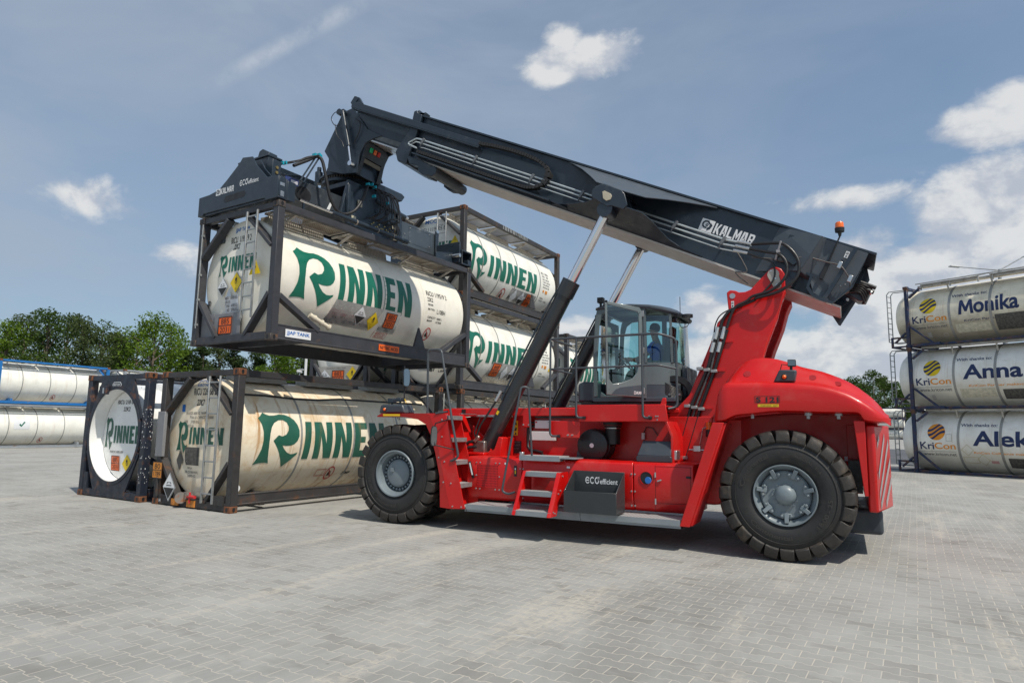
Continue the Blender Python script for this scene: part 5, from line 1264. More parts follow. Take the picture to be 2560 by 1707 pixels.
# fender shell: cross-sections along x
sec = []
def fsec(x, zl, zm, zt, ym, yt, yb=0.0, zc_=None):
    return [(x,yb+.05,zl),(x,yb+.005,zl+.02),(x,yb,zl+.05),(x,yb,zm-.08),(x,yb+.010,zm-.035),(x,yb+.035,zm-.010),(x,yb+.08,zm),(x,ym,zm+.012),(x,ym+.06,zm+.020),(x,ym+.10,zm+.05),(x,ym+.22,zt-.05-.1*(zt-zm)),(x,ym+.29,zt-.015),(x,yt+.08,zt),(x,YC,zt+.01)]
fs_ = [fsec(5.14,1.71,1.80,1.88,.40,.85,.14), fsec(5.17,1.71,1.95,2.10,.36,.75,.07), fsec(5.22,1.715,2.12,2.28,.35,.75,.02), fsec(5.30,1.73,2.215,2.38,.35,.75), fsec(5.42,1.785,2.225,2.52,.38,.80), fsec(5.62,1.81,2.225,2.61,.38,.82), fsec(5.90,1.84,2.215,2.585,.36,.82), fsec(6.20,1.84,2.20,2.47,.34,.80), fsec(6.45,1.83,2.17,2.40,.34,.80), fsec(6.70,1.83,2.09,2.29,.36,.80), fsec(6.84,1.82,2.01,2.20,.38,.80), fsec(6.90,1.74,1.975,2.15,.38,.80,.01), fsec(7.02,1.72,1.88,2.04,.40,.82,.03), fsec(7.13,1.72,1.80,1.90,.45,.85,.10), fsec(7.18,1.72,1.765,1.79,.5,.9,.20)]
def crm(rows, k):
    out = []
    for i in range(len(rows)-1):
        r0 = rows[max(0,i-1)]; r1 = rows[i]; r2 = rows[i+1]; r3 = rows[min(len(rows)-1,i+2)]
        for s_ in range(k):
            t_ = s_/k
            out.append([tuple(0.5*((2*b)+(-a+c)*t_+(2*a-5*b+4*c-d)*t_*t_+(-a+3*b-3*c+d)*t_**3) for a,b,c,d in zip(p0,p1,p2,p3)) for p0,p1,p2,p3 in zip(r0,r1,r2,r3)])
    return out+[rows[-1]]
fs_ = crm(fs_, 3)
q = MB(); q.sheet(fs_); q.sheet([[(p[0],YF(p[1]),p[2]) for p in r_] for r_ in fs_])
q.add(list(fs_[0])+[(5.14,YC,1.71)], [tuple(range(15))])
fe = q.build('engine_hood', RED, TR, smooth=38, solid=.010)
q = MB(); q.sheet([[(5.20,.06,1.73),(5.45,.06,1.785),(6.0,.06,1.84),(6.85,.06,1.83)],[(5.20,1.10,1.73),(5.45,1.10,1.785),(6.0,1.1,1.84),(6.85,1.1,1.83)]]); q.build('fender_liner', mat('red_liner',(.50,.012,.014),.5), TR, solid=.01)
q = MB()
for x in (5.62,6.28,6.62): q.cyl((x,.10,1.835),(x,.10,1.80),.045,n=12); q.cyl((x,.10,1.80),(x,.10,1.76),.022,n=8)
q.build('bolts', GALV, fe)
q = MB()
for x, y, z, a, b in ((5.52,.535,2.37,-.22,.12),(6.33,.50,2.300,-.125,.12),(6.62,.51,2.215,-.095,.12)):
    n_ = Vector((0,a,b)).normalized(); p_ = Vector((x,y,z)); q.cyl(p_-n_*.01, p_+n_*.010, .048, n=24)
q.build('hood_dimple_shade', mat('dimple_shade_red',(.30,.004,.006),.5), fe)  # thin dark red discs paint the shade of dimples on the hood
hf = lambda u, v, off: (u, -.0055-off*.6, v)
ART().frame(5.665,5.965,1.955,2.045,.005).text('S 121',5.68,5.95,1.962,2.032,1.028).build('lettering', BLKINK, fe, hf, .006)
a = ART().rect(5.70,5.95,1.905,1.940).build('warning_sticker', YEL, fe, hf, .005); letter(a, hf, BLKINK, [('!  WARNING  HOT',5.71,5.94,1.912,1.932)], None, .009, 0)
q = MB(); q.prism([(5.875,2.235),(6.13,2.235),(6.16,2.39),(5.95,2.395)], XZ, .22, .42); lh = q.build('marker_lamp', DARK2, fe, bevel=.02)
q = MB(); q.lathe([(-.004,0),(0,.030),(.012,.04)], (6.01,.210,2.30), (0,1,0), 20); q.build('lamp_bezel', BLACK, lh); q = MB(); q.lathe([(-.02,.0),(-.016,.018),(0,.026)], (6.01,.208,2.30), (0,1,0), 20); q.build('amber_lens', AMBER, lh, smooth=60)
q = MB(); q.box(6.05,6.15,.28,.36,2.44,2.53); q.cyl((6.09,.32,2.39),(6.09,.32,2.45),.018); q.build('work_lamp', BLACK, lh, bevel=.008); ART().rect(6.055,6.145,2.45,2.52).build('lamp_glass', MIRR, lh, lambda u,v,o: (u,.28-o,v), .003)
q = MB(); q.tube([(6.06,.30,2.46),(5.98,.29,2.47),(5.96,.3,2.40)], .006, 6); q.build('cable', HOSE, lh)
# rear counterweight block with slots
q = MB()
pl_ = [(6.90,.12),(6.985,.10),(7.00,.115),(7.19,.95),(7.20,YC),(6.90,YC)]
q.prism(pl_, lambda a,b,t: (a,b,t), .66, 1.69); q.prism([(a,YF(b)) for a,b in pl_], lambda a,b,t: (a,b,t), .66, 1.69)
cw = q.build('counterweight', RED, TR, bevel=.035, seg=3)
a = ART()
for (ua, va, ub, vb, w) in ((.08,1.46,.20,1.56,.05),(.08,1.10,.50,1.57,.06),(.08,.86,.72,1.50,.06),(.12,.74,.78,1.26,.06),(.42,.74,.80,1.02,.06)):
    a.poly([(ua,va-w),(ub,vb-w),(ub,vb+w*.5),(ua,va+w*.5)])
def cwf(u, v, off): return (7.00+.19*u/.835+off*.975, .115+u-off*.22, v)
a.build('vent_slot', mat('slot_grey',(.32,.29,.29),.5), cw, cwf, .006)
q = MB(); q.prism([(6.78,1.74),(6.90,1.74),(6.90,.85),(6.86,.85)], XZ, .06, .09); q.box(6.70,6.86,1.0,YF(1.0),.8,1.7); q.build('rear_frame', RED, TR, bevel=.006)
q = MB(); q.box(6.60,7.08,1.10,YF(1.10),.27,.60); q.build('rear_bumper', DARK2, TR, bevel=.05, seg=3)
q = MB(); q.box(6.70,6.85,.5,1.0,.85,1.25); q.tube([(6.6,.7,1.2),(6.75,.6,1.1),(6.80,.55,.95)], .02, 6); q.build('rear_hoses', HOSE, TR)
q = MB(); q.bar((6.62,1.045,1.55),(6.64,1.045,1.30),.02,.035,(1,0,0)); q.build('handle', RED, TR); ART().rect(6.66,6.71,1.22,1.28).build('sticker', WHITEP, TR, SD(1.05), .004)

# towers carrying the boom pivot
def tower(y0, y1, detail):
    pts = [(4.13,1.78),(4.36,1.93),(4.55,2.13),(4.76,2.53),(4.97,3.12),(5.00,3.24),(5.17,3.42),(5.155,3.62),(5.15,3.70),(5.20,3.735),(5.28,3.72),(5.33,3.69),(5.42,3.69),(5.50,3.72),(5.72,3.95),(5.80,4.02),(5.87,4.035),(5.94,4.0),(5.985,3.92),(5.985,3.66),(5.92,3.51),(5.85,3.26),(5.70,2.88),(5.55,2.30),(5.50,1.2),(4.13,1.2)]
    q = MB(); q.prism(pts, XZ, y0, y1); o = q.build('boom_tower', RED, TR, bevel=.012)
    return o
tw = tower(1.36, 1.42, True); tower(YF(1.42), YF(1.36), False)
q = MB()
edge = [(5.985,3.66),(5.92,3.51),(5.85,3.26),(5.70,2.88),(5.55,2.40)]
for (a, b), (c, d) in zip(edge, edge[1:]):
    q.bar((a-.02,1.47,b),(c-.02,1.47,d),.12,.03,(1,0,0)) if False else None
q.sheet([[(x,1.421,z) for x,z in edge],[(x-.02,1.66,z) for x,z in edge]]); q.sheet([[(x-.30,1.421,z) for x,z in edge],[(x-.30,1.66,z) for x,z in edge]]); q.sheet([[(x,YF(1.421),z) for x,z in edge],[(x-.02,YF(1.66),z) for x,z in edge]])
q.sheet([[(4.55,1.43,2.13),(4.97,1.43,3.12),(5.17,1.43,3.42)],[(4.55,1.60,2.13),(4.97,1.60,3.12),(5.17,1.6,3.42)]])
q.build('tower_flange', RED, TR, solid=.02)
q = MB(); q.box(4.9,5.5,1.43,YF(1.43),1.8,2.5); q.build('tower_crossmember', RED, TR, bevel=.02)
q = MB(); q.cyl((5.235,1.352,3.64),(5.235,1.362,3.64),.042,n=24); q.build('lifting_eye', mat('eye_sky_grey',(.30,.34,.40),.6), tw)
q = MB(); pin = [(5.83+.085*math.cos(a), 3.915+.085*math.sin(a)) for a in [R_(d) for d in range(-20,201,20)]]+[(5.88+.06*math.cos(a), 3.75+.06*math.sin(a)) for a in [R_(d) for d in range(190,351,20)]]
q.prism(pin, XZ, 1.325, 1.358); pn = q.build('pivot_pin_plate', mat('pin_plate_steel',(.42,.38,.33),.5,metal=.4,var=.15), tw, bevel=.004)
q = MB(); q.cyl((5.885,1.325,3.735),(5.885,1.30,3.735),.034,n=6); 
q.cyl((5.80,1.326,3.97),(5.80,1.318,3.97),.012,n=10); q.cyl((5.86,1.326,3.85),(5.86,1.316,3.85),.014,n=10); q.build('bolt', STEEL, pn)
a = ART().rect(5.215,5.255,3.46,3.56).build('sticker', WHITEP, tw, SD(1.36), .003); ART().ring(5.235,3.53,.007,.014).rect(5.225,5.245,3.475,3.495).build('mark', BLKINK, a, SD(1.36), .006)
# round hose opening at the tower foot
q = MB(); q.lathe([(0,.20),(-.02,.22),(-.02,.31),(.04,.31)], (4.30,1.50,2.14), (0,1,0), 40); q.build('hose_opening', BLACK, TR, smooth=30)
q = MB(); random.seed(11)
for i in range(9):
    a0 = i*.4; q.tube([(4.05-.02*i,1.50+.02*i,2.12+.02*i),(4.15,1.44,2.18+.02*i),(4.26,1.46,2.10+.022*i),(4.40,1.52,2.05+.02*i),(4.46,1.62,1.95)], .014, 6)
q.build('hose_bundle', HOSE, TR, smooth=60)
q = MB()
for i in range(6): q.cyl((4.12+.05*i,1.45,2.08+.03*(i%3)),(4.15+.05*i,1.44,2.09+.03*(i%3)),.02,n=8)
q.cyl((4.0,1.45,2.05),(4.05,1.44,2.12),.03); q.build('hose_fitting', STEEL, TR)
# filter and little valves low on the tower
q = MB(); q.cyl((4.85,1.30,1.50),(4.85,1.30,1.60),.05); q.build('filter_bowl', BLACK, TR); q = MB(); q.cyl((4.85,1.30,1.61),(4.85,1.30,1.72),.045); q.build('filter_cap', AMBER, TR)
q = MB(); q.tube([(4.85,1.28,1.66),(4.76,1.27,1.62),(4.74,1.27,1.5),(4.70,1.28,1.34)], .008, 6); q.box(4.62,4.72,1.27,1.33,1.28,1.36); q.cyl((4.55,1.29,1.30),(4.78,1.29,1.30),.012); q.build('valve_group', STEEL, TR)

# hydraulic lift cylinders
for y in (1.0, YF(1.0)):
    a = Vector((1.15,y,1.17)); b = Vector((3.36,y,5.13)); d = (b-a).normalized(); hd = a+d*3.26
    q = MB(); q.cyl(a+d*.02, hd-d*.28, .135, n=40); q.cyl(hd-d*.28, hd, .155, n=40); q.cyl(a-d*.08, a+d*.04, .12, n=32)
    cb_ = q.build('lift_cylinder', mat('cylinder_paint',(.022,.025,.028),.34,var=.08,coat=.3,bump=.02), TR, smooth=35)
    q = MB(); q.cyl(hd, b, .082, n=40); q.build('piston_rod', CHROME, cb_, smooth=40)
    q = MB(); q.cyl(b-Vector((0,.14,0)), b+Vector((0,.14,0)), .13, n=32); q.build('rod_eye', DARK, cb_, smooth=40)
    q = MB(); s = d.orthogonal().normalized(); s = Vector((-d.z,0,d.x))
    q.tube([a+d*.95+s*.10+Vector((0,-.12,0)), a+d*1.1+s*.13+Vector((0,-.10,0)), a+d*2.8+s*.13+Vector((0,-.10,0)), a+d*3.02+s*.12+Vector((0,-.09,0)), a+d*3.06+s*.06+Vector((0,-.1,0))], .016, 8); q.build('hydraulic_pipe', DARK, cb_, smooth=50)
    if y < 2:
        a_ = a+d*1.0
        ART().rect(-.035,.035,-.02,.02)
        k_ = a+d*.74+s*(-.0)
        ART().rect(0,.045,0,.07).build('sticker', YEL, cb_, lambda u,v,o: tuple(a+d*(.70+v)+s*(.03+u)+Vector((0,-.133-o,0))), .004)

# boom: s along the boom from the tail, n square to it
CA, SA = math.cos(R_(25.3)), math.sin(R_(25.3))
def BP(s, n, y): return (6.59-s*CA+n*SA, y, 3.43+s*SA+n*CA)
def BF(y): return lambda u, v, off: BP(-u, v, y-off)
YB0, YB1 = 1.60, 2.55
BXc = (YB0+YB1)/2
q = MB()
side = [(-.15,.90),(-.14,.56),(-.13,.34),(0.0,.035),(8.68,.035),(8.68,.88),(-.15,.88)]
for ya, yb in ((YB0,YB0+.02),(YB1-.02,YB1)):
    q.prism([(-.15,.88),(-.15,.34),(.02,.035),(8.68,.035),(8.68,.88)], lambda a,b,t: BP(a,b,t), ya, yb)
bm_ = q.build('boom', DARK, TR, bevel=.004, seg=1)
q = MB(); q.prism([(-.25,.882),(8.70,.882),(8.70,.912),(-.25,.912)], lambda a,b,t: BP(a,b,t), YB0-.06, YB1+.06); q.build('top_flange', DARK, bm_)
q = MB(); q.prism([(-.12,.004),(8.55,.004),(8.55,.034),(-.12,.034)], lambda a,b,t: BP(a,b,t), YB0-.06, YB1+.06); bf_ = q.build('bottom_flange', mat('boom_underside_bounce',(.46,.45,.42),.5,var=.04), bm_)  # light thrown up from the ground is put into this pale underside colour
q = MB(); q.prism([(-.26,.72),(-.16,.88),(.05,.88),(.05,.035),(-.13,-.10),(-.16,-.10)], lambda a,b,t: BP(a,b,t), YB1+.001, YB1+.03); q.build('rear_end_plate', DARK, bm_)
# cranked side plates at the tail
q = MB()
q.sheet([[BP(1.14,.875,1.595),BP(1.16,.56,1.595),BP(1.20,.12,1.595)],[BP(.50,.880,1.40),BP(.54,.56,1.38),BP(.58,.30,1.38)]])
q.sheet([[BP(.50,.880,1.40),BP(.54,.56,1.38),BP(.58,.30,1.38)],[BP(.44,.875,1.50),BP(.43,.56,1.50),BP(.44,.27,1.50)]])
q.sheet([[BP(.44,.875,1.50),BP(.43,.56,1.50),BP(.44,.27,1.50),BP(.30,.08,1.50)],[BP(-.15,.875,1.55),BP(-.14,.56,1.55),BP(-.12,.34,1.55),BP(.0,.03,1.55)]])
q.sheet([[BP(1.20,.12,1.595),BP(.58,.30,1.38),BP(.44,.27,1.50)],[BP(1.20,.09,1.60),BP(.60,.27,1.60),BP(.41,.24,1.60)]])
q.build('cranked_side_plate', GUSS, bm_, solid=.012)
q = MB(); q.prism([(.55,.31),(.43,.28),(.41,.10),(.30,.02),(.17,.0),(.0,.01),(-.16,.33),(-.14,.36),(.0,.04),(.28,.06),(.38,.14),(.40,.30),(.54,.335)], lambda a,b,t: BP(a,b,t), 1.44, 1.50); q.build('edge_trim', DARK, bm_)
q = MB(); q.bar(BP(.02,.88,1.47),BP(.12,.05,1.47),.05,.05,(0,1,0)); q.build('stiffener', DARK, bm_); 
q = MB(); q.bar(BP(.95,.78,1.52),BP(.80,.78,1.50),.02,.02,(0,1,0)); q.build('lifting_lug', DARK, bm_)
q = MB(); q.prism([(.95,.35),(1.0,.02),(.80,-.05),(.60,.05),(.60,.30)], lambda a,b,t: BP(a,b,t), 1.43, 1.58); q.build('pivot_housing', DARK, bm_, bevel=.01)
# gussets round the cylinder pins, both sides
for sd_ in (1, -1):
    fy = (lambda y: y) if sd_ == 1 else (lambda y: 2*BXc-y)
    q = MB()
    lo = [(4.97,.865,1.555),(4.86,.845,1.515),(4.60,.78,1.384),(4.25,.645,1.114),(3.99,.53,.884),(3.44,.515,.854),(3.08,.53,.884),(2.84,.65,1.124),(2.56,.75,1.324),(2.30,.823,1.470),(2.15,.85,1.525)]
    hi = [(a, .876, 1.577) for a, b, c in lo]
    q.sheet([[BP(a,b,fy(c)) for a,b,c in lo],[BP(a,b,fy(c)) for a,b,c in hi]]); q.build('upper_gusset', GUSS, bm_, solid=.012)
    q = MB()
    up = [(4.95,.060,1.507),(4.72,.095,1.41),(4.41,.148,1.26),(4.14,.204,1.104),(3.93,.267,.928),(3.38,.290,.863),(3.03,.290,.863),(2.87,.24,1.003),(2.74,.170,1.199),(2.61,.112,1.362),(2.41,.07,1.479),(2.04,.055,1.521)]
    dn = [(a, .036, 1.577) for a, b, c in up]
    q.sheet([[BP(a,b,fy(c)) for a,b,c in up],[BP(a,b,fy(c)) for a,b,c in dn]]); q.build('lower_gusset', DARK, bm_, solid=.012)
    q = MB(); pp = [(3.98,.37),(3.94,.46),(3.84,.53),(3.49,.52),(3.42,.48),(3.30,.33),(3.33,.24),(3.55,.235),(3.62,.20),(3.80,.24),(3.94,.27)]
    for ya, yb in ((.84,.875),(1.12,1.155)): q.prism(pp, lambda a,b,t: BP(a,b,t), fy(ya), fy(yb))
    q.prism([(3.95,.50),(3.84,.545),(3.48,.535),(3.42,.49)], lambda a,b,t: BP(a,b,t), fy(.876), fy(1.58)); pz = q.build('pin_bracket', DARK, bm_, bevel=.01)
    q = MB(); q.prism([(3.79,.40),(3.76,.425),(3.64,.41),(3.60,.38),(3.60,.32),(3.66,.28),(3.73,.30)], lambda a,b,t: BP(a,b,t), fy(.825), fy(.838)); q.build('pin_keeper', mat('keeper_steel',(.45,.40,.30),.5,var=.12), pz, bevel=.004)
# collar at the front of the outer section, inner section
q = MB()
q.prism([(8.78,.92),(8.72,.96),(8.68,.91),(8.55,.90),(8.50,.57),(8.48,.2),(8.45,-.13),(8.70,-.14),(8.84,.02),(8.70,.57)], lambda a,b,t: BP(a,b,t), YB0-.10, YB0-.02)
q.prism([(8.78,.92),(8.72,.96),(8.68,.91),(8.55,.90),(8.50,.57),(8.48,.2),(8.45,-.13),(8.70,-.14),(8.84,.02),(8.70,.57)], lambda a,b,t: BP(a,b,t), YB1+.02, YB1+.10)
q.box(0,0,0,0,0,0) if False else None
q.prism([(8.52,.912),(8.74,.912),(8.74,.99),(8.70,.99),(8.68,.93),(8.58,.93),(8.56,.985),(8.52,.985)], lambda a,b,t: BP(a,b,t), YB0-.04, YB0+.12)
q.prism([(8.45,-.14),(8.75,-.14),(8.75,.0),(8.45,.0)], lambda a,b,t: BP(a,b,t), YB0-.02, YB1+.02)
q.build('boom_collar', DARK, bm_, bevel=.012)
q = MB()
pts = [(8.50,.03),(8.36,-.12),(8.12,-.10),(8.08,-.20),(7.92,-.24),(7.72,-.20),(7.62,-.10),(7.70,-.02),(8.05,.02)]
for yy in (YB0-.12, YB1-.10): q.prism(pts, lambda a,b,t: BP(a,b,t), yy, yy+.20)
q.cyl(BP(7.73,-.11,YB0-.13), BP(7.73,-.11,YB1+.12), .105, n=28); q.build('support_roller', DARK, bm_, bevel=.01)
q = MB(); q.prism([(8.4,.12),(10.45,.12),(10.50,.80),(8.4,.80)], lambda a,b,t: BP(a,b,t), 1.70, 2.45); bi = q.build('inner_boom', DARK, bm_, bevel=.01)
q = MB(); q.prism([(8.5,.090),(10.2,.090),(10.2,.118),(8.5,.118)], lambda a,b,t: BP(a,b,t), 1.68, 2.47); q.build('slide_plate', mat('polished_slide',(.55,.55,.54),.3,metal=.6), bi)
q = MB(); q.prism([(8.85,.16),(9.95,.155),(9.95,.25),(8.85,.26)], lambda a,b,t: BP(a,b,t), 1.685, 1.699); q.build('wear_strip', mat('scuffed_slate',(.10,.11,.11),.4,var=.3,vscale=8), bi)
q = MB(); q.prism([(6.86,.615),(10.42,.60),(10.44,.735),(6.88,.725)], lambda a,b,t: BP(a,b,t), 1.42, 1.52); q.prism([(6.86,.590),(10.4,.578),(10.4,.598),(6.86,.612)], lambda a,b,t: BP(a,b,t), 1.42, 1.66); q.build('hose_trough', DARK, bm_, bevel=.006)
q = MB()
for (s_, n_) in ((9.1,.66),): q.bar(BP(s_,n_-.05,1.60),BP(s_,n_+.05,1.60),.1,.2)
# energy chain
cl = [(6.85,.67),(6.5,.71),(6.1,.73),(5.8,.725),(5.5,.70),(5.3,.64),(5.19,.54),(5.16,.44),(5.20,.32),(5.32,.22),(5.5,.165),(6.0,.15),(7.0,.15),(8.2,.15)]
def resamp(P, st):
    out = [P[0]]; acc = 0
    for a, b in zip(P, P[1:]):
        L = math.hypot(b[0]-a[0], b[1]-a[1]); n_ = max(1, int(L/st))
        out += [(a[0]+(b[0]-a[0])*i/n_, a[1]+(b[1]-a[1])*i/n_) for i in range(1, n_+1)]
    return out
rs_ = resamp(cl, .055); q = MB()
for (a, b), (c, d) in zip(rs_, rs_[1:]):
    q.bar(BP(a,b,1.42),BP(a+(c-a)*.86,b+(d-b)*.86,1.42),.13,.058,BP(0,1,0) if False else (SA,0,CA)) if abs(c-a) > abs(d-b) else q.bar(BP(a,b,1.42),BP(a+(c-a)*.86,b+(d-b)*.86,1.42),.13,.058,(0,1,0)) if False else q.bar(BP(a,b,1.42),BP(a+(c-a)*.86,b+(d-b)*.86,1.42),.105,.13,(0,1,0))
q.build('energy_chain', mat('chain_plastic',(.020,.019,.018),.6,var=.3,vscale=20), bm_)
q = MB(); q.prism([(4.95,.075),(8.3,.075),(8.3,.10),(4.95,.10)], lambda a,b,t: BP(a,b,t), 1.36, 1.60); q.prism([(4.6,.06),(5.0,.10),(5.0,.085)], lambda a,b,t: BP(a,b,t), 1.40, 1.58); q.build('chain_tray', DARK, bm_)
# steel pipes
q = MB(); q.tube([BP(8.30,.22,1.44),BP(8.52,.24,1.43),BP(8.53,.27,1.43),BP(8.38,.395,1.43),BP(8.30,.405,1.43),BP(4.08,.405,1.43)], .017, 8); q.tube([BP(8.28,.215,1.44),BP(8.50,.215,1.44),BP(8.36,.33,1.43),BP(8.28,.335,1.43),BP(4.05,.335,1.43)], .015, 8); q.tube([BP(8.20,.25,1.43),BP(8.10,.26,1.43),BP(4.10,.255,1.43)], .010, 8)
for n_, r_ in ((.40,.017),(.325,.015),(.245,.010)): q.tube([BP(3.35,n_,1.43),BP(1.79,n_-.0,1.43),BP(1.52,n_+.03,1.40)], r_, 8)
q.build('hydraulic_pipes', PIPE, bm_, smooth=50)
for s_ in (8.17,6.80,5.47,4.40,2.62,1.80):
    q = MB(); q.bar(BP(s_,.44,1.405),BP(s_+.03,.30,1.405),.05,.03,(0,1,0)); q.bar(BP(s_+.01,.42,1.41),BP(s_+.01,.42,1.59),.03,.03); q.bar(BP(s_+.03,.30,1.41),BP(s_+.03,.24,1.42),.02,.02,(0,1,0)); q.build('pipe_clamp', mat('clamp_grey',(.13,.14,.15),.5), bm_, bevel=.004, seg=1)
q = MB()
for n_ in (.43,.355,.28): q.cyl(BP(1.60,n_,1.40),BP(1.38,n_+.02,1.38),.022,n=8)
for n_ in (.405,.335): q.cyl(BP(7.16,n_,1.43),BP(7.08,n_,1.43),.024,n=8)
q.build('pipe_fitting', STEEL, bm_, smooth=40)
# rear hoses looping over the pivot and down the tower
def hs(pts, r): 
    P = [Vector(p) for p in pts]; out = []
    for i in range(len(P)-1):
        p0 = P[max(0,i-1)]; p1 = P[i]; p2 = P[i+1]; p3 = P[min(len(P)-1,i+2)]
        for k in range(6):
            t = k/6; out.append(0.5*((2*p1)+(-p0+p2)*t+(2*p0-5*p1+4*p2-p3)*t*t+(-p0+3*p1-3*p2+p3)*t**3))
    out.append(P[-1]); return out
q = MB()
q.tube(hs([BP(1.38,.45,1.38),BP(1.10,.54,1.30),BP(.93,.57,1.26),BP(.74,.49,1.24),BP(.61,.36,1.22),BP(.56,.20,1.21),BP(.60,.04,1.20),BP(.72,-.13,1.22),BP(.95,-.30,1.26),(5.62,1.30,3.56),(5.41,1.30,3.50),(5.22,1.30,3.42),(5.10,1.30,3.30),(5.03,1.30,3.13)], .6) if False else hs([BP(1.38,.45,1.38),BP(1.10,.54,1.30),BP(.93,.57,1.26),BP(.74,.49,1.24),BP(.61,.36,1.22),BP(.56,.20,1.21),BP(.60,.04,1.20),BP(.72,-.13,1.22),BP(.95,-.30,1.26),(5.55,1.30,3.54),(5.36,1.30,3.47),(5.20,1.30,3.40),(5.10,1.30,3.28),(5.05,1.30,3.13)],.6), .024, 10)
q.tube(hs([BP(1.38,.375,1.38),BP(1.10,.40,1.32),BP(.93,.41,1.28),BP(.80,.34,1.26),(BP(.72,.20,1.24)),BP(.72,.05,1.23),BP(.82,-.14,1.24),BP(1.02,-.30,1.27),(5.45,1.28,3.53),(5.30,1.28,3.46),(5.22,1.28,3.34),(5.15,1.28,3.13)],.6), .022, 10)
q.tube(hs([BP(1.38,.30,1.38),BP(1.15,.29,1.34),BP(1.0,.28,1.33),BP(.90,.18,1.32),BP(.86,.02,1.32),BP(.92,-.20,1.31)],.6), .013, 8)
q.tube(hs([(5.40,1.34,3.50),(5.1,1.32,3.38),(4.99,1.32,3.24),(4.95,1.33,3.05)],.6), .010, 8)
q.build('boom_hoses', HOSE, TR, smooth=60)
q = MB(); q.tube(hs([BP(1.3,.27,1.38),BP(1.0,.34,1.40),BP(.85,.36,1.40),BP(.6,.52,1.42),BP(.3,.55,1.44),BP(.12,.56,1.43),BP(-.02,.47,1.44),BP(-.10,.38,1.48),BP(-.12,.25,1.55),BP(-.04,.22,1.6)],.6), .011, 8)
q.tube(hs([BP(1.55,.28,1.5),BP(1.42,.18,1.5),BP(1.3,.05,1.5),BP(1.45,-.02,1.5),BP(1.2,-.12,1.5)],.6), .009, 8); q.build('cable', mat('cable_sheath',(.10,.09,.085),.4), bm_, smooth=60)
q = MB(); q.bar(BP(.98,.60,1.25),BP(.95,.32,1.30),.028,.03,(0,1,0)); q.box(*[c for c in (0,0,0,0,0,0)]) if False else None; q.bar(BP(.96,.45,1.26),BP(.98,.45,1.56),.06,.04); q.build('hose_clamp', mat('clamp_light',(.30,.30,.31),.45), bm_, bevel=.006)
q = MB(); q.prism([(1.0,.44),(.93,.60),(.82,.56),(.66,.40),(.70,.34)], lambda a,b,t: BP(a,b,t), 1.36, 1.44); q.build('hose_bracket', DARK, bm_, bevel=.006)
q = MB()
for s_, n_ in ((.12,.56),(-.08,.42)): q.bar(BP(s_,n_-.05,1.41),BP(s_,n_+.05,1.41),.05,.05,(0,1,0))
q.build('pipe_clamp', STEEL, bm_, bevel=.004)
for k, pp in enumerate((((5.01,3.11),(4.86,2.56),(4.60,1.98),(4.35,1.16)),((5.06,3.12),(4.90,2.54),(4.66,1.96),(4.41,1.15)),((5.15,3.12),(4.96,2.52),(4.73,1.93),(4.48,1.13)))):
    q = MB(); q.tube([(x,1.315,z) for x, z in pp], (.027,.017,.027)[k], 10)
    q.build('tower_hose', (HOSE, mat('braided_hose',(.09,.09,.09),.5,var=.8,vscale=60), HOSE)[k], TR, smooth=60)
q = MB(); 
for x in (5.02,5.12): q.cyl((x,1.30,3.16),(x-.05,1.30,2.98),.030,n=8); q.cyl((x-.07,1.30,2.93),(x-.11,1.30,2.78),.030,n=8)
q.cyl((4.97,1.30,3.08),(4.93,1.30,2.95),.018,n=8); q.build('pipe_fitting', PIPE, TR, smooth=40)
for x, z in ((4.86,2.53),(4.66,1.96),(4.40,1.22)):
    for k in range(3):
        q = MB(); q.box(x-.17+k*.105, x-.08+k*.105, 1.262, 1.355, z-.02-.022*k, z+.025-.022*k); q.build('hose_clamp', GALV, tw, bevel=.004, seg=1)
q = MB()
for x, z in ((5.03,2.94),(4.90,2.50),(4.70,1.93),(4.44,1.2)): q.box(x-.12,x+.20,1.33,1.358,z-.012,z+.012)
q.build('hose_bracket', RED, tw)
# beacon
q = MB(); q.tube([BP(.28,.33,1.46),BP(.28,.56,1.46),BP(.29,.98,1.46)], .012, 8); bc = q.build('beacon', BLACK, TR, smooth=50)
q = MB(); q.box(0,1,0,1,0,1) if False else q.bar(BP(.28,.30,1.47),BP(.28,.56,1.47),.05,.05,(0,1,0)); bz = Vector(BP(.29,.97,1.46))
q.cyl(bz, bz+Vector((0,0,.06)), .018,.03); q.cyl(bz+Vector((0,0,.06)), bz+Vector((0,0,.12)), .062,.066, n=24); q.build('beacon_base', BLACK, bc, smooth=40)
q = MB(); q.lathe([(.121,.060),(.19,.058),(.205,.048),(.207,0)], bz, (0,0,1), 28); q.build('amber_lens', AMBER, bc, smooth=40)
a = ART(); 
# white sticker and bolts at the tail
a = ART().poly([(0,0),(.05,0),(.05,.10),(0,.10)]).build('sticker', WHITEP, bm_, lambda u,v,o: BP(.125-u,.70+v,1.50-o), .012); ART().ring(.025,.07,.008,.016).rect(.015,.035,.015,.035).build('mark', BLKINK, a, lambda u,v,o: BP(.125-u,.70+v,1.50-o), .016)
q = MB()
for s_, n_ in ((.07,.40),(.0,.30),(.10,.30),(-.05,.34)): q.cyl(BP(s_,n_,1.51),BP(s_,n_,1.49),.010,n=8)
q.build('bolts', GALV, bm_)
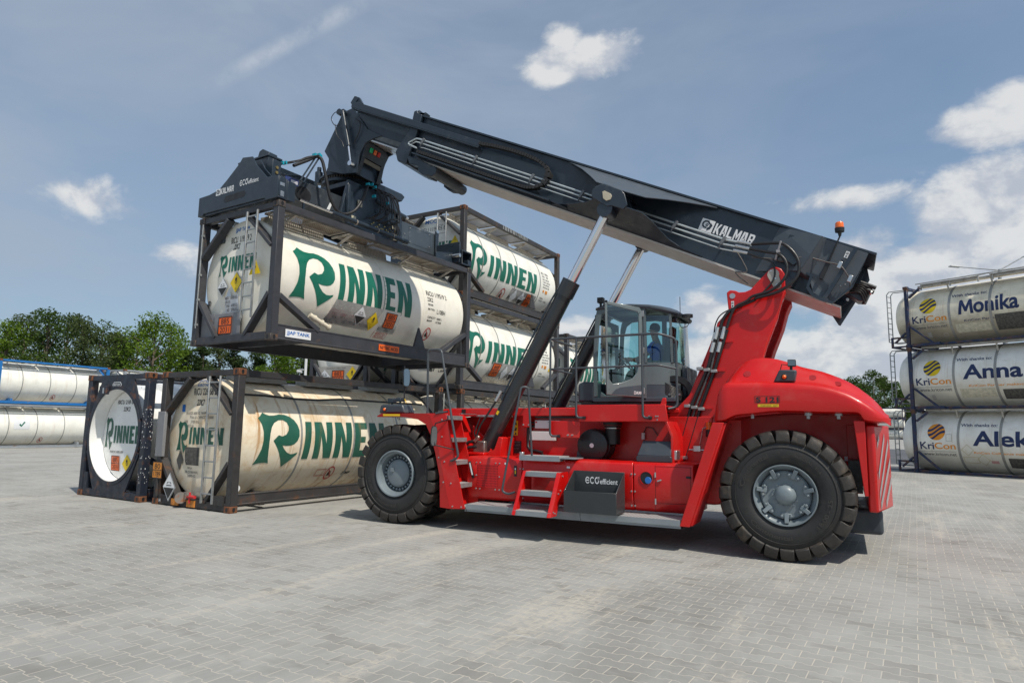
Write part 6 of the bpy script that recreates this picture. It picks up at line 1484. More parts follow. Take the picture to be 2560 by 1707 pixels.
# valve unit hanging behind the tail
q = MB(); q.prism([(-.12,.46),(-.31,.50),(-.38,.49),(-.38,.27),(-.28,.24),(-.05,.30)], lambda a,b,t: BP(a,b,t), 1.85, 2.15); tv = q.build('rear_valve_unit', DARK, bm_, bevel=.01)
q = MB()
for i in range(5): q.tube(hs([BP(-.10,.42-.03*i,1.80),BP(-.25,.47-.03*i,1.78),BP(-.36,.44-.05*i,1.82),BP(-.34,.30-.02*i,1.86)],.6), .013, 6)
q.cyl(BP(-.20,.50,1.82),BP(-.42,.49,1.82),.03); q.cyl(BP(-.20,.43,1.82),BP(-.42,.42,1.82),.03); q.build('hoses', HOSE, tv, smooth=60)
q = MB(); q.cyl(BP(-.14,.20,1.84),BP(-.14,.20,1.80),.02); q.cyl(BP(-.38,.40,1.80),BP(-.40,.40,1.80),.03); q.build('hose_fitting', STEEL, tv)
# maker lettering on the boom
def kalmar(a, u0, u1, v0, v1, sl=0.0):
    """angular bold capitals"""
    h = v1-v0; n = 6; wd = (u1-u0)/n; g = wd*.12; st = wd*.27
    def Q(k): return lambda x, y: (u0+k*wd+x*(wd-g)+sl*y*h, v0+y*h)
    s = .30
    K = Q(0); a.poly([K(0,0),K(s,0),K(s,1),K(0,1)]); a.poly([K(s,.42),K(.70,1),K(1,1),K(.62,.52),K(1,0),K(.68,0),K(s+.02,.40)])
    A = Q(1); a.poly([A(0,0),A(s,0),A(s,.30),A(.70,.30),A(.70,0),A(1,0),A(1,.80),A(.85,1),A(.15,1),A(0,.80)]) if False else (a.poly([A(0,0),A(s,0),A(.45,1),A(.15,1)]), a.poly([A(.70,0),A(1,0),A(.85,1),A(.45,1)]), a.poly([A(.28,.22),A(.75,.22),A(.74,.40),A(.30,.40)]))
    L = Q(2); a.poly([L(0,0),L(.95,0),L(.95,.20),L(s,.20),L(s,1),L(0,1)])
    M = Q(3); a.poly([M(-.05,0),M(.20,0),M(.20,.62),M(.50,.10),M(.80,.62),M(.80,0),M(1.05,0),M(1.05,1),M(.78,1),M(.50,.52),M(.22,1),M(-.05,1)])
    A = Q(4); a.poly([A(.05,0),A(.35,0),A(.50,1),A(.20,1)]); a.poly([A(.75,0),A(1.05,0),A(.90,1),A(.50,1)]); a.poly([A(.33,.22),A(.80,.22),A(.79,.40),A(.35,.40)])
    R = Q(5); a.poly([R(.1,0),R(.38,0),R(.38,1),R(.1,1)]); a.poly([R(.38,1),R(.90,1),R(1.02,.88),R(1.02,.56),R(.90,.42),R(1.05,0),R(.76,0),R(.64,.40),R(.38,.40),R(.38,.56),R(.74,.56),R(.74,.82),R(.38,.82)])
    return a
def ram(par, fn, u0, u1, v0, v1, dark, off):
    p = ART().rect(u0,u1,v0,v1).build('emblem', WHITEP, par, fn, off)
    w = u1-u0; h = v1-v0; cx, cy = u0+.42*w, v0+.58*h
    a = ART().ring(cx,cy,.20*h,.33*h,a0=.3,a1=5.2).ring(cx+.08*w,cy-.04*h,.05*h,.12*h)
    a.poly([(u0+.70*w,v0+.80*h),(u0+.90*w,v0+.62*h),(u0+.82*w,v0+.30*h),(u0+.62*w,v0+.12*h),(u0+.56*w,v0+.30*h),(u0+.68*w,v0+.46*h)])
    a.build('ram_mark', dark, p, fn, off+.004)
kf = lambda u, v, off: BP(2.31-u, .455+v, YB0-off)
ram(bm_, kf, 0, .22, 0, .20, DARK, .004)
kalmar(ART(), .245, .90, .01, .185, .0).build('lettering', WHITEP, bm_, kf, .004, label='white maker lettering')

# boom head, slewing unit and tilt cylinders
q = MB()
hp = [(-3.02,8.50),(-2.72,8.55),(-2.30,7.98),(-1.90,7.74),(-2.10,7.72),(-2.34,7.66),(-2.46,7.45),(-2.55,7.02),(-2.95,7.06),(-3.38,7.20),(-3.36,7.48),(-3.50,7.68),(-3.10,8.35)]
for ya, yb in ((1.66,1.70),(2.46,2.50)): q.prism(hp, XZ, ya, yb)
q.prism([(-3.36,7.48),(-3.50,7.68),(-3.10,8.35),(-3.04,8.33),(-3.42,7.69),(-3.30,7.49)], XZ, 1.701, 2.459)
fpf = lambda a, b, t: (-2.33-.33*(7.70-b)+t, a, b)
q.prism([(1.70,7.02),(1.70,7.72),(2.46,7.72),(2.46,7.02),(2.36,7.02),(2.36,7.40),(1.80,7.40),(1.80,7.02)], fpf, -.02, 0)
q.box(-2.62,-2.58,1.701,2.459,7.02,7.40)
hd_ = q.build('boom_head', DARK, TR, bevel=.008)
for y_, c in ((1.90,mat('green_lens',(.01,.45,.18),.3)),(2.03,AMBER),(2.16,mat('red_lens',(.55,.02,.01),.3))):
    q = MB(); q.prism([(y_-.045,7.53),(y_+.045,7.53),(y_+.045,7.63),(y_-.045,7.63)], fpf, .001, .03); q.build('indicator_light', c, hd_, bevel=.012)
q = MB(); q.prism([(1.80,7.30),(2.36,7.30),(2.36,7.38),(1.80,7.38)], fpf, -.03, -.01); q.build('brace_bar', mat('worn_brace',(.14,.13,.10),.5), hd_)
q = MB(); q.cyl((-3.10,1.62,8.52),(-3.10,2.54,8.52),.07); q.cyl(BP(10.62,.84,1.64),BP(10.62,.84,1.70),.06); q.prism([(10.40,.80),(10.55,.90),(10.70,.90),(10.74,.74),(10.55,.60)], lambda a,b,t: BP(a,b,t), 1.66, 1.72); q.prism([(10.40,.80),(10.55,.90),(10.70,.90),(10.74,.74),(10.55,.60)], lambda a,b,t: BP(a,b,t), 2.42, 2.48); q.build('head_pin', DARK, hd_, smooth=35)
a0 = Vector((-2.93,1.56,8.46)); a1 = Vector((-2.71,1.56,7.62)); a2 = Vector((-2.62,1.56,7.20))
q = MB(); q.cyl(a0,a1,.042,n=20); q.cyl(a0,a0+Vector((0,.1,0)),.06); dm = q.build('damper_cylinder', DARK, hd_, smooth=40)
q = MB(); q.cyl(a1,a2,.022,n=16); q.cyl(a2+Vector((0,-.05,0)),a2+Vector((0,.08,0)),.055); q.build('damper_rod', CHROME, hd_, smooth=40)
q = MB(); q.tube(hs([(-2.96,1.55,8.40),(-3.12,1.55,8.48),(-3.24,1.55,8.36),(-3.14,1.55,8.18),(-3.0,1.55,8.16)],.6), .009, 6); q.tube(hs([(-3.12,1.55,8.2),(-3.06,1.55,7.95),(-2.9,1.55,7.75),(-2.84,1.55,7.62)],.6), .008, 6); q.tube(hs([(-2.6,1.60,8.25),(-2.45,1.60,8.1),(-2.5,1.62,7.9),(-2.62,1.63,7.7)],.6), .010, 6); q.build('hoses', HOSE, hd_, smooth=60)
SCX, SCY = -3.42, 2.42
q = MB(); q.cyl((SCX,SCY,7.03),(SCX,SCY,7.10),.62,n=48); q.cyl((SCX,SCY,7.15),(SCX,SCY,7.19),.66,n=48); sl_ = q.build('slewing_unit', DARK, TR, smooth=30)
q = MB()
for i in range(64):
    th = 2*PI*i/64; e = Vector((math.cos(th),math.sin(th),0)); q.bar(Vector((SCX,SCY,7.125))+e*.55, Vector((SCX,SCY,7.125))+e*.635, .03, .05)
q.cyl((SCX,SCY,7.10),(SCX,SCY,7.15),.56,n=40); q.build('gear_ring', mat('gear_steel',(.09,.075,.06),.5,metal=.5,var=.3), sl_)
q = MB(); q.prism([(-3.75,7.19),(-3.70,7.42),(-3.60,7.55),(-3.42,7.60),(-3.32,7.48),(-3.10,7.32),(-2.92,7.36),(-2.75,7.30),(-2.7,7.19)], XZ, 1.98, 2.02); q.prism([(-3.75,7.19),(-3.70,7.42),(-3.60,7.55),(-3.42,7.60),(-3.32,7.48),(-3.10,7.32),(-2.92,7.36),(-2.75,7.30),(-2.7,7.19)], XZ, 2.75, 2.79)
q.cyl((-3.55,1.95,7.46),(-3.55,2.82,7.46),.06); q.cyl((-3.95,2.0,7.1),(-3.95,2.0,7.38),.09); q.cyl((-3.95,2.0,7.38),(-3.95,2.0,7.5),.05); q.build('swivel_frame', DARK, sl_, bevel=.008, smooth=35)
q = MB(); q.cyl((-3.50,1.975,7.42),(-3.50,1.94,7.42),.035); q.cyl((-3.62,1.975,7.50),(-3.62,1.94,7.50),.02); q.cyl((-3.54,1.975,7.53),(-3.54,1.94,7.53),.02); q.build('bolt', STEEL, sl_)

# spreader, in the frame of the lifted tank
MS = Matrix.Translation((-2.3778,-.5836,LZ)) @ Matrix.Rotation(-.0926, 4, 'Z')
def SB(): return MB(MS)
spn = pivot('spreader', TR)
q = SB()
gb = [(-2.44,3.02),(-2.44,2.62),(-2.27,2.62),(-2.25,2.66),(-.36,2.66),(-.33,2.61),(-.0,2.61),(-.0,3.02),(-.33,3.06),(-.66,3.36),(-.80,3.56),(-1.10,3.60),(-1.19,3.50),(-1.55,3.24),(-1.80,3.08),(-2.10,3.03)]
q.prism(gb, lambda a,b,t: (a,t,b), -.05, -.02); q.prism(gb, lambda a,b,t: (a,t,b), .14, .17)
q.box(-2.44,-.0,-.019,.139,2.62,2.66); q.box(-.02,-.0,-.019,.139,2.661,3.02); q.box(-2.44,-2.42,-.019,.139,2.661,3.02); q.box(-.40,-.021,-.019,.139,3.0,3.04)
gm = q.build('end_beam', DARK, spn, bevel=.012)
q = SB(); q.prism([(-1.62,2.82),(-1.56,2.77),(-.98,2.79),(-.92,2.85),(-.98,2.92),(-1.56,2.90)], lambda a,b,t: (a,t,b), -.052, -.049); q.build('hand_hole', BLACK, gm)
gf = lambda u, v, off: tuple(MS @ Vector((u, -.05-off, v)))
ram(gm, gf, -1.87, -1.73, 2.96, 3.09, DARK, .003); kalmar(ART(), -1.72, -1.30, 2.965, 3.085).build('lettering', WHITEP, gm, gf, .004)
eco(ART(), -1.13, -.56, 3.02, 3.14).build('lettering', WHITEP, gm, gf, .004)
q = SB(); q.box(-1.64,-.70,.22,.56,3.66,3.70); q.prism([(-1.10,3.60),(-1.02,3.82),(-.92,3.85),(-.72,3.74),(-.72,3.30),(-1.10,3.30)], lambda a,b,t: (a,t,b), .25, .45); q.box(-.72,-.52,.20,.40,3.10,3.55); q.build('top_bracket', DARK, gm, bevel=.01)
q = SB()
for z in (3.2,3.3,3.4): q.cyl((-.52,.30,z),(-.50,.30,z),.03,n=10)
q.build('couplings', mat('brass',(.5,.36,.14),.35,metal=.9), gm)
# main box beam and sliding beam
q = SB()
q.box(-1.70,-.80,.17,4.1,3.02,3.48); mbm = q.build('main_beam', mat('scuffed_slate_paint',(.035,.044,.055),.42,var=.12,coat=.2,dirt=(.17,.17,.17),dirt_amt=.22,dscale=2.6), spn, bevel=.012)
q = SB(); q.box(-.83,-.795,1.20,1.24,2.72,3.5); q.prism([(.55,3.47),(.62,3.62),(1.6,3.62),(1.7,3.47)], lambda a,b,t: (t,a,b), -1.6, -.9); q.build('beam_bracket', DARK, spn)
def sfc(x): return lambda u, v, off: tuple(MS @ Vector((x+off, u, v)))
ART().rect(.72,1.05,3.32,3.45).build('data_plate', mat('blue_plate',(.04,.06,.18),.4), mbm, sfc(-.80), .004); ART().rect(.86,1.03,3.34,3.41).build('plate_text', mat('grey_print',(.45,.45,.5),.5), mbm, sfc(-.80), .008)
ART().poly([(1.80,3.03),(1.88,3.03),(1.96,3.22),(1.90,3.24)]).build('reflective_strip', WHITEP, mbm, sfc(-.80), .005)
q = SB()
q.prism([(1.18+.21*math.cos(R_(d)), 3.20+.16*math.sin(R_(d))) for d in range(0,360,24)], lambda a,b,t: (t,a,b), -.80, -.792); q.build('beam_hole', BLACK, mbm)
q = SB(); q.box(-1.62,-.84,4.1,5.56,2.92,3.50); tb = q.build('sliding_beam', mat('slate_panel_scuffed',(.055,.070,.085),.4,var=.1,coat=.2,dirt=(.2,.21,.22),dirt_amt=.18,dscale=2.2), spn, bevel=.01)
q = SB()
for y, z in ((4.55,3.40),(5.3,3.42),(4.55,3.05),(5.3,3.1),(4.35,3.2)): q.cyl((-.84,y,z),(-.825,y,z),.016,n=8)
q.build('bolts', GALV, tb)
ART().frame(4.50,5.35,3.02,3.44,.006).build('panel_seam', BLACK, tb, sfc(-.84), .003)
q = SB(); q.box(-2.40,-.04,5.56,5.60,2.66,3.20); q.box(-2.44,0.0,5.88,6.04,2.62,2.78); q.box(-2.42,-.30,5.60,5.88,2.64,2.90); q.prism([(4.9,2.63),(5.6,2.63),(5.6,2.95),(4.9,2.80)], lambda a,b,t: (t,a,b), -.30, -.26); q.box(-.82,-.78,5.50,5.62,2.9,3.58)
fe_ = q.build('far_end_beam', DARK, spn, bevel=.01)
q = SB(); q.box(-.30,.0,5.62,5.64,2.62,3.0); q.box(-.30,.0,6.02,6.04,2.62,3.0); q.box(-.30,.0,5.641,6.019,2.96,3.0); q.box(-.30,.0,5.641,6.019,2.62,2.66); q.box(-2.44,-2.14,5.62,6.04,2.62,3.0); q.build('twistlock_box', DARK, fe_, bevel=.01)
q = SB(); q.cyl((-.25,5.56,2.84),(-.02,5.56,2.84),.05); q.cyl((-.78,5.55,3.56),(-.76,5.55,3.56),.05); q.build('bolt', STEEL, fe_)
q = SB()
for x0 in (-.30, -2.44): q.box(x0, x0+.30, .171, .35, 2.62, 3.0)
q.build('twistlock_box', DARK, gm, bevel=.01)
q = SB(); q.cyl((-.14,.18,2.78),(-.14,.36,2.78),.05); q.box(.001,.003,.02,.10,2.66,2.76); q.box(.001,.004,.0,.10,2.86,2.92); q.build('lock_pin', STEEL, gm)
# telescoping cylinder along the near side
q = SB(); q.cyl((-.30,1.55,2.83),(-.30,3.75,2.79),.052,n=20); q.cyl((-.30,3.72,2.79),(-.30,3.85,2.79),.06); sc_ = q.build('telescoping_cylinder', DARK, spn, smooth=40)
q = SB(); q.cyl((-.30,.70,2.85),(-.30,1.55,2.83),.028,n=16); q.build('piston_rod', CHROME, sc_, smooth=40)
q = SB()
for y in (2.2,2.85,3.35): q.cyl((-.30,y,2.81),(-.30,y+.02,2.81),.060,n=20)
q.build('pipe_band', mat('band_beige',(.35,.30,.25),.5), sc_)
# slew carriage straddling the beam
q = SB()
q.prism([(2.05,3.02),(2.25,3.85),(3.75,3.85),(4.0,3.55),(4.05,2.70),(3.90,2.70),(3.80,2.85),(3.2,2.78),(2.2,2.86)], lambda a,b,t: (t,a,b), -.70, -.62)
q.prism([(2.05,3.02),(2.25,3.85),(3.75,3.85),(4.0,3.55),(4.05,2.70),(3.90,2.70),(3.80,2.85),(3.2,2.78),(2.2,2.86)], lambda a,b,t: (t,a,b), -1.85, -1.77)
q.box(-1.76,-.71,2.3,3.7,3.75,3.86); q.prism([(3.05,3.86),(3.95,3.86),(4.05,4.0),(3.95,4.05),(3.2,4.05)], lambda a,b,t: (t,a,b), -.95, -.60)
q.cyl((-.64,3.1,3.62),(-.60,4.08,3.50),.06); 
q.box(-.60,-.56,3.80,3.92,2.75,3.5); q.box(-.60,-.52,2.16,2.24,2.9,3.7); ca_ = q.build('slew_carriage', DARK, spn, bevel=.012, smooth=30)
q = SB()
for y, z in ((2.52,3.32),(3.65,3.10),(2.35,2.92),(3.7,2.85)): q.box(-.605,-.59,y,y+.13,z,z+.14)
q.build('warning_label', mat('cream_label',(.50,.47,.36),.5), ca_)
q = SB(); q.cyl((-.60,4.05,3.50),(-.58,4.16,3.49),.04); q.cyl((-.60,3.0,2.8),(-.58,3.02,2.8),.02); q.build('bolt', STEEL, ca_)
# bundles of hydraulic hose, black with turquoise ties
random.seed(21)
q = SB()
q.tube(hs([(-.60,.75,3.62),(-.62,1.10,3.86),(-.60,1.32,4.02),(-.55,1.42,3.95),(-.50,1.50,3.60),(-.48,1.62,3.22),(-.46,1.80,2.98),(-.44,2.02,2.96),(-.42,2.28,3.12),(-.42,2.48,3.42),(-.45,2.62,3.72),(-.55,2.75,3.86)],.6), .034, 10)
q.build('hose_bundle', mat('ribbed_hose',(.018,.018,.020),.5,var=.3,vscale=30), spn, smooth=60)
q = SB()
for i in range(5):
    q.tube(hs([(-.80+.03*i,.50,3.60),(-.75+.03*i,.80,3.72+.03*(i%2)),(-.70+.03*i,1.10,3.90+.02*(i%3)),(-.64+.02*i,1.36,4.06)],.6), .010, 6)
for i in range(11):
    y = 2.8+.07*i; q.tube(hs([(-.56,2.72+.04*i,3.86),(-.44-.02*(i%3),y+.1,3.80),(-.40-.02*(i%4),y+.25+.05*math.sin(i),3.50-.02*i),(-.45,y+.12+.08*math.cos(i*2),3.22),(-.55,y-.05,3.10)],.6), .014, 6)
for i in range(6): q.tube(hs([(-.56,3.45+.05*i,3.25),(-.46,3.55+.04*i,3.1),(-.50,3.50+.06*i,2.95),(-.58,3.40+.05*i,2.86)],.6), .010, 6)
q.build('hoses', HOSE, spn, smooth=60)
q = SB()
for x, y, z in ((-.70,.55,3.62),(-.70,.62,3.65),(-.64,1.28,4.05),(-.60,1.36,4.07),(-.60,1.40,4.05),(-.50,2.70,3.86),(-.48,2.80,3.88),(-.46,2.88,3.84),(-.45,2.86,3.62),(-.45,3.28,3.58)): q.box(x-.05,x+.05,y-.015,y+.015,z-.03,z+.03)
q.build('hose_ties', mat('turquoise_tie',(.01,.34,.45),.4), spn)
q = SB(); q.tube([(-.66,.98,3.40),(-.62,1.30,4.0)], .018, 8); q.tube([(-.66,1.06,3.38),(-.62,1.38,4.0)], .018, 8); q.build('hose_support', DARK, spn)
q = SB(); 
for i in range(14): q.cyl((-.56,2.9+.06*i,3.0+.05*math.sin(i*2)),(-.52,2.9+.06*i,3.0+.05*math.sin(i*2)),.016,n=6)
q.build('couplings', mat('brass',(.5,.36,.14)), spn)

# ------------------------------------------------------------------ cab
cab = pivot('cab', TR)
YCN, YCF = 1.35, 2.79
X0, X1 = 3.0, 4.36
q = MB()
# sills and floor
q.prism([(2.68,2.04),(2.68,2.34),(2.78,2.38),(3.02,2.36),(3.02,2.04)], XZ, YCN+.10, YCF-.10); fb = q.build('front_sill', CABD, cab, bevel=.03)
q = MB(); q.box(2.98,4.34,YCN,YCF,2.03,2.10); q.build('cab_floor', CABD, cab, bevel=.01)
# near side frame: front pillar, roof rail, rear pillar; the same on the far side
for y, s in ((YCN,1),(YCF-.05,1)):
    q = MB(); q.prism([(2.99,2.10),(3.06,2.12),(3.05,2.60),(3.09,3.30),(3.14,3.48),(3.24,3.55),(3.38,3.56),(3.38,3.60),(3.14,3.60),(3.05,3.56),(3.02,3.42),(2.985,2.8)], XZ, y, y+.05)
    q.box(3.38,3.80,y,y+.05,3.555,3.60); q.prism([(3.80,2.05),(3.885,2.05),(3.885,3.585),(3.80,3.60)], XZ, y, y+.05)
    q.prism([(3.10,2.10),(3.80,2.10),(3.80,2.14),(3.20,2.14),(3.12,2.20)], XZ, y+.001, y+.049)
    q.build('cab_frame', CABG, cab, bevel=.012)
q = MB()
# rounded rear quarter, lower body
def arc_(x0, x1, y, z0, z1, n=8):
    return [(x0+(x1-x0)*math.sin(k*PI/2/n), y+(1-math.cos(k*PI/2/n))*.34) for k in range(n+1)]
ar = arc_(3.885, 4.34, YCN+.01, 0, 0); far = [(x, 2*YC-y) for x, y in ar][::-1]
ring_ = ar+far
q.sheet([[(x,y,2.08) for x,y in ring_],[(x,y,2.30) for x,y in ring_]]); q.build('rear_skirt', CABD, cab, smooth=50)
q = MB(); q.sheet([[(x,y,2.305) for x,y in ring_],[(x,y,2.70-.03*(x-3.88)/.46) for x,y in ring_]]); q.build('rear_body', CABG, cab, smooth=50)
q = MB(); q.sheet([[(x+.004,y+.0,2.66) for x,y in ring_],[(x-.02,y,3.42) for x,y in ring_]]); q.build('rear_window', GLASS, cab, smooth=50)
q = MB()
for k in (0, 5, len(ring_)-6): 
    x, y = ring_[k]; q.bar((x,y,2.66),(x-.02,y,3.45),.035,.035)
q.build('window_post', CABG, cab)
q = MB(); q.box(4.36,4.44,1.75,2.6,2.10,2.62); q.build('rear_locker', CABD, cab, bevel=.02)
# roof: low dome
rf = []
out_ = [(3.02,YCN+.05),(3.10,YCN-.02),(3.6,YCN-.03),(3.95,YCN-.03),(4.15,YCN+.03),(4.34,YCN+.20),(4.42,YC-.25),(4.42,YC)]
ring2 = out_+[(x,YF(y)) for x,y in out_[::-1][1:]]
cxr = 3.7
rows = []
for k, zz in ((1.0,3.575),(1.0,3.605),(.95,3.628),(.80,3.640),(.45,3.648),(.02,3.65)):
    rows.append([(cxr+(x-cxr)*k, YC+(y-YC)*k, zz-.10*max(0,(x-3.75))*(2.2 if k > .9 else 1.2)) for x,y in ring2]+[(cxr+(ring2[0][0]-cxr)*k, YC+(ring2[0][1]-YC)*k, zz)])
q = MB(); q.sheet(rows); q.sheet([rows[0],[(cxr+(p[0]-cxr)*.9, YC+(p[1]-YC)*.9, p[2]) for p in rows[0]]]); q.build('cab_roof', CABD, cab, smooth=40, solid=.01)
# glass panes
q = MB(); q.sheet([[(2.985,YCN+.06,2.40),(3.0,YCN+.06,3.5)],[(2.90,YC,2.40),(2.93,YC,3.52)],[(2.985,YCF-.06,2.40),(3.0,YCF-.06,3.5)]]); q.build('windscreen', GLASS, cab, smooth=60)
q = MB(); q.add([(3.12,YCF-.02,2.2),(3.80,YCF-.02,2.2),(3.80,YCF-.02,3.55),(3.22,YCF-.02,3.55)],[(0,1,2,3)]); q.build('side_window', GLASS, cab)
# open door, swung out from the rear pillar
dn = Vector((3.82,YCN-.01,0)); dd = Vector((-.80,-.60,0)).normalized()*.62
dfn = lambda u, v, off: tuple(dn+dd*u+Vector((0,0,v))+Vector((.6,-.8,0))*off)
door = MB()
oc = [(0,2.08),(.95,2.13),(1.0,2.30),(1.0,3.60),(.93,3.64),(.06,3.56),(0,3.50)]
ic = [(.10,2.42),(.30,2.52),(.72,2.46),(.90,2.62),(.94,3.50),(.88,3.575),(.12,3.49),(.08,3.44)]
dl = [(0,2.08),(.95,2.13),(.97,2.44),(.90,2.60),(.72,2.46),(.40,2.38),(.12,2.46),(.08,2.60),(0,2.60)]
door.prism([(0,2.10),(.97,2.13),(.98,2.66),(.92,2.66),(.90,2.38),(.80,2.30),(.55,2.33),(.26,2.40),(.14,2.50),(.09,2.64),(0,2.64)], dfn, -.02, .02)
door.prism([(0,2.64),(.09,2.64),(.09,3.44),(.0,3.50)], dfn, -.02, .02); door.prism([(.92,2.66),(.98,2.66),(1.0,3.61),(.94,3.60)], dfn, -.012, .012)
door.prism([(0,3.501),(.09,3.441),(.12,3.48),(.94,3.58),(.94,3.63),(.06,3.555)], dfn, -.012, .012)
dr = door.build('cab_door', CABL, cab, bevel=.008)
ART().poly([(.09,2.64),(.14,2.50),(.26,2.40),(.55,2.33),(.80,2.30),(.90,2.38),(.92,2.66),(.94,3.58),(.12,3.48),(.09,3.44)]).build('door_glass', GLASS, dr, dfn, 0.0)
ART().poly([(.0,2.12),(.84,2.14),(.74,2.21),(.60,2.25),(.0,2.30)]).build('door_panel', CABD, dr, dfn, .022)
a = ART().rect(-.30,-.03,2.14,2.20)
ram(dr, lambda u,v,o: dfn(1-u,v,o), .76, .81, 2.145, 2.195, CABD, .026); kalmar(ART(), .82, .96, 2.148, 2.192).build('lettering', WHITEP, dr, lambda u,v,o: dfn(1-u,v,o), .026)
q = MB()
for z in (2.20,2.85,3.45): q.box(3.80,3.86,YCN-.03,YCN-.002,z-.05,z+.05)
q.build('hinge', GALV, cab, bevel=.004)
q = MB(); q.cyl((3.52,1.10,2.55),(3.53,1.10,2.80),.012); q.build('door_handle', BLACK, dr)
q = MB(); q.lathe([(0,.0),(.02,.05),(.03,.052),(.03,0)], (3.44,1.20,3.10), (-.3,.5,0), 20); q.build('inside_mirror', BLACK, cab)
# interior
q = MB(); q.box(3.62,4.05,1.84,2.32,2.42,2.54); q.prism([(3.98,2.50),(4.12,2.52),(4.20,3.12),(4.08,3.14)], XZ, 1.84, 2.32); q.prism([(4.10,3.12),(4.18,3.12),(4.19,3.32),(4.11,3.32)], XZ, 1.95, 2.21); q.box(3.7,4.0,1.9,2.26,2.11,2.41); q.build('seat', mat('seat_fabric',(.018,.018,.02),.9,var=.1), cab, bevel=.03)
q = MB(); q.box(3.60,3.98,1.62,1.80,2.50,2.66); q.box(3.60,3.98,2.36,2.52,2.50,2.66); q.cyl((3.66,1.71,2.66),(3.64,1.71,2.78),.025); q.cyl((3.66,2.44,2.66),(3.64,2.44,2.78),.025); q.build('armrest', BLACK, cab, bevel=.02)
q = MB(); q.prism([(3.02,2.10),(3.30,2.10),(3.18,2.62),(3.06,2.62)], XZ, 1.92, 2.24); q.cyl((3.12,2.08,2.60),(3.28,2.08,2.74),.03); q.build('dashboard', BLACK, cab, bevel=.02)
q = MB()
sw = Vector((3.31,2.08,2.76)); nd_ = Vector((.75,0,.66)).normalized(); e1 = Vector((0,1,0)); e2 = nd_.cross(e1)
q.tube([sw+(e1*math.cos(2*PI*i/28)+e2*math.sin(2*PI*i/28))*.19 for i in range(28)], .014, 8, closed=True); q.tube([sw-e1*.19,sw,sw+e1*.19], .012, 6); q.build('steering_wheel', BLACK, cab, smooth=60)
q = MB(); q.box(3.10,3.16,1.62,1.86,2.88,3.06); q.cyl((3.12,1.74,2.6),(3.12,1.74,2.9),.012); q.build('display_screen', BLACK, cab, bevel=.01)
# camera, antenna, lamp on the roof
q = MB(); q.box(3.04,3.14,YCN+.05,YCN+.16,3.70,3.79); q.cyl((3.09,YCN+.10,3.63),(3.09,YCN+.10,3.71),.022); q.tube([(3.13,YCN+.1,3.72),(3.20,YCN+.1,3.74),(3.22,YCN+.1,3.66)], .007, 6); q.build('roof_camera', BLACK, cab, bevel=.01)
q = MB(); q.cyl((4.38,1.62,3.40),(4.38,1.62,3.74),.006,n=6); q.build('antenna', BLACK, cab)
q = MB(); q.box(4.36,4.50,1.50,1.62,3.40,3.43); q.cyl((4.52,1.50,3.37),(4.52,1.50,3.42),.085,n=20); q.tube(hs([(4.56,1.5,3.36),(4.52,1.5,3.24),(4.42,1.5,3.22),(4.38,1.5,3.34)],.6), .006, 6); q.build('roof_lamp', BLACK, cab, bevel=.006)

# driver
def skinned(name, joints, edges, m, parent=None, sub=2, root=0):
    me = bpy.data.meshes.new(name); me.from_pydata([j[0] for j in joints], edges, []); me.materials.append(m)
    o = bpy.data.objects.new(name, me); COL.objects.link(o)
    md = o.modifiers.new('skin', 'SKIN'); md.use_smooth_shade = True
    for i, j in enumerate(joints):
        sv = me.skin_vertices[0].data[i]; r = j[1]; sv.radius = r if isinstance(r, tuple) else (r, r); sv.use_root = (i == root)
    s2 = o.modifiers.new('sub', 'SUBSURF'); s2.levels = sub; s2.render_levels = sub
    if parent: o.parent = parent
    return o
per = thing('person', 'seated driver in a blue shirt holding the steering wheel inside the cab', 'person', (3.86, 2.08, 2.54))
J = [((0,0,.02),(.16,.13)),((.02,0,.22),(.14,.11)),((.03,0,.42),(.17,.12)),((.01,0,.55),(.07,.07)),((-.02,0,.62),(.055,.055)),((-.03,0,.70),(.085,.078)),((-.035,0,.80),(.078,.072)),
     ((0,.19,.46),.06),((-.12,.26,.28),.045),((-.33,.20,.22),.035),((-.46,.16,.26),.026),
     ((0,-.19,.46),.06),((-.12,-.26,.28),.045),((-.33,-.20,.22),.035),((-.46,-.16,.26),.026),
     ((-.10,.10,-.0),.085),((-.42,.13,.02),.062),((-.52,.13,-.34),.045),((-.64,.13,-.38),.035),
     ((-.10,-.10,-.0),.085),((-.42,-.13,.02),.062),((-.52,-.13,-.34),.045),((-.64,-.13,-.38),.035)]
E_ = [(0,1),(1,2),(2,3),(3,4),(4,5),(5,6),(2,7),(7,8),(8,9),(9,10),(2,11),(11,12),(12,13),(13,14),(0,15),(15,16),(16,17),(17,18),(0,19),(19,20),(20,21),(21,22)]
skinned('body', J, E_, SKIN, per)
def infl(js, k): return [(p, (r[0]+k, r[1]+k) if isinstance(r, tuple) else r+k) for p, r in js]
tj = [J[i] for i in (0,1,2)]+[((.01,0,.50),(.09,.08))]+[J[7],((-.10,.245,.31),.05)]+[J[11],((-.10,-.245,.31),.05)]
skinned('shirt', infl(tj,.014), [(0,1),(1,2),(2,3),(2,4),(4,5),(2,6),(6,7)], SHIRT, per)
lj = [((0,0,.0),(.16,.12))]+[J[i] for i in (15,16,17,19,20,21)]
skinned('trousers', infl(lj,.014), [(0,1),(1,2),(2,3),(0,4),(4,5),(5,6)], TROUS, per)
q = MB(); q.lathe([(-.02,.088),(.03,.092),(.07,.080),(.10,.05),(.112,0)], (-.02,0,.76), (.25,0,1), 20); q.build('hair', HAIR, per, smooth=60)
q = MB(); q.lathe([(0,0),(.01,.010),(.03,.014),(.03,0)], (-.135,0,.735), (1,0,.2), 8); q.build('nose', SKIN, per, smooth=60)
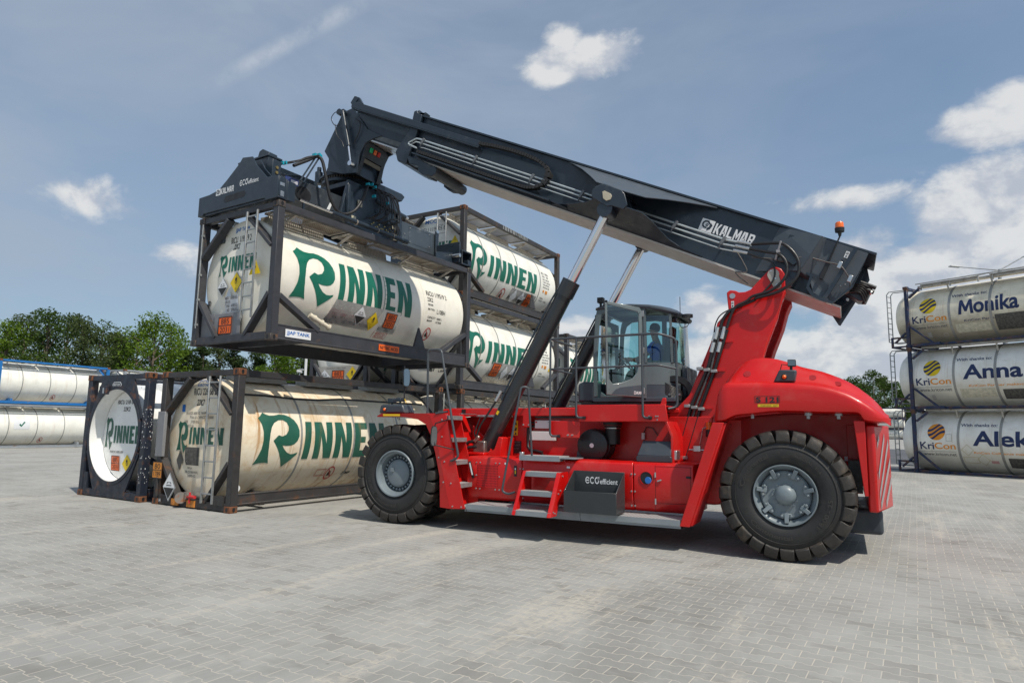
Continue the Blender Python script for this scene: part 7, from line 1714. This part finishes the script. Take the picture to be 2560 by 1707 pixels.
for s_ in (1,-1):
    hand = [((-.46,.16*s_,.26),.026),((-.53,.155*s_,.25),(.030,.018))]; ed = [(0,1)]
    for k in range(4):
        b0 = len(hand); yk = (.130+.017*k)*s_
        hand += [((-.555,yk,.245),.008),((-.575,yk,.225),.0075),((-.565,yk,.200),.007),((-.545,yk,.195),.0065)]; ed += [(1,b0),(b0,b0+1),(b0+1,b0+2),(b0+2,b0+3)]
    b0 = len(hand); hand += [((-.50,.130*s_,.24),.009),((-.53,.115*s_,.215),.008)]; ed += [(0,b0),(b0,b0+1)]
    skinned('hand', hand, ed, SKIN, per, sub=1)

# ------------------------------------------------------------------ trees and yard furniture
def leaf_tree(name, label, x, y, h, rad, mi, seed, group, base=.25, pine=False, birch=False, n=2600, size=None, lean=0.0, light=False):
    rnd = random.Random(seed)
    rt = thing(name, label, 'tree', (x, y, 0), 0, group)
    tk = MB(); top = (lean*h, 0, h*.93)
    pts = [(0,0,0),(.02*h*rnd.uniform(-1,1),.02*h*rnd.uniform(-1,1),h*.4),top]
    tr = h*.018*(.7 if birch else 1)
    tk.tube([Vector(p) for p in pts], [tr, tr*.7, tr*.15], 7)
    blobs_ = []
    nb = 26 if not pine else 18
    for i in range(nb):
        f = base+(1-base)*(i+rnd.random())/nb
        prof = math.sin(PI*min(1,max(0.04,(f-base)/(1-base)))**.75)**.6 if not pine else (1.05-(f-base)/(1-base))**.8
        a = rnd.uniform(0, 2*PI); rr = rad*prof*rnd.uniform(.35,.95)
        c = Vector((math.cos(a)*rr+lean*h*f, math.sin(a)*rr, h*f))
        br = rad*rnd.uniform(.26,.44)*(0.8 if pine else 1)
        blobs_.append((c, br))
        st = Vector((lean*h*(f-.15), 0, h*max(.08, f-.14)))
        mid = (st+c)/2+Vector((0,0,.02*h)); tk.tube([st, mid, c], [tr*.4, tr*.25, tr*.08], 5)
    tk.build('trunk', BIRCH if birch else BARK, rt, smooth=60)
    vs, fs = [], []
    s0 = size or max(.16, rad*.085)
    for i in range(n):
        c, br = blobs_[rnd.randrange(nb)]
        d = Vector((rnd.gauss(0,1), rnd.gauss(0,1), rnd.gauss(0,1))).normalized()
        p = c+d*br*(rnd.random()**.40)*Vector((1,1,.72)).length/1.6
        p = c+Vector((d.x*br, d.y*br, d.z*br*.66))*(rnd.random()**.38)*1.15
        s = s0*rnd.uniform(.5,1.4)
        u = Vector((rnd.gauss(0,1), rnd.gauss(0,1), rnd.gauss(0,.6))).normalized(); v = u.orthogonal().normalized(); k = u.cross(v)
        v = (v*math.cos(i)+k*math.sin(i)); w_ = u.cross(v)
        o = len(vs); vs += [p-u*s, p+w_*s*.5, p+u*s, p-w_*s*.5+v*s*.2]; fs.append((o,o+1,o+2,o+3))
    me = bpy.data.meshes.new('crown'); me.from_pydata([tuple(q_) for q_ in vs], [], fs); me.materials.append(LEAFM[mi])
    o = bpy.data.objects.new('crown', me); COL.objects.link(o); o.parent = rt
    return rt
rt_ = random.Random(99)
def az_pos(px, dep):
    k = (px-1280)/1636.13
    d = _F*Vector((1,1,0))+_Rt*k
    return CAM.x+d.x*dep, CAM.y+d.y*dep
look = ['broad dark green tree', 'fresh light green tree', 'dark pine tree', 'dusty olive green tree']
row = [(-60,68,10.6,3.6,0),(20,64,9.6,3.0,1),(60,74,11.8,3.4,3),(118,66,11.0,3.6,0),(165,76,12.0,3.5,0),(210,68,10.6,3.2,3),(255,72,10.4,3.2,0),(300,66,9.0,2.8,3),(345,70,9.6,3.0,1),(388,66,10.6,3.6,1),(425,70,10.2,3.2,1),(470,74,8.6,2.4,2),(512,70,7.9,2.2,2),(552,76,9.4,3.0,3),(590,74,8.6,2.8,2),(640,78,9.0,2.8,2),(690,72,8.0,3.0,1),(735,80,8.6,2.8,0),(780,78,8.4,2.8,2),(830,82,8.6,3.0,0),(880,84,8.6,3.0,2),(940,88,8.8,3.0,0)]
where = ['nearest the left edge','second from the left edge','third from the left edge','fourth from the left edge','with the tallest top on the left','right of the tallest left tree','above the blue rail','left of the round fresh green crown','on the left flank of the round green crown','with the round fresh green crown','on the right flank of the round green crown','slim one left of the lifted tank','beside the lifted tank corner','under the left corner of the lifted tank','under the lifted tank near its left end','under the first third of the lifted tank','bright one under the middle of the lifted tank','behind the white lamp post','just right of the white lamp post','behind the shorter stack','hidden mostly by the shorter stack','rightmost of the left row']
for i, (px, dep, h, r, mi) in enumerate(row):
    x, y = az_pos(px, dep); h *= 1.13 if px < 500 else 1.2
    leaf_tree(['broadleaf_tree','broadleaf_tree','pine_tree','broadleaf_tree'][mi], look[mi]+' beyond the yard, '+where[i], x, y, h, r, mi, 100+i, 'trees beyond the left edge of the yard', base=.12, pine=(mi == 2), n=6200 if px < 800 else 2600, size=.145)
for i in range(16):   # lower growth closing the gaps
    px = -40+62*i; x, y = az_pos(px, 80+3*(i%3)); 
    leaf_tree('shrub_tree', ['low dark bush','low olive bush'][i%2]+' filling the gap %s' % ['at the far left','behind the first trees','behind the second tree','behind the tall left tree','right of the tall left tree','above the upper blue rail','behind the blue rail end','left of the round green tree','behind the round green tree','right of the round green tree','left of the lifted tank corner','under the lifted tank corner','under the lifted tank front','under the lifted tank middle','beside the lamp post','behind the shorter stack'][i], x, y, 6.0+(i%3)*.5, 3.6, (0,3)[i%2], 300+i, 'bushes between the trees', base=.02, n=3600, size=.19)
rr = [(2085,150,12.5,5,3),(2128,160,14.0,4.6,0),(2150,175,14.2,4.4,3),(2178,165,16.4,4.8,0),(2204,170,15.6,4.4,3),(2236,160,13.2,4.6,0),(2268,165,14.4,4.6,3),(2300,170,14.6,4.8,0),(1880,160,10.0,5,0),(1500,150,9,5,0),(1620,150,9,5,3),(2040,150,11.6,5,0),(1700,155,9.0,5,3),(1760,160,9.5,5,0),(1820,152,9.0,5,3),(1940,158,9.5,5,0),(1990,165,10.0,5,3),(2350,165,13.5,5,3),(2410,170,13.0,5,0),(2470,160,13.5,5,3),(2540,168,13.0,5,0),(2620,160,13.0,5,3)]
wr = ['just above the red hood','left of the tallest birch','beside the tallest birch on its left','the tallest right of the hood','beside the tallest birch on its right','left of the right stack ladder','behind the right stack ladder','behind the right stack','seen past the boom tower','seen past the cab','seen past the cab rear','behind the amber lamp','behind the boom tower foot','behind the tower hoses','behind the front of the red hood','behind the middle of the red hood','behind the rear of the red hood','hidden left of the navy name','hidden under the navy name','hidden right of the navy name','hidden at the right edge','beyond the right edge']
for i, (px, dep, h, r, mi) in enumerate(rr):
    h *= (dep+40)/dep; r *= (dep+40)/dep; dep += 40
    x, y = az_pos(px, dep)
    leaf_tree('birch_tree', ['thin birch with dark crown','thin birch with olive crown'][mi == 3]+' in the distance, '+wr[i], x, y, h, r*.85, mi, 500+i, 'distant birches', base=.30, birch=True, n=2600, size=.34)
for i in range(12):
    px = (1780,1900,2010,2075,2120,2160,2200,2250,2310,2390,2480,2580)[i]; x, y = az_pos(px, 222)
    leaf_tree('shrub_tree', 'low green bush under the distant birches, %s from the left' % ['first','second','third','fourth','fifth','sixth','seventh','eighth','ninth','tenth','eleventh','twelfth'][i], x, y, 8.5+(i%3), 4.5, (0,3)[i%2], 700+i, 'bushes under the birches', base=.02, n=1300, size=.5)
wood = MB()
# lamp post with camera, and the mast lamps above the right stack
px, py = az_pos(768, 30)
lp = thing('camera_post', 'slim white post with a small camera beyond the rust streaked tank', 'post', (px, py, 0))
q = MB(); q.cyl((0,0,0),(0,0,5.6),.075,.055,12); q.build('pole', WHITEB, lp, smooth=40)
q = MB(); q.box(-.45,-.1,-.04,.04,4.02,4.06); q.cyl((-.5,0,3.98),(-.22,0,3.94),.06,n=12); q.build('security_camera', WHITEB, lp, bevel=.01)
lx, ly = 16.2, 34.0
mast = thing('light_mast', 'tall grey light mast with four lamp arms behind the stack of navy framed tanks', 'light mast', (14.2, 32.1, 0))
q = MB(); q.cyl((0,0,0),(0,0,10.1),.15,.08,12); q.build('pole', GREYF, mast, smooth=40)
for dx, dy, dz in ((-1.9,-1.0,10.19),(-1.3,-.6,9.70),(1.2,.5,10.8),(2.2,.4,10.3)):
    q = MB(); q.cyl((0,0,10.05),(dx,dy,dz),.035,.025,8); am = q.build('lamp_arm', GREYF, mast, smooth=40)
    q = MB(); d_ = Vector((dx,dy,dz-10.05)).normalized(); e_ = Vector((dx,dy,dz)); q.bar(e_-d_*.1, e_+d_*.45, .24, .06); q.build('lamp_head', WHITEB, am, bevel=.015)

def split_pieces(o, nm):
    """give every loose shell of a row of like fittings its own object"""
    bm = bmesh.new(); bm.from_mesh(o.data); seen = set(); groups = []
    for f in bm.faces:
        if f.index in seen: continue
        st = [f]; seen.add(f.index); g = []
        while st:
            a = st.pop(); g.append(a.index)
            for v in a.verts:
                for b in v.link_faces:
                    if b.index not in seen: seen.add(b.index); st.append(b)
        groups.append(g)
    bm.free()
    if len(groups) < 2: o.name = nm; return
    me = o.data
    for gi, g in enumerate(groups):
        idx = {}; vs = []; fs = []; sm = []
        for fi in g:
            p = me.polygons[fi]; f = []
            for v in p.vertices:
                if v not in idx: idx[v] = len(vs); vs.append(me.vertices[v].co.copy())
                f.append(idx[v])
            fs.append(f); sm.append(p.use_smooth)
        m2 = bpy.data.meshes.new(nm); m2.from_pydata(vs, [], fs); m2.materials.append(me.materials[0])
        if any(sm): m2.shade_smooth(); m2.set_sharp_from_angle(angle=R_(40))
        if gi == 0: first = m2
        else:
            c = o.copy(); c.data = m2; c.name = nm; COL.objects.link(c); c.parent = o.parent
    o.data = first; o.name = nm
SPLIT = {'bolts':'bolt','hub_bolts':'bolt','wheel_nuts':'wheel_nut','couplings':'coupling','hose_ties':'hose_tie','hoses':'hose','hydraulic_pipes':'hydraulic_pipe','vent_slot':'vent_slot','stickers':'sticker','boom_hoses':'boom_hose','rail_feet':'rail_foot','gauge':'gauge','warning_label':'warning_label','orange_step':'orange_step','tower_flange':'tower_flange','aperture':'aperture'}
for o in list(bpy.data.objects):
    b = o.name.split('.')[0]
    if b in SPLIT and o.type == 'MESH':
        if b in ('hub_bolts','wheel_nuts') and o.parent.name not in ('wheel','wheel.004'): continue
        split_pieces(o, SPLIT[b])
# nothing nests deeper than thing > part > sub-part (all parts share their thing's frame)
def chain(o):
    c = []
    while o.parent: o = o.parent; c.append(o)
    return c
for o in list(bpy.data.objects):
    c = chain(o)
    if len(c) > 2: o['_up'] = c[-2].name
for o in list(bpy.data.objects):
    if '_up' in o: o.parent = bpy.data.objects[o['_up']]
for o in bpy.data.objects:
    for k in ('_o', '_r', '_zc', '_up'):
        if k in o: del o[k]
